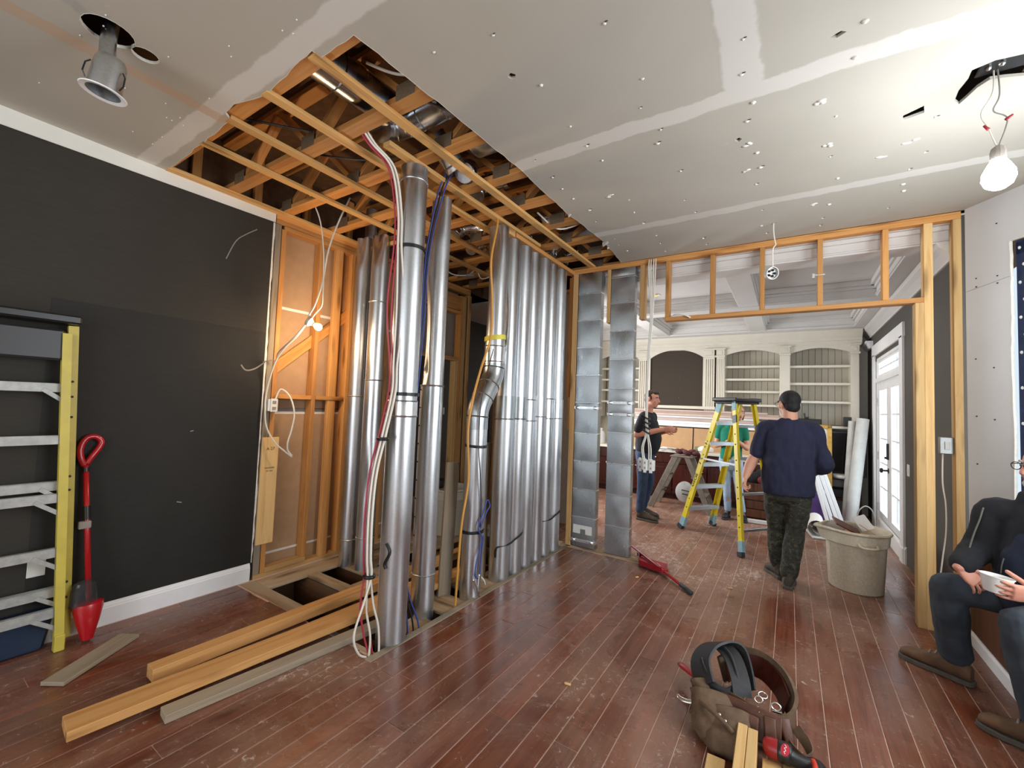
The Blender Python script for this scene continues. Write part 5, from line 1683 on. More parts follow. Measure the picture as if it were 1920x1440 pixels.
# loose wires in the ceiling cavity
g = 'loose wires between the trusses'
cab('white wire lying across the first truss bay at the near edge', [(-1.80, 1.30, 3.20), (-1.68, 1.40, 3.16), (-1.5, 1.48, 3.15)], 0.008, 'white_cable', g)
cab('black wire sagging between the first two trusses near the left', [(-2.75, 1.12, 3.14), (-2.6, 1.25, 3.12), (-2.45, 1.42, 3.12)], 0.006, 'black_plastic', g)
cab('black wire sagging between the second and third trusses', [(-2.7, 1.55, 3.13), (-2.4, 1.75, 3.10), (-2.2, 1.88, 3.14)], 0.006, 'black_plastic', g)
cab('pale wire curving by the large oval duct', [(-1.80, 3.05, 3.14), (-1.74, 3.28, 3.08), (-1.62, 3.36, 3.10), (-1.5, 3.40, 3.16)], 0.008, 'white_cable', g)
cab('grey wire in the second bay near the cut edge', [(-1.75, 1.62, 3.2), (-1.62, 1.82, 3.18), (-1.5, 1.98, 3.2)], 0.008, 'grey_cable', g)
cab('white wire hanging in loops at the rear of the chase', [(-3.4, 3.6, 3.1), (-3.3, 3.7, 3.0), (-3.2, 3.86, 3.02), (-3.15, 3.95, 3.1), (-3.1, 4.0, 3.0), (-3.0, 4.1, 3.06)], 0.007, 'white_cable', g)
jb = MB().lathe([(0.0, 0.03), (0.04, 0.03), (0.05, 0.022), (0.05, 0.0), (0.0, -0.002)], (-3.18, 3.88, 3.0), 16)
tag(jb.build('junction_box', M['grey_board'], smooth=0.6), 'round grey box hanging among loose wires at the rear of the chase', 'junction box')
# ------------------------------------------------------------ ladders
def channel(mb, p0, p1, w, t, wdir, lip=0.012):
    """C-shaped rail: web of width w with two lips"""
    p0, p1 = V(p0), V(p1)
    z = (p1 - p0).normalized()
    x = V(wdir)
    x = (x - z * x.dot(z)).normalized()
    y = z.cross(x)
    th = 0.005
    mb.beam(p0, p1, w, th, x)
    for s in (-1, 1):
        o = x * (s * (w / 2 - th / 2)) + y * (t / 2)
        mb.beam(p0 + o, p1 + o, th, t, x)


def step(name, a, b, depth, h, ddir, m, parent):
    mb = MB()
    a, b = V(a), V(b)
    d = V(ddir).normalized()
    up = V((0, 0, 1))
    mb.beam(a, b, depth, 0.006, d)
    mb.beam(a - up * h / 2 - d * (depth / 2), b - up * h / 2 - d * (depth / 2), h, 0.004, up)
    mb.beam(a - up * h / 2 + d * (depth / 2), b - up * h / 2 + d * (depth / 2), h, 0.004, up)
    for k in range(4):
        o = d * (depth * (k - 1.5) / 5) + up * 0.004
        mb.beam(a + o, b + o, 0.006, 0.003, d)
    return mb.build(name, m, parent)


# closed stepladder leaning on the dark wall
yl = 0.36
sl = root('stepladder', (-3.58, yl, 0), 'closed yellow stepladder with white steps leaning on the dark wall', 'ladder')
for s in (1, -1):
    mb = MB()
    channel(mb, (-3.605, yl + s * 0.405, 0.03), (-3.60, yl + s * 0.325, 1.87), 0.03, 0.045 * s, (0, 1, 0))
    mb.beam((-3.582, yl + s * 0.405, 0.03), (-3.577, yl + s * 0.325, 1.87), 0.045, 0.006, (0, 1, 0))
    r = mb.build('rail', M['ladder_yellow'], sl)
    for z in (0.27, 0.36, 0.90, 0.98, 1.33, 1.45, 1.54):
        y = yl + s * (0.405 - 0.08 * z / 1.87)
        MB().cyl((-3.578, y, z), (-3.570, y, z), 0.007, n=8).build('rivet', M['rubber'], r)
    mb = MB()
    channel(mb, (-3.515, yl + s * 0.365, 0.02), (-3.565, yl + s * 0.295, 1.82), 0.03, 0.04 * s, (0, 1, 0))
    mb.beam((-3.495, yl + s * 0.365, 0.02), (-3.545, yl + s * 0.295, 1.82), 0.04, 0.006, (0, 1, 0))
    mb.build('rear_rail', M['ladder_yellow'], sl)
    MB().box(-3.53, -3.48, yl + s * 0.365 - 0.022, yl + s * 0.365 + 0.022, 0.0, 0.09).build('rubber_foot', M['ladder_yellow'], sl, bevel=0.004)
alu = plain('paint_splashed_steps', srgb(172, 172, 168), 0.5, 0.35, var=0.16, scale=26)
for z in (1.52, 0.95, 0.335):
    y = 0.405 - 0.08 * z / 1.87 - 0.02
    step('step', (-3.595, yl - y, z), (-3.595, yl + y, z), 0.05, 0.045, (1, 0, 0), alu, sl)
    for s in (1, -1):
        MB().beam((-3.565, yl + s * (y - 0.10), z - 0.03), (-3.565, yl + s * (y + 0.005), z - 0.11), 0.022, 0.006, (0, 1, 1)).build('brace', alu, sl)
for z in (1.22, 0.885, 0.575, 0.235):
    y = 0.365 - 0.07 * z / 1.82 - 0.01
    x = -3.505 - 0.05 * z / 1.82
    step('step', (x - 0.02, yl - y, z), (x - 0.02, yl + y, z), 0.035, 0.045, (1, 0, 0), alu, sl)
    if z < 1:
        for s in (1, -1):
            MB().beam((x, yl + s * (y - 0.10), z - 0.03), (x, yl + s * (y + 0.005), z - 0.11), 0.022, 0.006, (0, 1, 1)).build('brace', alu, sl)
MB().box(-3.66, -3.50, yl - 0.36, yl + 0.345, 1.875, 1.925).build('top_cap', M['black_plastic'], sl, bevel=0.01)
MB().box(-3.62, -3.555, yl - 0.29, yl + 0.29, 1.66, 1.84).build('tool_tray', plain('dark_grey_plastic', srgb(48, 48, 50), 0.4), sl, bevel=0.012)
tb_ = root('plastic_tub', (-3.58, 0.40, 0), 'dark blue plastic tub on the floor behind the closed stepladder', 'tub')
mb = MB()
rg = []
for z, s in ((0.0, 0.86), (0.02, 0.9), (0.20, 1.0), (0.22, 1.04)):
    rg.append([V((-3.607 + 0.045 * s * c, 0.40 + 0.31 * s * d, z)) for c, d in ((-1, -1), (1, -1), (1.0, 1), (-1, 1))])
mb.loft(rg)
mb.build('tub', plain('dark_blue_plastic', srgb(24, 42, 66), 0.35), tb_, bevel=0.015)

# red handled cordless sweeper
cs_ = root('stick_sweeper', (-3.50, 0.84, 0), 'red loop-handled stick sweeper leaning on the dark wall beside the stepladder', 'sweeper')
pa, pb = V((-3.535, 0.845, 0.22)), V((-3.625, 0.80, 1.03))
MB().tube([pa, pa.lerp(pb, 0.5), pb], 0.0145, 14).build('pole', M['red_plastic'], cs_, smooth=True)
for t0, t1, r, nm in ((0.60, 0.70, 0.019, 'grip'), (0.955, 0.985, 0.0165, 'collar')):
    MB().tube([pa.lerp(pb, t0), pa.lerp(pb, t1)], r, 14).build(nm, M['black_plastic'], cs_, smooth=0.6)
q = pa.lerp(pb, 0.565)
MB().box(q.x - 0.01, q.x + 0.022, q.y - 0.04, q.y + 0.016, q.z - 0.022, q.z + 0.022).build('catch', M['grey_board'], cs_, bevel=0.004)
lp = [(pb.x, 0.795, 1.03), (pb.x, 0.775, 1.08), (pb.x - 0.008, 0.772, 1.14), (pb.x - 0.012, 0.795, 1.195), (pb.x - 0.012, 0.835, 1.205), (pb.x - 0.01, 0.865, 1.175), (pb.x - 0.006, 0.855, 1.135), (pb.x, 0.825, 1.085), (pb.x, 0.803, 1.04)]
MB().tube(spline(lp, 5), 0.016, 12).build('loop_handle', M['red_plastic'], cs_, smooth=True)
mb = MB()
ds = V((0, 1, 0))
cx0 = V((-3.53, 0.845, 0))
rings = []
for z, wy_, wx_, dx in ((0.012, 0.028, 0.022, 0.03), (0.04, 0.034, 0.03, 0.025), (0.12, 0.056, 0.045, 0.012), (0.19, 0.070, 0.055, 0.0), (0.215, 0.070, 0.052, -0.004), (0.225, 0.04, 0.03, -0.006)):
    rings.append([V((-3.535 + dx + wx_ * math.cos(2 * PI * j / 18), 0.845 + wy_ * math.sin(2 * PI * j / 18), z)) for j in range(18)])
mb.loft(rings)
mb.build('head', M['red_plastic'], cs_, smooth=0.7)
smoke, snt, sb_ = new_mat('smoked_clear_plastic')
sb_.inputs['Base Color'].default_value = (0.06, 0.06, 0.065, 1)
sb_.inputs['Alpha'].default_value = 0.55
sb_.inputs['Roughness'].default_value = 0.1
mb = MB()
rings = [[V((-3.545 + w_ * math.cos(2 * PI * j / 18), 0.825 + k_ * math.sin(2 * PI * j / 18), z)) for j in range(18)] for z, k_, w_ in ((0.205, 0.064, 0.046), (0.30, 0.062, 0.044), (0.34, 0.05, 0.036), (0.355, 0.02, 0.016))]
mb.loft(rings)
mb.build('dust_cup', smoke, cs_, smooth=0.7)
MB().box(-3.545, -3.505, 0.83, 0.86, 0.0, 0.016).build('brush', M['rubber'], cs_)

o = lumber('scrap_board', (-3.10, 0.63, 0.012), (-3.365, 1.005, 0.012), 0.115, 0.02, (1, 0.7, 0), M['grey_wood'])
tag(o, 'worn whitish board lying on the floor in front of the sweeper', 'board')

# boards lying on the floor by the big duct
o = lumber('floor_board', (-2.40, 0.86, 0.020), (-2.26, 2.05, 0.020), 0.089, 0.038, (1, 0, 0), M['grey_wood'])
tag(o, 'weathered grey timber lowest under the two orange ones on the floor', 'timber', 'timbers lying by the big duct')
o = lumber('floor_board', (-2.56, 0.57, 0.062), (-2.33, 3.05, 0.062), 0.145, 0.042, (1, 0, 0), M['pile_wood'])
tag(o, 'widest orange plank of the floor pile, reaching nearest the camera, knotty', 'timber', 'timbers lying by the big duct')
o = lumber('floor_board', (-2.765, 0.92, 0.045), (-2.70, 3.40, 0.045), 0.089, 0.066, (1, 0, 0), M['pile_wood'])
tag(o, 'orange timber behind the widest plank of the floor pile', 'timber', 'timbers lying by the big duct')
o = lumber('floor_board', (-2.60, 1.05, 0.021), (-2.52, 2.9, 0.021), 0.089, 0.038, (1, 0, 0), M['pile_wood'])
tag(o, 'orange timber hidden mostly beneath the widest plank of the floor pile', 'timber', 'timbers lying by the big duct')
o = lumber('leaning_board', (-2.285, 2.63, -0.1), (-2.30, 2.69, 1.02), 0.12, 0.022, (0.25, 1, 0), M['grey_wood'])
tag(o, 'weathered grey board standing between the dented duct and the elbow duct', 'board')
o = lumber('leaning_board', (-2.26, 3.06, -0.03), (-2.27, 3.10, 1.16), 0.11, 0.022, (0.4, 1, 0), M['grey_wood'])
tag(o, 'grey brown board standing between the elbow duct and the wall row', 'board')
o = tag(MB().tube(spline([(-2.12, 2.96, 0.0), (-2.12, 2.93, 0.05), (-2.15, 2.90, 0.09)], 4), 0.008, 7).build('pipe_stub', M['white_cable'], smooth=True), 'white stub sticking out of the subfloor beside the elbow duct', 'pipe')
for k, (x, y, a) in enumerate(((-2.30, 1.63, 0.6), (-1.0, 2.2, 0.2), (-1.14, 3.92, 1.1), (-0.42, 4.2, 0.4))):
    o = MB().obox((x, y, 0.006), (0.035, 0.014, 0.009), rz(a)).build('wood_chip', M['pale_wood'], bevel=0.002)
    tag(o, ('pale wood chip on the floor by the cable loops', 'pale chip on the open floor boards', 'pale chip near the red dustpan', 'pale chip on the boards between dustpan and ladder')[k], 'wood chip')

# ------------------------------------------------------------ yellow stepladder in the far room
Fl, Fr = V((-1.18, 5.93, 0)), V((-0.86, 6.36, 0))
Rl, Rr = V((-0.42, 5.18, 0)), V((-0.10, 5.61, 0))
U2 = (Fr - Fl).normalized()
W2 = (Rl - Fl).normalized()
ctr = (Fl + Fr + Rl + Rr) / 4 + V((0.10, 0.065, 0))
hz = 1.66
tl_ = {}
for nm, q, s, e in (('Fl', Fl, -1, -1), ('Fr', Fr, 1, -1), ('Rl', Rl, -1, 1), ('Rr', Rr, 1, 1)):
    tl_[nm] = V((ctr.x, ctr.y, 0)) + U2 * (s * 0.16) + W2 * (e * (0.10 if e < 0 else 0.12)) + V((0, 0, hz))
yl2 = root('stepladder', (ctr.x, ctr.y, 0), 'open bright yellow stepladder with a black top, handwriting on its rail, in the far room', 'ladder')
rails = {}
for nm, q in (('Fl', Fl), ('Fr', Fr), ('Rl', Rl), ('Rr', Rr)):
    s = -1 if nm[1] == 'l' else 1
    w = 0.075 if nm[0] == 'F' else 0.05
    d = (tl_[nm] - q).normalized()
    mb = MB()
    a, b = q + d * 0.11, tl_[nm]
    mb.beam(a, b, w, 0.006, W2)
    for e in (-1, 1):
        off_ = W2 * (e * w / 2) - U2 * (s * 0.014)
        mb.beam(a + off_, b + off_, 0.005, 0.032, W2)
    r = mb.build('rail', M['ladder_bright'], yl2)
    rails[nm] = r
    a2, b2 = q + d * 0.03, q + d * 0.16
    mb = MB().beam(a2, b2, w + 0.01, 0.010, W2)
    for e in (-1, 1):
        off_ = W2 * (e * (w + 0.01) / 2) - U2 * (s * 0.016)
        mb.beam(a2 + off_, b2 + off_, 0.006, 0.036, W2)
    mb.build('foot_guard', M['blue_paint'], r)
    MB().beam(q + V((0, 0, 0.002)), q + d * 0.05, w + 0.016, 0.045, W2).build('rubber_foot', M['rubber'], r)
    for z in (0.3, 0.42, 0.6, 0.72, 0.9, 1.02, 1.2, 1.32):
        p_ = q + d * z
        MB().cyl(p_ + U2 * s * 0.002, p_ + U2 * s * 0.007, 0.007, n=8).build('rivet', M['rubber'], r)
d = (tl_['Fl'] - Fl).normalized()
mb = MB().beam(tl_['Fl'] - d * 0.15, tl_['Fl'] - d * 0.01, 0.084, 0.012, W2)
mb.build('painted_patch', M['blue_paint'], rails['Fl'])
d = (tl_['Rl'] - Rl).normalized()
mb = MB().beam(tl_['Rl'] - d * 0.27, tl_['Rl'] - d * 0.18, 0.060, 0.014, W2)
mb.build('tape_wrap', M['black_tie'], rails['Rl'])
mb = MB().beam(tl_['Rl'] - d * 0.12, tl_['Rl'] - d * 0.005, 0.058, 0.012, W2)
mb.build('painted_patch', M['blue_paint'], rails['Rl'])
cap = MB()
cc = V((ctr.x, ctr.y, hz + 0.012))
m2 = Matrix((U2, W2, V((0, 0, 1)))).transposed()
m2 = Matrix((U2, V((0, 0, 1)).cross(U2), V((0, 0, 1)))).transposed()
cap.obox(cc, (0.42, 0.36, 0.045), m2)
cap.obox(cc - V((0, 0, 0.035)), (0.38, 0.33, 0.03), m2)
cap.build('top_cap', M['black_plastic'], yl2, bevel=0.012)
for i, z in enumerate((0.29, 0.58, 0.87, 1.14, 1.40)):
    t = z / hz
    a, b = Fl.lerp(tl_['Fl'], t), Fr.lerp(tl_['Fr'], t)
    step('step', a, b, 0.085, 0.04, W2, M['aluminium'], yl2)
for i, z in enumerate((0.25, 0.62, 1.0, 1.36)):
    t = z / hz
    a, b = Rl.lerp(tl_['Rl'], t), Rr.lerp(tl_['Rr'], t)
    MB().beam(a, b, 0.03, 0.025, (0, 0, 1)).build('rear_brace', M['aluminium'], yl2, bevel=0.003)
for nm in ('l', 'r'):
    a, b = Fl.lerp(tl_['F' + nm], 0.0), None
    a = (Fl if nm == 'l' else Fr).lerp(tl_['F' + nm], 0.56)
    b = (Rl if nm == 'l' else Rr).lerp(tl_['R' + nm], 0.56)
    MB().beam(a, b, 0.022, 0.006, (0, 0, 1)).build('spreader', M['aluminium'], yl2)
# handwriting down the front-left rail
d = (tl_['Fl'] - Fl).normalized()
nrm_ = -U2
xr = -d if False else d
marker = plain('green_black_marker', srgb(34, 54, 48), 0.7)
for body, t0, sz in (('PLAFECIE', 0.63, 0.066), ('1 S', 0.93, 0.078), ('0 F', 1.14, 0.06)):
    pos_ = Fl + d * t0 - U2 * 0.0042
    zax = -U2
    yax = zax.cross(d)
    mm = Matrix((d, yax, zax)).transposed().to_4x4()
    mm.translation = pos_
    text_obj('handwriting', body, sz, mm, marker, rails['Fl'], shear=0.12)

# low two-sided step bench with things on it
ob_ = root('step_bench', (-1.40, 7.12, 0), 'worn metal folding step bench beside the man in profile', 'ladder')
worn = plain('worn_grey_metal', srgb(128, 120, 110), 0.5, 0.5, var=0.2, scale=14)
for y, s in ((6.92, -1), (7.34, 1)):
    yt_ = 7.13 + s * 0.17
    MB().beam((-1.83, y, 0.0), (-1.47, yt_, 0.82), 0.085, 0.03, (1, 0, 0)).build('leg', worn, ob_, bevel=0.004)
    MB().beam((-0.97, y, 0.0), (-1.31, yt_, 0.82), 0.075, 0.03, (1, 0, 0)).build('leg', worn, ob_, bevel=0.004)
MB().box(-1.55, -1.22, 6.94, 7.32, 0.80, 0.825).build('top', worn, ob_, bevel=0.006)
for t in (0.30, 0.62):
    x = -0.97 + (-1.31 + 0.97) * t
    MB().box(x - 0.06, x + 0.05, 6.95, 7.31, 0.82 * t - 0.012, 0.82 * t + 0.012).build('step', worn, ob_, bevel=0.003)
    x = -1.83 + (-1.47 + 1.83) * t
    MB().box(x - 0.02, x + 0.02, 6.95, 7.31, 0.82 * t - 0.012, 0.82 * t + 0.012).build('brace', worn, ob_, bevel=0.003)
pn = root('pail_lid', (-1.38, 7.42, 0.34), 'white rounded pail lid leaning behind the legs of the step bench', 'lid')
Qp = V((0.8, -0.8, 0.1)).normalized().to_track_quat('Z', 'Y').to_matrix()
MB().lathe([(0.0, 0.0), (0.125, 0.0), (0.155, 0.012), (0.165, 0.03), (0.14, 0.045), (0.0, 0.055)], (-1.44, 7.44, 0.21), 28, Qp).build('lid', M['white_plastic'], pn, smooth=0.7)
for a in (-0.03, 0.03):
    MB().tube(spline([(-1.72, 7.30, 0.24 + a), (-1.5, 7.36, 0.22 + a), (-1.3, 7.36, 0.20 + a), (-1.12, 7.32, 0.20 + a)], 4), 0.008, 6).build('strap', M['black_tie'], pn, smooth=True)
mb = MB()
rg_ = random.Random(5)
for k in range(5):
    mb.ball((-1.45 + 0.06 * k, 7.10 + rg_.uniform(-.04, .04), 0.86 + rg_.uniform(0, .03)), (0.07, 0.06, 0.04), 10, 7, Matrix.Rotation(rg_.uniform(-.5, .5), 3, 'Y'))
tag(mb.build('work_glove', plain('maroon_cloth', srgb(84, 40, 44), 0.8, var=0.2), smooth=True), 'maroon work gloves heaped on the step bench top', 'gloves')
mb = MB()
for k, (dx, dy, dz, a) in enumerate(((0, 0, 0, 0.2), (-0.10, 0.05, 0.012, -0.3), (0.06, -0.03, 0.022, 0.6))):
    mb.obox((-1.72 + dx, 7.78 + dy, 0.846 + dz), (0.34, 0.22, 0.008), rz(a) @ Matrix.Rotation(0.10 * (k - 1), 3, 'Y'))
tag(mb.build('paper_sheets', M['paper']), 'crumpled white sheets lying at the worktop edge beside the step bench', 'paper')
mb = MB().tube(spline([(-1.28, 7.78, 0.885), (-1.15, 7.76, 0.90), (-1.05, 7.78, 0.885)], 4), [0.03, 0.04, 0.05, 0.052, 0.045, 0.05, 0.045, 0.035, 0.02], 12)
tag(mb.build('plastic_bag', M['paper'], smooth=True), 'white plastic bag on the worktop beyond the maroon gloves', 'bag')
mb = MB().tube([(-1.34, 7.80, 0.885), (-1.27, 7.80, 0.885)], 0.045, 14)
tag(mb.build('tape_roll', plain('green_paint', srgb(110, 124, 92), 0.7), smooth=0.6), 'olive green roll between the gloves and the white bag', 'roll')
jg = root('plastic_jug', (-3.05, 7.9, 0.84), 'cloudy white jug on the worktop, seen between the flat ducts', 'jug')
MB().lathe([(0.0, 0), (0.075, 0), (0.08, 0.02), (0.08, 0.17), (0.05, 0.23), (0.025, 0.25), (0.025, 0.27), (0, 0.27)], (-3.05, 7.9, 0.84), 18).build('body', M['felt_roll'], jg, smooth=0.8)
MB().cyl((-3.05, 7.9, 1.108), (-3.05, 7.9, 1.13), 0.03, n=14).build('cap', M['white_plastic'], jg, smooth=0.6)
# clutter under the worktop behind the ladder
mb = MB()
for k in range(4):
    mb.ball((-0.42 + 0.09 * k, 7.35 + 0.03 * (k % 2), 0.56 + 0.05 * (k % 2)), (0.10, 0.09, 0.10), 10, 7)
tag(mb.build('jacket', plain('dark_cloth', srgb(26, 22, 24), 0.9), smooth=True), 'dark jacket heaped on a crate behind the walking man', 'jacket')
mb = MB().ball((-0.30, 7.25, 0.55), (0.09, 0.06, 0.07), 10, 7).ball((-0.22, 7.26, 0.60), (0.06, 0.05, 0.05), 10, 7)
tag(mb.build('red_cloth', plain('red_cloth', srgb(120, 38, 44), 0.85), smooth=True), 'red cloth hanging over the crate behind the walking man', 'cloth')
cr_ = root('crate', (-0.3, 7.4, 0), 'brown wooden crate behind the walking man', 'crate')
for k in range(4):
    MB().box(-0.62, 0.02, 7.18, 7.20, 0.02 + 0.125 * k, 0.13 + 0.125 * k).build('slat', M['bench_wood'], cr_, bevel=0.003)
MB().box(-0.62, 0.02, 7.2, 7.62, 0.0, 0.5).build('body', M['mahogany'], cr_)
o = lumber('loose_board', (-0.60, 6.86, 0.03), (0.02, 6.92, 0.03), 0.05, 0.03, (0, 0, 1), M['white_paint'])
tag(o, 'white strip of wood on the floor below the crate', 'board')
# white bundles leaning beside the walking man
for k, (xb_, yb_, xt, yt_) in enumerate(((0.52, 7.30, 0.30, 7.55), (0.58, 7.34, 0.35, 7.6), (0.46, 7.26, 0.27, 7.5), (0.63, 7.40, 0.40, 7.62))):
    o = MB().beam((xb_, yb_, 0.004), (xt, yt_, 0.78), 0.045, 0.022, (1, 0, 0)).build('white_post', M['white_paint'], bevel=0.003)
    tag(o, ('second slat of the white bundle leaning behind the bin', 'third slat of the white bundle, second from the leaning rolls', 'slat of the white bundle closest to the walking man', 'slat of the white bundle closest to the leaning rolls')[k], 'slat', 'white slats leaning behind the bin')
pk = MB().obox((0.36, 7.75, 0.20), (0.36, 0.12, 0.38), rz(0.1))
tag(pk.build('package', plain('purple_print', srgb(86, 56, 120), 0.6, var=0.25, scale=6), bevel=0.01), 'purple package standing behind the white slats', 'package')
pr = root('paper_roll', (0.33, 6.9, 0), 'white curled roll of sheet lying on the floor beside the speckled bin', 'roll')
mb = MB()
sp_ = []
for k in range(40):
    a = k * 0.32
    r = 0.035 + 0.0022 * k
    sp_.append((r * math.cos(a), r * math.sin(a)))
n_ = len(sp_)
lo = [V((0.30 + p[0], 6.62, 0.125 + p[1])) for p in sp_]
hi = [V((0.30 + p[0], 7.15, 0.125 + p[1])) for p in sp_]
mb.add(lo + hi, [(i, i + 1, n_ + i + 1, n_ + i) for i in range(n_ - 1)])
mb.build('sheet', M['paper'], pr, smooth=True)
mb = MB().obox((0.42, 6.80, 0.012), (0.42, 0.46, 0.02), rz(0.15))
mb.build('tail', M['felt_roll'], pr, bevel=0.004)
cab('grey cord looping on the floor by the french doors', [(0.86, 7.45, 0.01), (0.78, 7.5, 0.2), (0.86, 7.55, 0.32), (0.95, 7.6, 0.25), (0.97, 7.62, 0.02)], 0.008, 'grey_cable')

# ------------------------------------------------------------ speckled waste bins


def bin_thing(x, y, label, turn):
    p = root('waste_bin', (x, y, 0), label, 'bin', None, None, turn)
    mb = MB()

    def ring(r, z, spout=0.0, dz=0.0, n=48):
        out = []
        for j in range(n):
            a = 2 * PI * j / n
            s = max(0.0, 1 - abs((a - PI + PI) % (2 * PI) - PI) / 0.30) if False else max(0.0, 1 - abs(((a - PI) + PI) % (2 * PI) - PI) / 0.34)
            out.append(V((x, y, 0)) + rz(turn) @ V(((r + spout * s) * math.cos(a), (r + spout * s) * math.sin(a), z + dz * s)))
        return out
    mb.loft([ring(0.185, 0.0), ring(0.195, 0.01), ring(0.216, 0.40), ring(0.220, 0.405, 0.01), ring(0.232, 0.41, 0.03), ring(0.237, 0.47, 0.05), ring(0.239, 0.50, 0.06), ring(0.250, 0.505, 0.065), ring(0.255, 0.515, 0.065), ring(0.250, 0.528, 0.065), ring(0.237, 0.528, 0.06),
             ring(0.230, 0.51, 0.055), ring(0.226, 0.46, 0.04), ring(0.208, 0.40), ring(0.185, 0.03), ring(0.02, 0.025)], cap=True)
    mb.build('body', M['bin'], p, smooth=0.8)
    for s in (-1, 1):
        q = V((x, y, 0)) + rz(turn) @ V((0.0, s * 0.240, 0.44))
        e = rz(turn) @ V((1, 0, 0))
        nn = rz(turn) @ V((0, s, 0))
        MB().tube(spline([q - e * 0.06, q - e * 0.05 + nn * 0.03 - V((0, 0, 0.02)), q + e * 0.05 + nn * 0.03 - V((0, 0, 0.02)), q + e * 0.06], 4), 0.011, 8).build('handle', M['bin'], p, smooth=True)
    return p


bin_thing(0.50, 4.95, 'speckled cream waste bin full of scraps beside the walking man', 0.25)
scr = (('dark board scrap sticking out of the speckled bin', 'bench_wood', (0.435, 4.90, 0.535), (0.24, 0.10, 0.012), (0.5, 0.45, 0.5)),
       ('tan cardboard scrap on the open floor side of the bin', 'cardboard', (0.595, 4.90, 0.52), (0.16, 0.12, 0.006), (-0.3, 0.5, -0.4)),
       ('pale folded paper scrap at the back of the bin', 'paper', (0.565, 5.04, 0.56), (0.10, 0.14, 0.006), (0.9, -0.4, 0.3)),
       ('grey board scrap leaning at the spout of the bin', 'grey_board', (0.365, 4.98, 0.51), (0.10, 0.14, 0.006), (0.2, -0.5, 0.9)),
       ('brown cardboard flap low inside the bin', 'cardboard', (0.505, 4.96, 0.46), (0.24, 0.22, 0.006), (0.08, 0.1, 0.2)))
for lab, mm, c_, s_, r_ in scr:
    o = MB().obox(c_, s_, (Matrix.Rotation(r_[2], 3, 'Z') @ Matrix.Rotation(r_[1], 3, 'Y') @ Matrix.Rotation(r_[0], 3, 'X'))).build('scrap', M[mm])
    tag(o, lab, 'scrap')
bin_thing(-3.33, 3.86, 'speckled cream waste bin standing behind the dented duct', 2.2)
subfloor(OX0 + 0.0, -3.05, 3.36, 4.28, -0.003)
o = MB().obox((-3.50, 3.88, 0.54), (0.10, 0.12, 0.10), rz(0.4)).build('scrap', M['black_plastic'], bevel=0.01)
tag(o, 'black scrap in the bin behind the ducts', 'scrap')

# ------------------------------------------------------------ red long-handled dustpan on the floor
dp = root('dustpan', (-1.05, 4.2, 0), 'red long-handled dustpan lying on the floor by the flat ducts', 'dustpan')
a, b = V((-1.43, 4.60, 0.075)), V((-0.67, 3.84, 0.02))
MB().tube([a, a.lerp(b, 0.5), b], 0.013, 10).build('handle', M['red_metal'], dp, smooth=True)
MB().tube([b.lerp(a, 0.14), b.lerp(a, -0.005)], 0.018, 10).build('grip', M['rubber'], dp, smooth=True)
e = (b - a).normalized()
sd = V((-e.y, e.x, 0)).normalized()
m0 = a.lerp(b, 0.47)
tray = MB()
P = [m0 + sd * 0.15 - e * 0.02 + V((0, 0, -0.02)), m0 - sd * 0.02 - e * 0.26 + V((0, 0, -0.035)), m0 - sd * 0.13 - e * 0.05 + V((0, 0, -0.03)), m0 - sd * 0.03 + e * 0.18 + V((0, 0, -0.01)), m0 + sd * 0.03 + e * 0.18 + V((0, 0, -0.01))]
P = [V((p.x, p.y, max(p.z, 0.004))) for p in P]
k_ = len(P)
tray.add([p for p in P] + [p + V((0, 0, 0.006)) for p in P], [tuple(range(k_)), tuple(range(2 * k_ - 1, k_ - 1, -1))] + [(i, (i + 1) % k_, k_ + (i + 1) % k_, k_ + i) for i in range(k_)])
for i, h in ((1, 0.05), (2, 0.05), (4, 0.035), (3, 0.03)):
    p, q = P[i], P[(i + 1) % k_]
    tray.beam(p + V((0, 0, h / 2)), q + V((0, 0, h / 2)), h, 0.005, (0, 0, 1))
tray.build('tray', M['red_metal'], dp, bevel=0.0015)
MB().beam(P[1] - sd * 0.01 + V((0, 0, 0.02)), P[1] + sd * 0.04 + V((0, 0, 0.02)), 0.03, 0.03, (0, 0, 1)).build('rubber_lip', M['rubber'], dp)
MB().tube([m0 + sd * 0.03 + V((0, 0, 0.0)), b.lerp(a, 0.38) + sd * 0.02], 0.011, 8).build('stay', M['red_metal'], dp, smooth=True)

# ------------------------------------------------------------ timbers at the lower edge of the picture, tool belt lying against them
for k, (p0, p1, w, t, wd_, lab) in enumerate((((-0.168, 2.255, 0.075), (-0.150, 1.30, 0.075), 0.089, 0.038, (0, 0, 1), 'pale stud of the tight upright pair, on the side of the suede pouch'),
                                              ((-0.128, 2.25, 0.073), (-0.110, 1.30, 0.073), 0.089, 0.038, (0, 0, 1), 'pale stud of the tight upright pair, on the side of the red black tool'),
                                              ((-0.255, 2.10, 0.020), (-0.235, 1.30, 0.020), 0.070, 0.038, (1, 0, 0), 'pale stud lying flat beside the tight pair, below the suede pouch'),
                                              ((-0.055, 2.215, 0.020), (-0.035, 1.30, 0.020), 0.070, 0.038, (1, 0, 0), 'pale stud lying flat beneath the red black tool, next to the tight pair'),
                                              ((0.020, 2.235, 0.020), (0.040, 1.30, 0.020), 0.070, 0.038, (1, 0, 0), 'pale stud lying flat beneath the red black tool, outermost'))):
    o = lumber('pale_stud', p0, p1, w, t, wd_, M['pale_wood'])
    tag(o, lab, 'timber', 'fresh studs on the floor by the tool belt')

tbl = root('tool_belt', (-0.18, 2.52, 0), 'worn leather tool belt with suede pouches lying in a loop on the floor', 'tool belt')


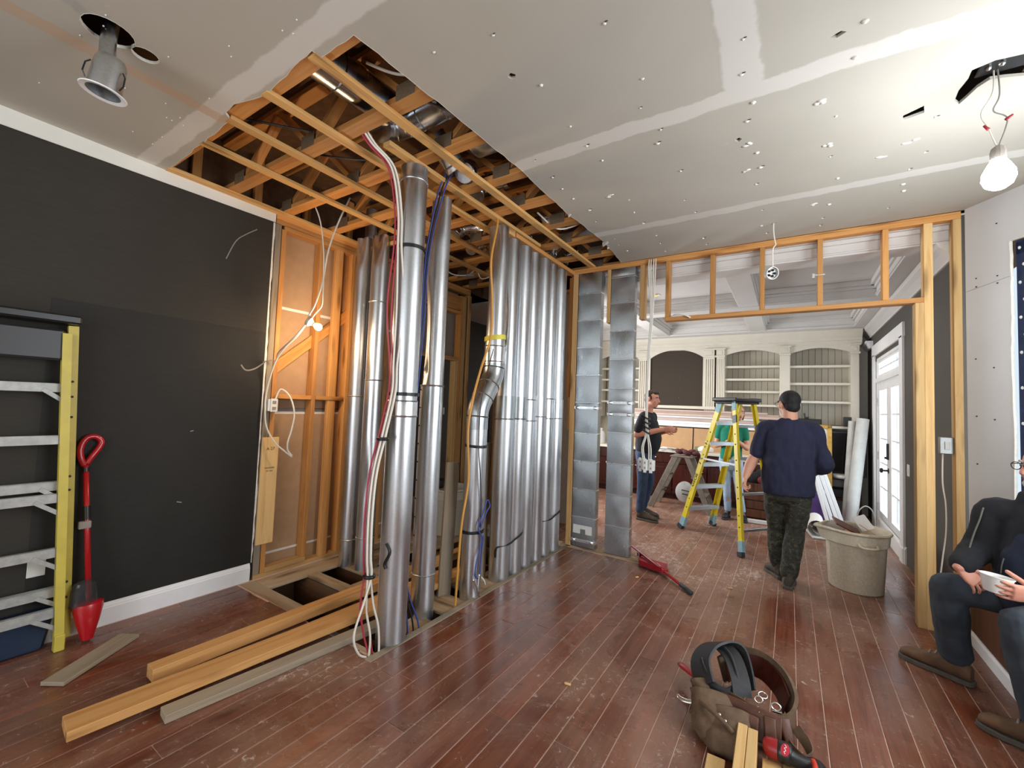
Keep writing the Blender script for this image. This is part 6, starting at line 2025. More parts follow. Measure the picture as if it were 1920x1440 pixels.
def band(name, pts, w, t, m, up=(0, 0, 1), p=tbl, k=6):
    """strip of leather on edge following pts"""
    s_ = spline(pts, k)
    rings = []
    for i, q in enumerate(s_):
        a_, b_ = s_[max(0, i - 1)], s_[min(len(s_) - 1, i + 1)]
        tt = (b_ - a_).normalized()
        u = V(up)
        u = (u - tt * u.dot(tt)).normalized()
        n_ = tt.cross(u)
        rings.append([q + u * (w / 2) + n_ * (t / 2), q - u * (w / 2) + n_ * (t / 2), q - u * (w / 2) - n_ * (t / 2), q + u * (w / 2) - n_ * (t / 2)])
    return MB().loft(rings).build(name, M[m], p, smooth=0.6)


# big loop of padded belt: back rises up, front lies lower
band('belt', [(-0.30, 2.62, 0.13), (-0.22, 2.72, 0.16), (-0.12, 2.72, 0.17), (-0.03, 2.63, 0.16), (0.02, 2.50, 0.13), (0.01, 2.40, 0.09), (-0.05, 2.36, 0.075), (-0.16, 2.38, 0.075), (-0.26, 2.42, 0.08)], 0.13, 0.016, 'tan_canvas', (0.1, 0.35, 1))
band('belt_lining', [(-0.27, 2.60, 0.135), (-0.21, 2.69, 0.155), (-0.12, 2.695, 0.165), (-0.045, 2.61, 0.155), (-0.005, 2.50, 0.13)], 0.10, 0.006, 'mahogany', (0.1, 0.35, 1))
# leather panel on the front of the belt with pockets
def slabq(name, c_, s_, r_, m, bev=0.008):
    R_ = Matrix.Rotation(r_[2], 3, 'Z') @ Matrix.Rotation(r_[1], 3, 'Y') @ Matrix.Rotation(r_[0], 3, 'X')
    return MB().obox(c_, s_, R_).build(name, M[m], tbl, bevel=bev, seg=2, smooth=0.8)


slabq('leather_panel', (-0.15, 2.355, 0.085), (0.26, 0.016, 0.13), (-0.5, 0.0, -0.12), 'brown_leather')
pk1 = slabq('nail_pocket', (-0.17, 2.325, 0.075), (0.12, 0.024, 0.10), (-0.45, 0, -0.12), 'brown_leather')
slabq('tool_loop', (-0.065, 2.325, 0.08), (0.05, 0.02, 0.12), (-0.5, 0, 0.15), 'brown_leather')
slabq('tool_loop', (0.0, 2.36, 0.085), (0.045, 0.02, 0.12), (-0.5, 0, 0.5), 'brown_leather')
# suede pouches: squashed bags with a rolled mouth
def pouch(name, c_, ax_, s_, m='tan_canvas'):
    c_ = V(c_)
    R_ = Matrix.Rotation(ax_[2], 3, 'Z') @ Matrix.Rotation(ax_[1], 3, 'Y') @ Matrix.Rotation(ax_[0], 3, 'X')
    mb = MB()
    rings = []
    for z, kx, ky in ((-1.0, 0.35, 0.3), (-0.92, 0.7, 0.62), (-0.6, 0.98, 0.95), (-0.1, 1.0, 1.0), (0.4, 0.94, 0.85), (0.8, 0.92, 0.72), (0.95, 0.98, 0.72), (1.0, 0.94, 0.66), (0.9, 0.84, 0.56), (0.2, 0.8, 0.6), (-0.6, 0.6, 0.5)):
        rings.append([c_ + R_ @ V((s_[0] * kx * math.cos(2 * PI * j / 22) * (1 + 0.05 * math.sin(3 * j)), s_[1] * ky * math.sin(2 * PI * j / 22), s_[2] * z)) for j in range(22)])
    return mb.loft(rings).build(name, M[m], tbl, smooth=True)


p1 = pouch('suede_pouch', (-0.285, 2.295, 0.068), (-1.05, 0.15, 0.35), (0.105, 0.058, 0.11))
pouch('suede_pouch', (-0.225, 2.24, 0.062), (-1.1, -0.1, 0.15), (0.10, 0.052, 0.10))
pouch('suede_pouch', (-0.33, 2.40, 0.075), (-0.8, 0.2, 0.8), (0.07, 0.05, 0.09))
MB().tube(spline([(-0.355, 2.30, 0.12), (-0.31, 2.245, 0.135), (-0.26, 2.215, 0.13), (-0.20, 2.195, 0.10)], 5), 0.010, 8).build('pouch_seam', M['tan_canvas'], tbl, smooth=True)
for c_ in ((-0.26, 2.235, 0.13), (-0.235, 2.225, 0.118)):
    MB().ball(c_, 0.008, 8, 6).build('stud', M['steel'], tbl, smooth=True)
# black suspender pad arching over, with its strap slot
band('shoulder_pad', [(-0.35, 2.42, 0.13), (-0.385, 2.50, 0.20), (-0.36, 2.585, 0.245), (-0.30, 2.65, 0.255), (-0.235, 2.66, 0.23), (-0.20, 2.60, 0.17), (-0.18, 2.53, 0.11)], 0.125, 0.012, 'black_leather', (0.75, -0.45, 0.45))
band('shoulder_pad', [(-0.30, 2.64, 0.25), (-0.24, 2.56, 0.24), (-0.20, 2.48, 0.19), (-0.185, 2.44, 0.13)], 0.085, 0.012, 'black_leather', (0.8, 0.5, 0.2))
band('strap', [(-0.385, 2.50, 0.205), (-0.35, 2.44, 0.17), (-0.30, 2.41, 0.14), (-0.25, 2.42, 0.13), (-0.22, 2.46, 0.14)], 0.05, 0.008, 'black_leather', (0, 0.2, 1))
MB().tube(spline([(-0.285, 2.60, 0.262), (-0.25, 2.555, 0.255), (-0.22, 2.50, 0.22), (-0.205, 2.47, 0.18)], 4), 0.007, 6).build('seam_piping', M['rubber'], tbl, smooth=True)
# loop hanging out at the far end
band('hammer_loop', [(0.03, 2.40, 0.10), (0.07, 2.36, 0.075), (0.085, 2.31, 0.06), (0.065, 2.27, 0.055), (0.03, 2.28, 0.06), (0.0, 2.32, 0.065)], 0.045, 0.007, 'tan_canvas', (0.2, 0.5, 1))
# rings and clip
def ring(c_, r, nrm, t=0.0035):
    Q_ = V(nrm).to_track_quat('Z', 'Y').to_matrix()
    pts = [V(c_) + Q_ @ V((r * math.cos(2 * PI * j / 14), r * 0.8 * math.sin(2 * PI * j / 14), 0)) for j in range(15)]
    return MB().tube(pts, t, 6, cap=False).build('d_ring', M['steel'], tbl, smooth=True)


ring((-0.115, 2.42, 0.155), 0.017, (0.3, -1, 0.5))
ring((-0.10, 2.45, 0.165), 0.020, (0.2, -0.4, 1))
ring((-0.045, 2.43, 0.145), 0.019, (0.2, -1, 0.6))
MB().beam((-0.12, 2.385, 0.14), (-0.085, 2.375, 0.125), 0.010, 0.006, (0, 0, 1)).build('clip', M['steel'], tbl, bevel=0.002)
MB().beam((-0.06, 2.40, 0.137), (-0.02, 2.405, 0.137), 0.010, 0.006, (0, 0, 1)).build('clip', M['steel'], tbl, bevel=0.002)
MB().ball((-0.11, 2.375, 0.125), 0.011, 8, 6).build('stud', plain('brass', (0.7, 0.55, 0.25), 0.3, 1.0), tbl, smooth=True)
band('thong', [(-0.06, 2.29, 0.055), (-0.02, 2.26, 0.05), (0.01, 2.24, 0.045)], 0.012, 0.008, 'tan_canvas')
# snips with red grips and a claw in the pouch
sn = root('tin_snips', (-0.45, 2.55, 0), 'snips with a red grip poking out of the tool belt pouch', 'snips')
a, b = V((-0.515, 2.64, 0.075)), V((-0.40, 2.52, 0.10))
MB().tube([a, a.lerp(b, 0.15), a.lerp(b, 0.8), b], [0.014, 0.020, 0.019, 0.014], 12, flat=0.7).build('grip', M['red_plastic'], sn, smooth=True)
MB().tube([b, V((-0.36, 2.47, 0.105)), V((-0.325, 2.42, 0.09))], [0.013, 0.013, 0.011], 8, flat=0.6).build('handle_arm', M['steel'], sn, smooth=True)
MB().tube(spline([(-0.365, 2.445, 0.12), (-0.37, 2.41, 0.10), (-0.35, 2.39, 0.085)], 4), 0.004, 6).build('latch', M['steel'], sn, smooth=True)
hm = root('claw_tool', (-0.43, 2.38, 0), 'steel claw tip lying out of the tool belt beside the red grip', 'tool')
MB().tube(spline([(-0.47, 2.375, 0.068), (-0.455, 2.36, 0.060), (-0.41, 2.355, 0.064), (-0.36, 2.37, 0.075)], 5), [0.003, 0.006, 0.009, 0.011, 0.012, 0.013, 0.013, 0.013, 0.012, 0.012, 0.012, 0.012, 0.012, 0.012, 0.012, 0.012], 8, flat=0.5).build('claw', M['steel'], hm, smooth=True)
MB().tube(spline([(-0.40, 2.30, 0.05), (-0.36, 2.335, 0.07), (-0.32, 2.37, 0.09)], 4), 0.007, 8).build('prong', M['tan_canvas'], hm, smooth=True)
# red and black cordless tool lying on the flat studs
ct = root('cordless_tool', (0.02, 2.25, 0.04), 'red and black cordless tool lying on the flat studs beside the tool belt', 'power tool')
tool_red = plain('tool_red', srgb(150, 30, 34), 0.4)
ax_pts = [(-0.085, 2.235, 0.075), (-0.06, 2.232, 0.080), (-0.02, 2.228, 0.082), (0.01, 2.225, 0.08)]
MB().tube(spline(ax_pts, 5), [0.022, 0.028, 0.033, 0.036, 0.037, 0.038, 0.038, 0.039, 0.039, 0.039, 0.038, 0.037, 0.036, 0.034, 0.031, 0.028], 16).build('motor_housing', tool_red, ct, smooth=True)
MB().tube(spline([(-0.035, 2.229, 0.0825), (-0.01, 2.228, 0.0825), (0.015, 2.226, 0.081)], 4), [0.0385, 0.0405, 0.0412, 0.0412, 0.0412, 0.0408, 0.040, 0.039, 0.036], 16).build('collar', M['black_plastic'], ct, smooth=True)
MB().tube(spline([(0.0, 2.225, 0.08), (0.04, 2.225, 0.072), (0.075, 2.235, 0.068), (0.10, 2.245, 0.066)], 5), [0.034, 0.032, 0.030, 0.028, 0.027, 0.026, 0.026, 0.026, 0.026, 0.026, 0.027, 0.028, 0.029, 0.030, 0.030, 0.028], 14).build('grip', M['black_plastic'], ct, smooth=True)
MB().tube(spline([(0.092, 2.25, 0.066), (0.108, 2.23, 0.066), (0.112, 2.19, 0.066), (0.105, 2.15, 0.066)], 4), [0.026, 0.029, 0.03, 0.031, 0.031, 0.032, 0.032, 0.033, 0.033, 0.034, 0.034, 0.033, 0.03], 12).build('battery', M['black_plastic'], ct, smooth=True)
MB().tube(spline([(0.088, 2.24, 0.088), (0.095, 2.20, 0.092), (0.092, 2.16, 0.090)], 4), 0.011, 8).build('trigger', plain('orange_red', srgb(206, 60, 40), 0.4), ct, smooth=True)
Ql = V((-0.15, -0.62, 0.77)).normalized().to_track_quat('Z', 'Y').to_matrix()
lc = V((-0.008, 2.201, 0.112))
MB().lathe([(0.0, 0.0), (0.021, 0.0), (0.020, 0.004), (0.0, 0.0045)], lc, 20, Ql @ Matrix.Diagonal((0.78, 1.15, 1))).build('badge', plain('badge_red', srgb(196, 52, 70), 0.4), ct, smooth=0.5)
MB().tube(spline([lc + Ql @ V(q) for q in ((-0.004, 0.016, 0.005), (0.003, 0.010, 0.005), (-0.003, 0.004, 0.005), (0.003, -0.003, 0.005), (-0.002, -0.010, 0.005), (0.003, -0.016, 0.005))], 4), 0.0016, 5).build('script_mark', M['white_plastic'], ct)
# ------------------------------------------------------------ people
skin = plain('skin', srgb(206, 150, 124), 0.55, var=0.06, scale=20)
skin_red = plain('ruddy_skin', srgb(204, 142, 120), 0.55, var=0.08, scale=20)
navy = plain('navy_cotton', srgb(32, 34, 58), 0.9, var=0.10, scale=12, bmp=0.15)
navy_dark = plain('black_navy_cotton', srgb(22, 22, 32), 0.9, var=0.10, scale=12, bmp=0.15)
denim = plain('blue_denim', srgb(44, 62, 88), 0.9, var=0.25, scale=9, bmp=0.1)
denim_light = plain('pale_denim', srgb(158, 182, 206), 0.9, var=0.12, scale=9, bmp=0.1)
denim_dark = plain('dark_denim', srgb(54, 61, 70), 0.9, var=0.35, scale=7, bmp=0.1)
green = plain('green_jersey', srgb(14, 122, 98), 0.85, var=0.10, scale=12)
fleece = plain('black_fleece', srgb(26, 27, 32), 0.95, var=0.2, scale=20, bmp=0.15)
blue_vest = plain('dark_blue_jersey', srgb(28, 36, 56), 0.9, var=0.15, scale=14)
hair_black = plain('black_hair', srgb(18, 16, 16), 0.75, var=0.3, scale=60, bmp=0.3)
hair_brown = plain('dark_brown_hair', srgb(44, 34, 28), 0.75, var=0.3, scale=60, bmp=0.3)
hair_blond = plain('light_brown_hair', srgb(132, 98, 66), 0.7, var=0.3, scale=50, bmp=0.3)
beard_m = plain('grey_white_beard', srgb(204, 198, 192), 0.85, var=0.15, scale=60, bmp=0.3)
boot_m = plain('dusty_work_boot', srgb(70, 62, 52), 0.8, var=0.3, scale=14)
boot_tan = plain('tan_work_boot', srgb(98, 72, 50), 0.8, var=0.35, scale=12, bmp=0.1)
boot_black = plain('black_boot', srgb(20, 20, 22), 0.6, var=0.2)
sole_m = plain('grey_boot_sole', srgb(84, 78, 70), 0.85, var=0.15)
eye_m = plain('eye_dark', (0.02, 0.015, 0.012), 0.2)
lip_m = plain('lips', srgb(164, 92, 84), 0.5)


def camo():
    m, nt, b = new_mat('dark_camouflage_cloth')
    v = N(nt, 'TexCoord').outputs['Object']
    n1 = tex(nt, scaled(nt, v, 14, 14, 22), 1.0, 3.0, 0.6, 0.6)
    n2 = tex(nt, scaled(nt, v, 20, 20, 30), 1.0, 2.0, 0.6, 0.9)
    col = ramp(nt, n1, [(0.42, srgb(34, 35, 28)), (0.50, srgb(54, 55, 43)), (0.62, srgb(44, 42, 34))])
    col = mix(nt, smooth(nt, n2, 0.56, 0.60, 0.0, 0.8), col, srgb(78, 76, 62))
    L(nt, col, b.inputs['Base Color'])
    b.inputs['Roughness'].default_value = 0.9
    bump(nt, b, n2, 0.15, 0.01)
    return m


camo_m = camo()


def remesh(mb, name, mats, parent, voxel, it=4, origin=None, wrinkle=0.0, wscale=0.08):
    o = mb.build(name, mats, None, origin=origin or (0, 0, 0))
    r = o.modifiers.new('r', 'REMESH')
    r.mode = 'VOXEL'
    r.voxel_size = voxel
    if it:
        s = o.modifiers.new('s', 'SMOOTH')
        s.factor = 0.5
        s.iterations = it
    dg = bpy.context.evaluated_depsgraph_get()
    me = bpy.data.meshes.new_from_object(o.evaluated_get(dg))
    old = o.data
    o.modifiers.clear()
    o.data = me
    bpy.data.meshes.remove(old)
    me.name = name
    if wrinkle:
        nn = [0.0] * (3 * len(me.vertices))
        me.vertices.foreach_get('co', nn)
        vn = [v.normal.copy() for v in me.vertices]
        for v, n_ in zip(me.vertices, vn):
            q = v.co / wscale
            d = noise.noise(V((q.x, q.y, q.z * 0.7))) + 0.5 * noise.noise(V((q.x * 2.3 + 7, q.y * 2.3, q.z * 1.2)))
            v.co += n_ * (wrinkle * d)
    me.polygons.foreach_set('use_smooth', [True] * len(me.polygons))
    if not len(me.materials):
        for m in (mats if isinstance(mats, (list, tuple)) else [mats]):
            me.materials.append(m)
    return par(o, parent)


def limb(mb, pts, rs, n=14, flat=1.0, side=None, k=5):
    """rounded tapered limb along pts"""
    pts = [V(p) for p in pts]
    sp_ = spline(pts, k)
    rr = []
    for i in range(len(pts) - 1):
        for j in range(k):
            rr.append(rs[i] + (rs[i + 1] - rs[i]) * j / k)
    rr.append(rs[-1])
    a = (sp_[0] - sp_[1]).normalized()
    b = (sp_[-1] - sp_[-2]).normalized()
    sp2 = [sp_[0] + a * rr[0] * 0.95, sp_[0] + a * rr[0] * 0.6] + sp_ + [sp_[-1] + b * rr[-1] * 0.6, sp_[-1] + b * rr[-1] * 0.95]
    rr2 = [rr[0] * 0.25, rr[0] * 0.78] + rr + [rr[-1] * 0.78, rr[-1] * 0.25]
    return mb.tube(sp2, rr2, n, True, flat, side)


def rings_loft(mb, secs, lat, n=20):
    """torso style loft; secs: (centre, half width along lat, half depth)"""
    rings = []
    cs = [V(s[0]) for s in secs]
    for i, s in enumerate(secs):
        t = (cs[min(i + 1, len(cs) - 1)] - cs[max(0, i - 1)]).normalized()
        l_ = V(s[3]) if len(s) > 3 else V(lat)
        l_ = (l_ - t * l_.dot(t)).normalized()
        d_ = t.cross(l_)
        r_ = []
        for j in range(n):
            a = 2 * PI * j / n
            ca, sa = math.cos(a), math.sin(a)
            e = 0.82
            r_.append(cs[i] + l_ * (s[1] * math.copysign(abs(ca) ** e, ca)) + d_ * (s[2] * math.copysign(abs(sa) ** e, sa)))
        rings.append(r_)
    return mb.loft(rings)


def head(mb, c, fwd, up, s=1.0, hair=None):
    """head volumes; c = centre of the skull; returns a local frame function"""
    f = V(fwd).normalized()
    u = (V(up) - f * V(up).dot(f)).normalized()
    r = f.cross(u)
    Rm = Matrix((r, f, u)).transposed()
    c = V(c)

    def P(x, y, z):
        return c + Rm @ V((x * s, y * s, z * s))
    mb.ball(P(0, -0.008, 0.025), (0.076 * s, 0.096 * s, 0.090 * s), 18, 12, Rm)
    mb.ball(P(0, 0.022, -0.035), (0.064 * s, 0.072 * s, 0.078 * s), 16, 10, Rm)
    mb.ball(P(0, 0.045, -0.085), (0.042 * s, 0.042 * s, 0.030 * s), 12, 8, Rm)
    mb.ball(P(0, 0.066, 0.026), (0.050 * s, 0.022 * s, 0.016 * s), 12, 6, Rm)
    for sx in (-1, 1):
        mb.ball(P(sx * 0.040, 0.055, -0.022), (0.026 * s, 0.026 * s, 0.024 * s), 10, 6, Rm)
        mb.ball(P(sx * 0.081, -0.010, -0.012), (0.012 * s, 0.020 * s, 0.034 * s), 10, 8, Rm)
    limb(mb, [P(0, 0.083, 0.014), P(0, 0.099, -0.014), P(0, 0.104, -0.030)], [0.010 * s, 0.013 * s, 0.015 * s], 10)
    for sx in (-1, 1):
        mb.ball(P(sx * 0.012, 0.091, -0.032), (0.010 * s, 0.011 * s, 0.009 * s), 8, 6, Rm)
    mb.ball(P(0, 0.081, -0.058), (0.026 * s, 0.013 * s, 0.008 * s), 12, 6, Rm)
    mb.ball(P(0, 0.079, -0.069), (0.022 * s, 0.013 * s, 0.008 * s), 12, 6, Rm)
    return P, Rm


def face_parts(P, Rm, s, root_, brow):
    for sx in (-1, 1):
        o = MB().ball(P(sx * 0.032, 0.0815, 0.004), (0.012 * s, 0.006 * s, 0.0065 * s), 10, 6, Rm).build('eye', M['white_plastic'], root_, smooth=True)
        MB().ball(P(sx * 0.032, 0.0865, 0.004), (0.005 * s, 0.003 * s, 0.005 * s), 8, 6, Rm).build('iris', eye_m, o, smooth=True)
        MB().tube([P(sx * 0.014, 0.089, 0.026), P(sx * 0.034, 0.088, 0.031), P(sx * 0.052, 0.076, 0.025)], 0.005 * s, 6).build('eyebrow', brow, root_, smooth=True)
    MB().ball(P(0, 0.0935, -0.0585), (0.023 * s, 0.004 * s, 0.0045 * s), 12, 5, Rm).ball(P(0, 0.0915, -0.068), (0.020 * s, 0.004 * s, 0.0055 * s), 12, 5, Rm).build('lips', lip_m, root_, smooth=True)


def hand(mb, w, f, n, thumb=1, curl=(0.5, 0.6, 0.4), spread=0.06, thumb_curl=0.4, s=1.0, curls=None, thumb_dir=None, fr=0.96):
    """palm and five bent fingers; w wrist, f towards the fingers, n palm side; thumb=+1 on f x n side"""
    w = V(w)
    f = V(f).normalized()
    n = (V(n) - f * V(n).dot(f)).normalized()
    t = f.cross(n) * thumb
    rings_loft(mb, [(w - f * 0.02 * s, 0.026 * s, 0.018 * s), (w, 0.027 * s, 0.018 * s), (w + f * 0.03 * s, 0.036 * s, 0.017 * s), (w + f * 0.065 * s, 0.042 * s, 0.015 * s), (w + f * 0.092 * s, 0.041 * s, 0.012 * s)], t, 14)
    mb.ball(w + f * 0.03 * s + t * 0.022 * s + n * 0.008 * s, (0.020 * s, 0.020 * s, 0.020 * s), 10, 6)
    for i, (o, ln, r) in enumerate(((0.0325, 0.072, 0.0088), (0.011, 0.080, 0.0092), (-0.0108, 0.074, 0.0088), (-0.0320, 0.058, 0.0078))):
        cu = (curls[i] if curls else curl)
        p = w + f * ((0.088 - abs(i - 1.2) * 0.005) * s) + t * (o * s)
        d = (f + t * ((1.4 - i) * spread)).normalized()
        pts = [p - d * 0.02 * s, p]
        ang = 0.0
        for seg, c_ in zip((0.45, 0.31, 0.24), cu):
            ang += c_
            dd = (d * math.cos(ang) + n * math.sin(ang)).normalized()
            p = p + dd * (ln * seg * s)
            pts.append(p)
        r *= fr
        limb(mb, pts, [r * s * 1.05, r * s * 1.06, r * s, r * s * 0.94, r * s * 0.82], 10, k=3)
    b = w + f * 0.022 * s + t * 0.026 * s + n * 0.006 * s
    d1_ = V(thumb_dir).normalized() if thumb_dir else (f * 0.62 + t * 0.74 + n * 0.25).normalized()
    d2_ = (d1_ * math.cos(thumb_curl) + (f * 0.7 + n * 0.7 - t * 0.2).normalized() * math.sin(thumb_curl)).normalized()
    limb(mb, [b, b + d1_ * 0.038 * s, b + d1_ * 0.038 * s + d2_ * 0.032 * s, b + d1_ * 0.038 * s + d2_ * 0.054 * s], [0.014 * s, 0.0115 * s, 0.0105 * s, 0.009 * s], 10, k=3)


def boot(p_heel, p_toe, ankle, name, mat_, parent, s=1.0, sole=None, high=0.10):
    h, t = V(p_heel), V(p_toe)
    f = (t - h)
    ln = f.length
    f.normalize()
    r = f.cross(V((0, 0, 1))).normalized()
    z0 = min(h.z, t.z)
    mb = MB()
    secs = []
    for k, w, hh in ((0.0, 0.030, 0.075), (0.12, 0.036, 0.10), (0.30, 0.036, 0.11), (0.50, 0.040, 0.085), (0.72, 0.047, 0.064), (0.90, 0.040, 0.052), (1.0, 0.022, 0.036)):
        q = h + f * (ln * k)
        secs.append([q + r * (w * s * math.cos(a)) + V((0, 0, 0.020 + hh * 0.5 * s + hh * 0.5 * s * math.sin(a))) for a in [2 * PI * j / 16 for j in range(16)]])
    mb.loft(secs)
    a = V(ankle)
    limb(mb, [h + f * ln * 0.20 + V((0, 0, 0.07)), h + f * ln * 0.19 + V((0, 0, 0.11)), a.lerp(h + f * ln * 0.19 + V((0, 0, 0.11)), 0.3)], [0.042 * s, 0.044 * s, 0.046 * s], 14)
    o = remesh(mb, name, mat_, parent, 0.007, 4)
    sm = MB()
    lo = []
    for k, w in ((-0.03, 0.02), (0.0, 0.036), (0.15, 0.041), (0.40, 0.038), (0.70, 0.051), (0.90, 0.044), (1.0, 0.028), (1.03, 0.01)):
        q = h + f * (ln * k)
        lo.append((q - r * (w * s), q + r * (w * s)))
    poly = [p[0] for p in lo] + [p[1] for p in reversed(lo)]
    n_ = len(poly)
    sm.add([V((p.x, p.y, p.z + 0.001)) for p in poly] + [V((p.x, p.y, p.z + 0.028)) for p in poly], [tuple(range(n_ - 1, -1, -1)), tuple(range(n_, 2 * n_))] + [(i, (i + 1) % n_, n_ + (i + 1) % n_, n_ + i) for i in range(n_)])
    sm.build('sole', sole or sole_m, o, bevel=0.004)
    mb = MB()
    for k in (0.38, 0.47, 0.56):
        q = h + f * (ln * k)
        top = 0.022 + (0.105 - 0.10 * (k - 0.30)) * s
        mb.tube([q - r * 0.024 * s + V((0, 0, top - 0.008)), q + V((0, 0, top + 0.002)), q + r * 0.024 * s + V((0, 0, top - 0.008))], 0.004 * s, 5)
    mb.build('lace', M['grey_board'], o, smooth=True)
    return o


def person(label, loc):
    return root('person', loc, label, 'person')


# ---- man walking away in the navy T-shirt
P1 = person('man seen from behind in navy T-shirt and dark camouflage trousers', (-0.02, 4.66, 0))
mb = MB()
hc = V((-0.005, 4.69, 1.612))
fw1 = V((-0.55, 1.0, -0.06))
Pf, Rm = head(mb, hc, fw1, (0, 0, 1), 1.04)
limb(mb, [(-0.0, 4.655, 1.42), (0.0, 4.665, 1.50), (-0.003, 4.68, 1.57)], [0.070, 0.064, 0.062])
# arms
LA = [(-0.190, 4.66, 1.385), (-0.272, 4.68, 1.11), (-0.345, 4.62, 0.915)]
RA = [(0.185, 4.66, 1.385), (0.250, 4.64, 1.10), (0.19, 4.84, 0.98)]
limb(mb, LA, [0.056, 0.047, 0.030])
limb(mb, [LA[1], ((LA[1][0] + LA[2][0]) / 2 - 0.004, 4.66, 1.03), LA[2]], [0.046, 0.046, 0.029])
limb(mb, RA, [0.046, 0.030, 0.026])
hand(mb, LA[2], (-0.15, -0.12, -1), (0.9, -0.2, -0.25), 1, s=1.0, curls=((0.5, 0.5, 0.4), (0.9, 1.1, 0.7), (1.1, 1.2, 0.8), (1.1, 1.2, 0.8)))
hand(mb, RA[2], (-0.4, 0.9, -0.2), (-0.7, -0.3, -0.6), -1)
rings_loft(mb, [((-0.01, 4.66, 0.80), 0.17, 0.12), ((-0.01, 4.66, 1.0), 0.17, 0.12), ((0, 4.66, 1.25), 0.18, 0.11), ((0, 4.66, 1.42), 0.13, 0.08)], (1, 0, 0))
hipL, hipR = V((-0.105, 4.67, 0.86)), V((0.085, 4.66, 0.86))
knL, knR = V((-0.10, 4.77, 0.47)), V((0.045, 4.66, 0.46))
anL, anR = V((-0.085, 4.80, 0.10)), V((-0.0, 4.57, 0.10))
limb(mb, [hipL, knL, anL], [0.085, 0.058, 0.040])
limb(mb, [hipR, knR, anR], [0.085, 0.058, 0.040])
body1 = remesh(mb, 'body', skin, P1, 0.0075, 3)
# clothes
mb = MB()
rings_loft(mb, [((-0.012, 4.655, 0.795), 0.196, 0.150), ((-0.012, 4.655, 0.83), 0.206, 0.158), ((-0.012, 4.665, 0.92), 0.208, 0.168), ((-0.008, 4.67, 1.02), 0.205, 0.168), ((-0.004, 4.665, 1.14), 0.205, 0.155), ((0, 4.66, 1.26), 0.202, 0.138), ((0, 4.66, 1.34), 0.198, 0.118), ((0, 4.66, 1.395), 0.168, 0.098), ((0, 4.665, 1.435), 0.120, 0.084), ((0.0, 4.668, 1.475), 0.076, 0.070)], (1, 0, 0), 26)
for A in (LA, RA):
    a, b = V(A[0]), V(A[1])
    c_ = V((math.copysign(0.10, a.x), 4.66, 1.395))
    e_ = a.lerp(b, 0.86) if A is LA else b
    limb(mb, [c_, a, a.lerp(b, 0.5), e_], [0.068, 0.068, 0.065, 0.066 if A is LA else 0.058])
limb(mb, [V(RA[0]).lerp(V(RA[1]), 0.7), V(RA[1]) + V((0.004, -0.022, 0)), V(RA[1]).lerp(V(RA[2]), 0.5)], [0.068, 0.078, 0.062])
sh = remesh(mb, 'shirt', navy, P1, 0.010, 5, wrinkle=0.010, wscale=0.075)
mb = MB()
rings_loft(mb, [((-0.01, 4.66, 0.97), 0.178, 0.130), ((-0.01, 4.665, 0.86), 0.186, 0.142), ((-0.01, 4.668, 0.76), 0.175, 0.128), ((-0.01, 4.67, 0.72), 0.13, 0.09)], (1, 0, 0), 24)
limb(mb, [hipL + V((0, 0, -0.02)), hipL.lerp(knL, 0.5), knL, knL.lerp(anL, 0.55), anL + V((0, 0, 0.02))], [0.100, 0.094, 0.076, 0.074, 0.066])
limb(mb, [hipR + V((0, 0, -0.02)), hipR.lerp(knR, 0.5), knR, knR.lerp(anR, 0.55), anR + V((0, 0, 0.02))], [0.102, 0.096, 0.078, 0.078, 0.070])
remesh(mb, 'trousers', camo_m, P1, 0.009, 4, wrinkle=0.008, wscale=0.07)
boot((-0.05, 4.73, 0.0), (-0.175, 4.95, 0.0), anL, 'boot', boot_m, P1, 1.05)
boot((-0.005, 4.50, 0.0), (0.01, 4.78, 0.0), anR, 'boot', boot_m, P1, 1.1)
# hair cap
mb = MB()
mb.ball(Pf(0, -0.018, 0.034), (0.084, 0.096, 0.090), 20, 12, Rm)
mb.ball(Pf(0, -0.050, -0.025), (0.066, 0.058, 0.060), 16, 10, Rm)
for sx in (-1, 1):
    mb.ball(Pf(sx * 0.070, 0.004, 0.016), (0.012, 0.020, 0.034), 10, 8, Rm)
remesh(mb, 'hair', hair_black, P1, 0.008, 3, wrinkle=0.002, wscale=0.02)
face_parts(Pf, Rm, 1.04, P1, hair_black)
gl = MB()
for sx in (-1, 1):
    gl.tube([Pf(sx * 0.078, -0.005, 0.008), Pf(sx * 0.080, 0.05, 0.012), Pf(sx * 0.070, 0.098, 0.010)], 0.0025, 6)
    q = [Pf(sx * 0.036 + 0.028 * math.cos(a), 0.102, 0.003 + 0.020 * math.sin(a)) for a in [2 * PI * j / 14 for j in range(15)]]
    gl.tube(q, 0.002, 5, cap=False)
gl.tube([Pf(-0.010, 0.104, 0.008), Pf(0.010, 0.104, 0.008)], 0.002, 5)
gl.build('spectacles', M['black_plastic'], P1, smooth=True)

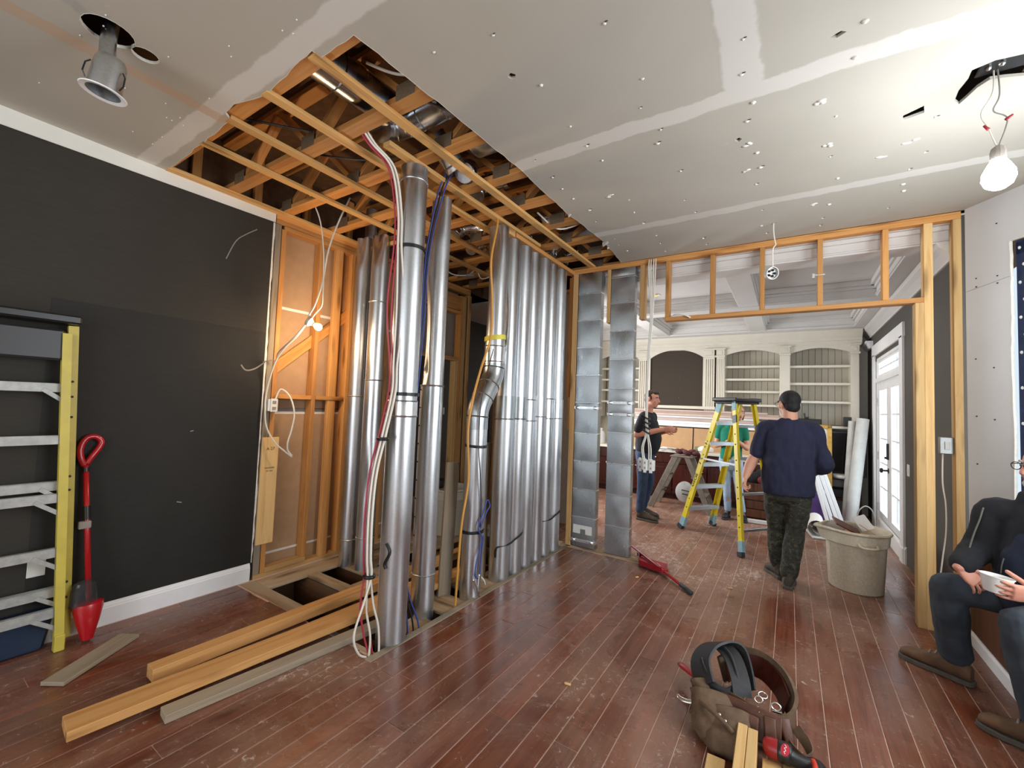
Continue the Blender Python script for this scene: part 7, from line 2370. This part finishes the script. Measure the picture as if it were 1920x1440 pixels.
# ---- man in profile by the step bench
P2 = person('man in profile in black T-shirt and blue jeans, hands held before him', (-1.66, 6.1, 0))
mb = MB()
Pf, Rm = head(mb, (-1.615, 6.09, 1.665), (1.0, -0.18, -0.10), (0.05, 0, 1), 1.02)
limb(mb, [(-1.665, 6.1, 1.44), (-1.66, 6.1, 1.52), (-1.635, 6.095, 1.60)], [0.062, 0.058, 0.058])
LA = [(-1.68, 5.91, 1.405), (-1.765, 5.88, 1.165), (-1.43, 5.97, 1.255)]
RA = [(-1.66, 6.29, 1.405), (-1.70, 6.34, 1.16), (-1.40, 6.16, 1.235)]
for A in (LA, RA):
    limb(mb, [A[0], A[1]], [0.052, 0.044])
    limb(mb, [A[1], V(A[1]).lerp(V(A[2]), 0.35), A[2]], [0.044, 0.045, 0.029])
hand(mb, LA[2], (1, 0.10, 0.12), (0.1, 0.9, 0.1), -1, curl=(0.45, 0.5, 0.4))
hand(mb, RA[2], (1, -0.12, 0.1), (0.1, -0.8, 0.5), 1, curl=(0.5, 0.6, 0.4))
rings_loft(mb, [((-1.70, 6.1, 0.84), 0.15, 0.11), ((-1.69, 6.1, 1.05), 0.15, 0.12), ((-1.68, 6.1, 1.28), 0.16, 0.11), ((-1.67, 6.1, 1.43), 0.11, 0.075)], (0, 1, 0))
hipL, hipR = V((-1.70, 6.01, 0.90)), V((-1.70, 6.19, 0.90))
knL, knR = V((-1.70, 6.0, 0.49)), V((-1.66, 6.20, 0.48))
anL, anR = V((-1.72, 6.0, 0.11)), V((-1.76, 6.22, 0.11))
limb(mb, [hipL, knL, anL], [0.08, 0.055, 0.04])
limb(mb, [hipR, knR, anR], [0.08, 0.055, 0.04])
remesh(mb, 'body', skin_red, P2, 0.0075, 3)
mb = MB()
rings_loft(mb, [((-1.685, 6.1, 0.92), 0.168, 0.140), ((-1.665, 6.1, 1.02), 0.175, 0.168), ((-1.655, 6.1, 1.12), 0.175, 0.172), ((-1.66, 6.1, 1.24), 0.180, 0.150), ((-1.668, 6.1, 1.34), 0.188, 0.125), ((-1.67, 6.1, 1.41), 0.165, 0.098), ((-1.668, 6.1, 1.455), 0.11, 0.078), ((-1.662, 6.1, 1.485), 0.075, 0.068)], (0, 1, 0), 24)
for A in (LA, RA):
    a, b = V(A[0]), V(A[1])
    limb(mb, [V((-1.67, 6.1 + math.copysign(0.1, a.y - 6.1), 1.40)), a, a.lerp(b, 0.72)], [0.072, 0.072, 0.066])
remesh(mb, 'shirt', navy_dark, P2, 0.010, 5, wrinkle=0.006, wscale=0.10)
mb = MB()
rings_loft(mb, [((-1.69, 6.1, 1.0), 0.158, 0.120), ((-1.695, 6.1, 0.90), 0.165, 0.130), ((-1.70, 6.1, 0.80), 0.155, 0.115), ((-1.70, 6.1, 0.74), 0.12, 0.08)], (0, 1, 0), 24)
limb(mb, [hipL, hipL.lerp(knL, 0.5), knL, knL.lerp(anL, 0.5), anL + V((0, 0, 0.02))], [0.092, 0.084, 0.068, 0.064, 0.062])
limb(mb, [hipR, hipR.lerp(knR, 0.5), knR, knR.lerp(anR, 0.5), anR + V((0, 0, 0.02))], [0.092, 0.084, 0.068, 0.064, 0.062])
remesh(mb, 'jeans', denim, P2, 0.009, 4, wrinkle=0.006, wscale=0.06)
boot((-1.76, 6.0, 0.0), (-1.475, 5.96, 0.0), anL, 'boot', boot_m, P2, 1.05)
boot((-1.80, 6.23, 0.0), (-1.52, 6.20, 0.0), anR, 'boot', boot_m, P2, 1.05)
mb = MB()
mb.ball(Pf(0, -0.024, 0.042), (0.081, 0.090, 0.082), 20, 12, Rm)
mb.ball(Pf(0, -0.055, -0.015), (0.070, 0.052, 0.055), 16, 10, Rm)
mb.ball(Pf(0, 0.045, 0.085), (0.060, 0.036, 0.030), 14, 8, Rm)
for sx in (-1, 1):
    mb.ball(Pf(sx * 0.068, 0.012, 0.015), (0.014, 0.018, 0.034), 10, 8, Rm)
remesh(mb, 'hair', hair_brown, P2, 0.008, 3, wrinkle=0.003, wscale=0.02)
face_parts(Pf, Rm, 1.02, P2, hair_brown)

# ---- woman in green behind the yellow ladder
P3 = person('woman in a green top and pale jeans standing behind the yellow stepladder', (-0.71, 6.93, 0))
mb = MB()
Pf, Rm = head(mb, (-0.615, 6.90, 1.525), (0.45, -0.9, -0.1), (0, 0, 1), 0.95)
limb(mb, [(-0.685, 6.95, 1.30), (-0.665, 6.945, 1.38), (-0.63, 6.92, 1.46)], [0.050, 0.046, 0.047])
LA = [(-0.85, 6.93, 1.285), (-0.90, 6.93, 1.03), (-0.76, 6.74, 1.08)]
RA = [(-0.545, 6.95, 1.285), (-0.50, 6.93, 1.02), (-0.60, 6.72, 1.12)]
for A in (LA, RA):
    limb(mb, [A[0], A[1]], [0.042, 0.036])
    limb(mb, [A[1], V(A[1]).lerp(V(A[2]), 0.35), A[2]], [0.036, 0.035, 0.024])
hand(mb, LA[2], (0.6, -0.6, 0.35), (0.5, 0.5, 0.4), -1, s=0.9)
hand(mb, RA[2], (-0.5, -0.5, 0.5), (-0.5, 0.6, 0.2), 1, s=0.9)
rings_loft(mb, [((-0.71, 6.95, 0.80), 0.14, 0.10), ((-0.70, 6.95, 0.98), 0.12, 0.09), ((-0.70, 6.95, 1.16), 0.135, 0.095), ((-0.70, 6.95, 1.30), 0.10, 0.07)], (1, 0.1, 0))
hipL, hipR = V((-0.79, 6.95, 0.84)), V((-0.63, 6.95, 0.84))
knL, knR = V((-0.75, 6.92, 0.45)), V((-0.60, 6.93, 0.45))
anL, anR = V((-0.74, 6.98, 0.10)), V((-0.56, 6.98, 0.10))
limb(mb, [hipL, knL, anL], [0.075, 0.05, 0.036])
limb(mb, [hipR, knR, anR], [0.075, 0.05, 0.036])
remesh(mb, 'body', skin, P3, 0.0075, 3)
mb = MB()
rings_loft(mb, [((-0.71, 6.95, 0.84), 0.152, 0.118), ((-0.705, 6.95, 0.92), 0.142, 0.112), ((-0.70, 6.95, 1.0), 0.135, 0.108), ((-0.70, 6.945, 1.12), 0.146, 0.122), ((-0.70, 6.95, 1.20), 0.155, 0.118), ((-0.70, 6.95, 1.28), 0.150, 0.090), ((-0.695, 6.95, 1.325), 0.095, 0.070), ((-0.692, 6.95, 1.345), 0.07, 0.058)], (1, 0.1, 0), 22)
for A in (LA, RA):
    a, b = V(A[0]), V(A[1])
    limb(mb, [a.lerp(V((-0.70, 6.95, 1.28)), 0.4), a, a.lerp(b, 0.5)], [0.058, 0.056, 0.050])
remesh(mb, 'top', green, P3, 0.010, 4, wrinkle=0.004, wscale=0.08)
mb = MB()
rings_loft(mb, [((-0.71, 6.95, 0.92), 0.140, 0.106), ((-0.71, 6.95, 0.84), 0.156, 0.120), ((-0.71, 6.95, 0.76), 0.155, 0.112), ((-0.71, 6.95, 0.70), 0.12, 0.08)], (1, 0.0, 0), 22)
limb(mb, [hipL, hipL.lerp(knL, 0.5), knL, knL.lerp(anL, 0.5), anL + V((0, 0, 0.02))], [0.082, 0.072, 0.056, 0.052, 0.048])
limb(mb, [hipR, hipR.lerp(knR, 0.5), knR, knR.lerp(anR, 0.5), anR + V((0, 0, 0.02))], [0.082, 0.072, 0.056, 0.052, 0.048])
remesh(mb, 'jeans', denim_light, P3, 0.009, 4, wrinkle=0.004, wscale=0.05)
boot((-0.74, 7.02, 0.0), (-0.77, 6.79, 0.0), anL, 'boot', boot_black, P3, 0.9, M['rubber'])
boot((-0.56, 7.02, 0.0), (-0.51, 6.79, 0.0), anR, 'boot', boot_black, P3, 0.9, M['rubber'])
mb = MB()
mb.ball(Pf(0, -0.022, 0.036), (0.084, 0.092, 0.088), 18, 12, Rm)
mb.ball(Pf(0, -0.060, -0.05), (0.074, 0.05, 0.10), 16, 10, Rm)
for sx in (-1, 1):
    mb.ball(Pf(sx * 0.072, -0.005, -0.03), (0.020, 0.036, 0.085), 10, 8, Rm)
remesh(mb, 'hair', hair_blond, P3, 0.008, 3, wrinkle=0.004, wscale=0.02)
face_parts(Pf, Rm, 0.95, P3, hair_blond)

# ---- seated man with the bowl, partly out of the picture
P4 = person('seated man with grey beard in black jacket, holding a white bowl', (1.15, 3.35, 0))
mb = MB()
Pf, Rm = head(mb, (1.150, 3.475, 1.280), (-0.93, -0.36, -0.04), (0.0, 0, 1), 1.03)
limb(mb, [(1.135, 3.44, 1.03), (1.135, 3.45, 1.12), (1.13, 3.455, 1.20)], [0.064, 0.062, 0.060])
hipR, hipL = V((1.10, 3.52, 0.55)), V((1.20, 3.27, 0.55))
knR, knL = V((0.765, 3.50, 0.555)), V((0.905, 3.02, 0.575))
anR, anL = V((0.825, 3.615, 0.12)), V((0.99, 3.05, 0.12))
RA = [V((0.965, 3.52, 1.01)), V((0.895, 3.50, 0.80)), V((0.775, 3.31, 0.722))]
LA = [V((1.20, 3.19, 1.01)), V((1.27, 2.99, 0.80)), V((0.980, 3.062, 0.706))]
for A in (LA, RA):
    limb(mb, [A[0], A[1]], [0.054, 0.046])
    limb(mb, [A[1], A[1].lerp(A[2], 0.35), A[2]], [0.046, 0.045, 0.030])
rings_loft(mb, [((1.17, 3.40, 0.50), 0.16, 0.12, (0.37, -0.93, 0)), ((1.16, 3.40, 0.72), 0.16, 0.12, (0.37, -0.93, 0)), ((1.14, 3.42, 0.92), 0.17, 0.11, (0.5, -0.86, 0)), ((1.13, 3.43, 1.05), 0.11, 0.075, (0.5, -0.86, 0))], (0.4, -0.9, 0))
limb(mb, [hipR, knR], [0.085, 0.058])
limb(mb, [knR, anR], [0.056, 0.04])
limb(mb, [hipL, knL], [0.085, 0.058])
limb(mb, [knL, anL], [0.056, 0.04])
# near hand hangs relaxed over the thigh, the other closes round the bowl
hand(mb, RA[2], (0.55, -0.05, -0.55), (-0.2, 0.6, -0.3), 1, s=1.0, curls=((0.55, 0.6, 0.4), (0.35, 0.5, 0.35), (0.3, 0.45, 0.3), (0.3, 0.4, 0.3)), spread=0.13, thumb_dir=(0.75, -0.25, -0.10), thumb_curl=0.5)
bowl_c = V((0.845, 3.085, 0.685))
hand(mb, LA[2], (-0.967, -0.25, 0.03), (-0.2, 0.9, 0.22), -1, s=1.05, curls=((0.25, 0.45, 0.35), (0.28, 0.45, 0.35), (0.28, 0.45, 0.35), (0.28, 0.45, 0.35)), spread=0.08, thumb_dir=(-0.72, 0.35, 0.60), thumb_curl=0.1)
remesh(mb, 'body', skin_red, P4, 0.0045, 3)
mb = MB()
l0 = (0.37, -0.93, 0)
rings_loft(mb, [((1.15, 3.40, 0.50), 0.19, 0.16, l0), ((1.13, 3.395, 0.60), 0.20, 0.18, l0), ((1.125, 3.40, 0.72), 0.20, 0.175, l0), ((1.125, 3.41, 0.85), 0.20, 0.155, (0.5, -0.86, 0)), ((1.125, 3.42, 0.96), 0.19, 0.130, (0.6, -0.8, 0)), ((1.13, 3.425, 1.03), 0.155, 0.105, (0.6, -0.8, 0)), ((1.13, 3.435, 1.08), 0.105, 0.092, (0.5, -0.86, 0)), ((1.128, 3.44, 1.13), 0.088, 0.086, (0.5, -0.86, 0)), ((1.125, 3.445, 1.155), 0.078, 0.078, (0.5, -0.86, 0))], l0, 26)
for A in (LA, RA):
    limb(mb, [A[0].lerp(V((1.13, 3.42, 0.98)), 0.5), A[0], A[0].lerp(A[1], 0.5), A[1], A[1].lerp(A[2], 0.5), A[2].lerp(A[1], 0.12)], [0.085, 0.078, 0.072, 0.068, 0.062, 0.054])
remesh(mb, 'jacket', fleece, P4, 0.009, 5, wrinkle=0.008, wscale=0.09)
# open front showing a blue jersey, sleeve piping and zip
mb = MB()
for a, b, w in (((0.975, 3.34, 1.03), (0.955, 3.31, 0.62), 0.0), ):
    rings_loft(mb, [((1.070, 3.365, 0.56), 0.10, 0.125, l0), ((1.052, 3.365, 0.66), 0.105, 0.125, l0), ((1.055, 3.375, 0.80), 0.10, 0.105, l0), ((1.075, 3.385, 0.92), 0.075, 0.075, l0), ((1.09, 3.40, 1.0), 0.04, 0.05, l0)], l0, 20)
remesh(mb, 'jersey', blue_vest, P4, 0.009, 4, wrinkle=0.005, wscale=0.07)
pip = plain('grey_piping', srgb(96, 94, 84), 0.6)
MB().tube(spline([(0.905, 3.45, 1.035), (0.885, 3.43, 0.97), (0.862, 3.42, 0.90), (0.84, 3.40, 0.83), (0.825, 3.37, 0.79)], 4), 0.004, 6).build('piping', pip, P4, smooth=True)
MB().tube(spline([(1.035, 3.345, 1.075), (1.05, 3.33, 1.055), (1.07, 3.31, 1.04)], 4), 0.004, 6).build('zip', pip, P4, smooth=True)
MB().tube(spline([(0.945, 3.33, 0.80), (0.935, 3.325, 0.76), (0.93, 3.32, 0.72)], 4), 0.0035, 6).build('zip', pip, P4, smooth=True)
mb = MB()
rings_loft(mb, [((1.17, 3.40, 0.66), 0.17, 0.13, l0), ((1.17, 3.40, 0.56), 0.20, 0.16, l0), ((1.17, 3.40, 0.485), 0.20, 0.16, l0)], l0, 22)
for h_, k_, a_ in ((hipR, knR, anR), (hipL, knL, anL)):
    limb(mb, [h_, h_.lerp(k_, 0.5), k_ + V((0.01, 0, 0.0))], [0.094, 0.090, 0.076])
    limb(mb, [k_ + V((0.0, 0, -0.004)), k_.lerp(a_, 0.35), k_.lerp(a_, 0.75), a_ + V((0, 0, 0.03))], [0.076, 0.082, 0.078, 0.078])
remesh(mb, 'jeans', denim_dark, P4, 0.0085, 4, wrinkle=0.006, wscale=0.06)
boot((0.885, 3.575, 0.0), (0.605, 3.745, 0.0), anR, 'boot', boot_tan, P4, 1.1)
boot((1.065, 3.015, 0.0), (0.80, 3.155, 0.0), anL, 'boot', boot_tan, P4, 1.1)
mb = MB()
mb.ball(Pf(0, 0.050, -0.088), (0.052, 0.050, 0.034), 14, 8, Rm).ball(Pf(0, 0.082, -0.085), (0.032, 0.018, 0.022), 12, 8, Rm)
for sx in (-1, 1):
    mb.ball(Pf(sx * 0.052, 0.022, -0.06), (0.018, 0.036, 0.040), 10, 8, Rm)
    mb.ball(Pf(sx * 0.020, 0.088, -0.049), (0.018, 0.009, 0.006), 8, 6, Rm)
remesh(mb, 'beard', beard_m, P4, 0.007, 2, wrinkle=0.002, wscale=0.015)
mb = MB()
mb.ball(Pf(0, -0.026, 0.040), (0.082, 0.092, 0.084), 18, 12, Rm).ball(Pf(0, -0.06, -0.01), (0.07, 0.05, 0.06), 14, 8, Rm)
remesh(mb, 'hair', plain('grey_hair', srgb(120, 116, 112), 0.8, var=0.2, scale=60), P4, 0.008, 3, wrinkle=0.002, wscale=0.02)
face_parts(Pf, Rm, 1.03, P4, beard_m)
gl = MB()
for sx in (-1, 1):
    gl.tube([Pf(sx * 0.078, -0.005, 0.008), Pf(sx * 0.080, 0.05, 0.012), Pf(sx * 0.070, 0.100, 0.010)], 0.0025, 6)
    q = [Pf(sx * 0.036 + 0.028 * math.cos(a), 0.104, 0.003 + 0.020 * math.sin(a)) for a in [2 * PI * j / 14 for j in range(15)]]
    gl.tube(q, 0.0024, 5, cap=False)
gl.tube([Pf(-0.010, 0.106, 0.008), Pf(0.010, 0.106, 0.008)], 0.002, 5)
gl.build('spectacles', M['black_plastic'], P4, smooth=True)
bw = MB().lathe([(0.0, 0.0), (0.040, 0.0), (0.042, 0.004), (0.058, 0.072), (0.061, 0.074), (0.061, 0.078), (0.057, 0.078), (0.0545, 0.072), (0.039, 0.008), (0.0, 0.006)], bowl_c, 30, Matrix.Rotation(0.10, 3, 'Y') @ Matrix.Rotation(-0.05, 3, 'X'))
tag(bw.build('bowl', M['paper'], smooth=0.6), 'white paper bowl held by the seated man', 'bowl')
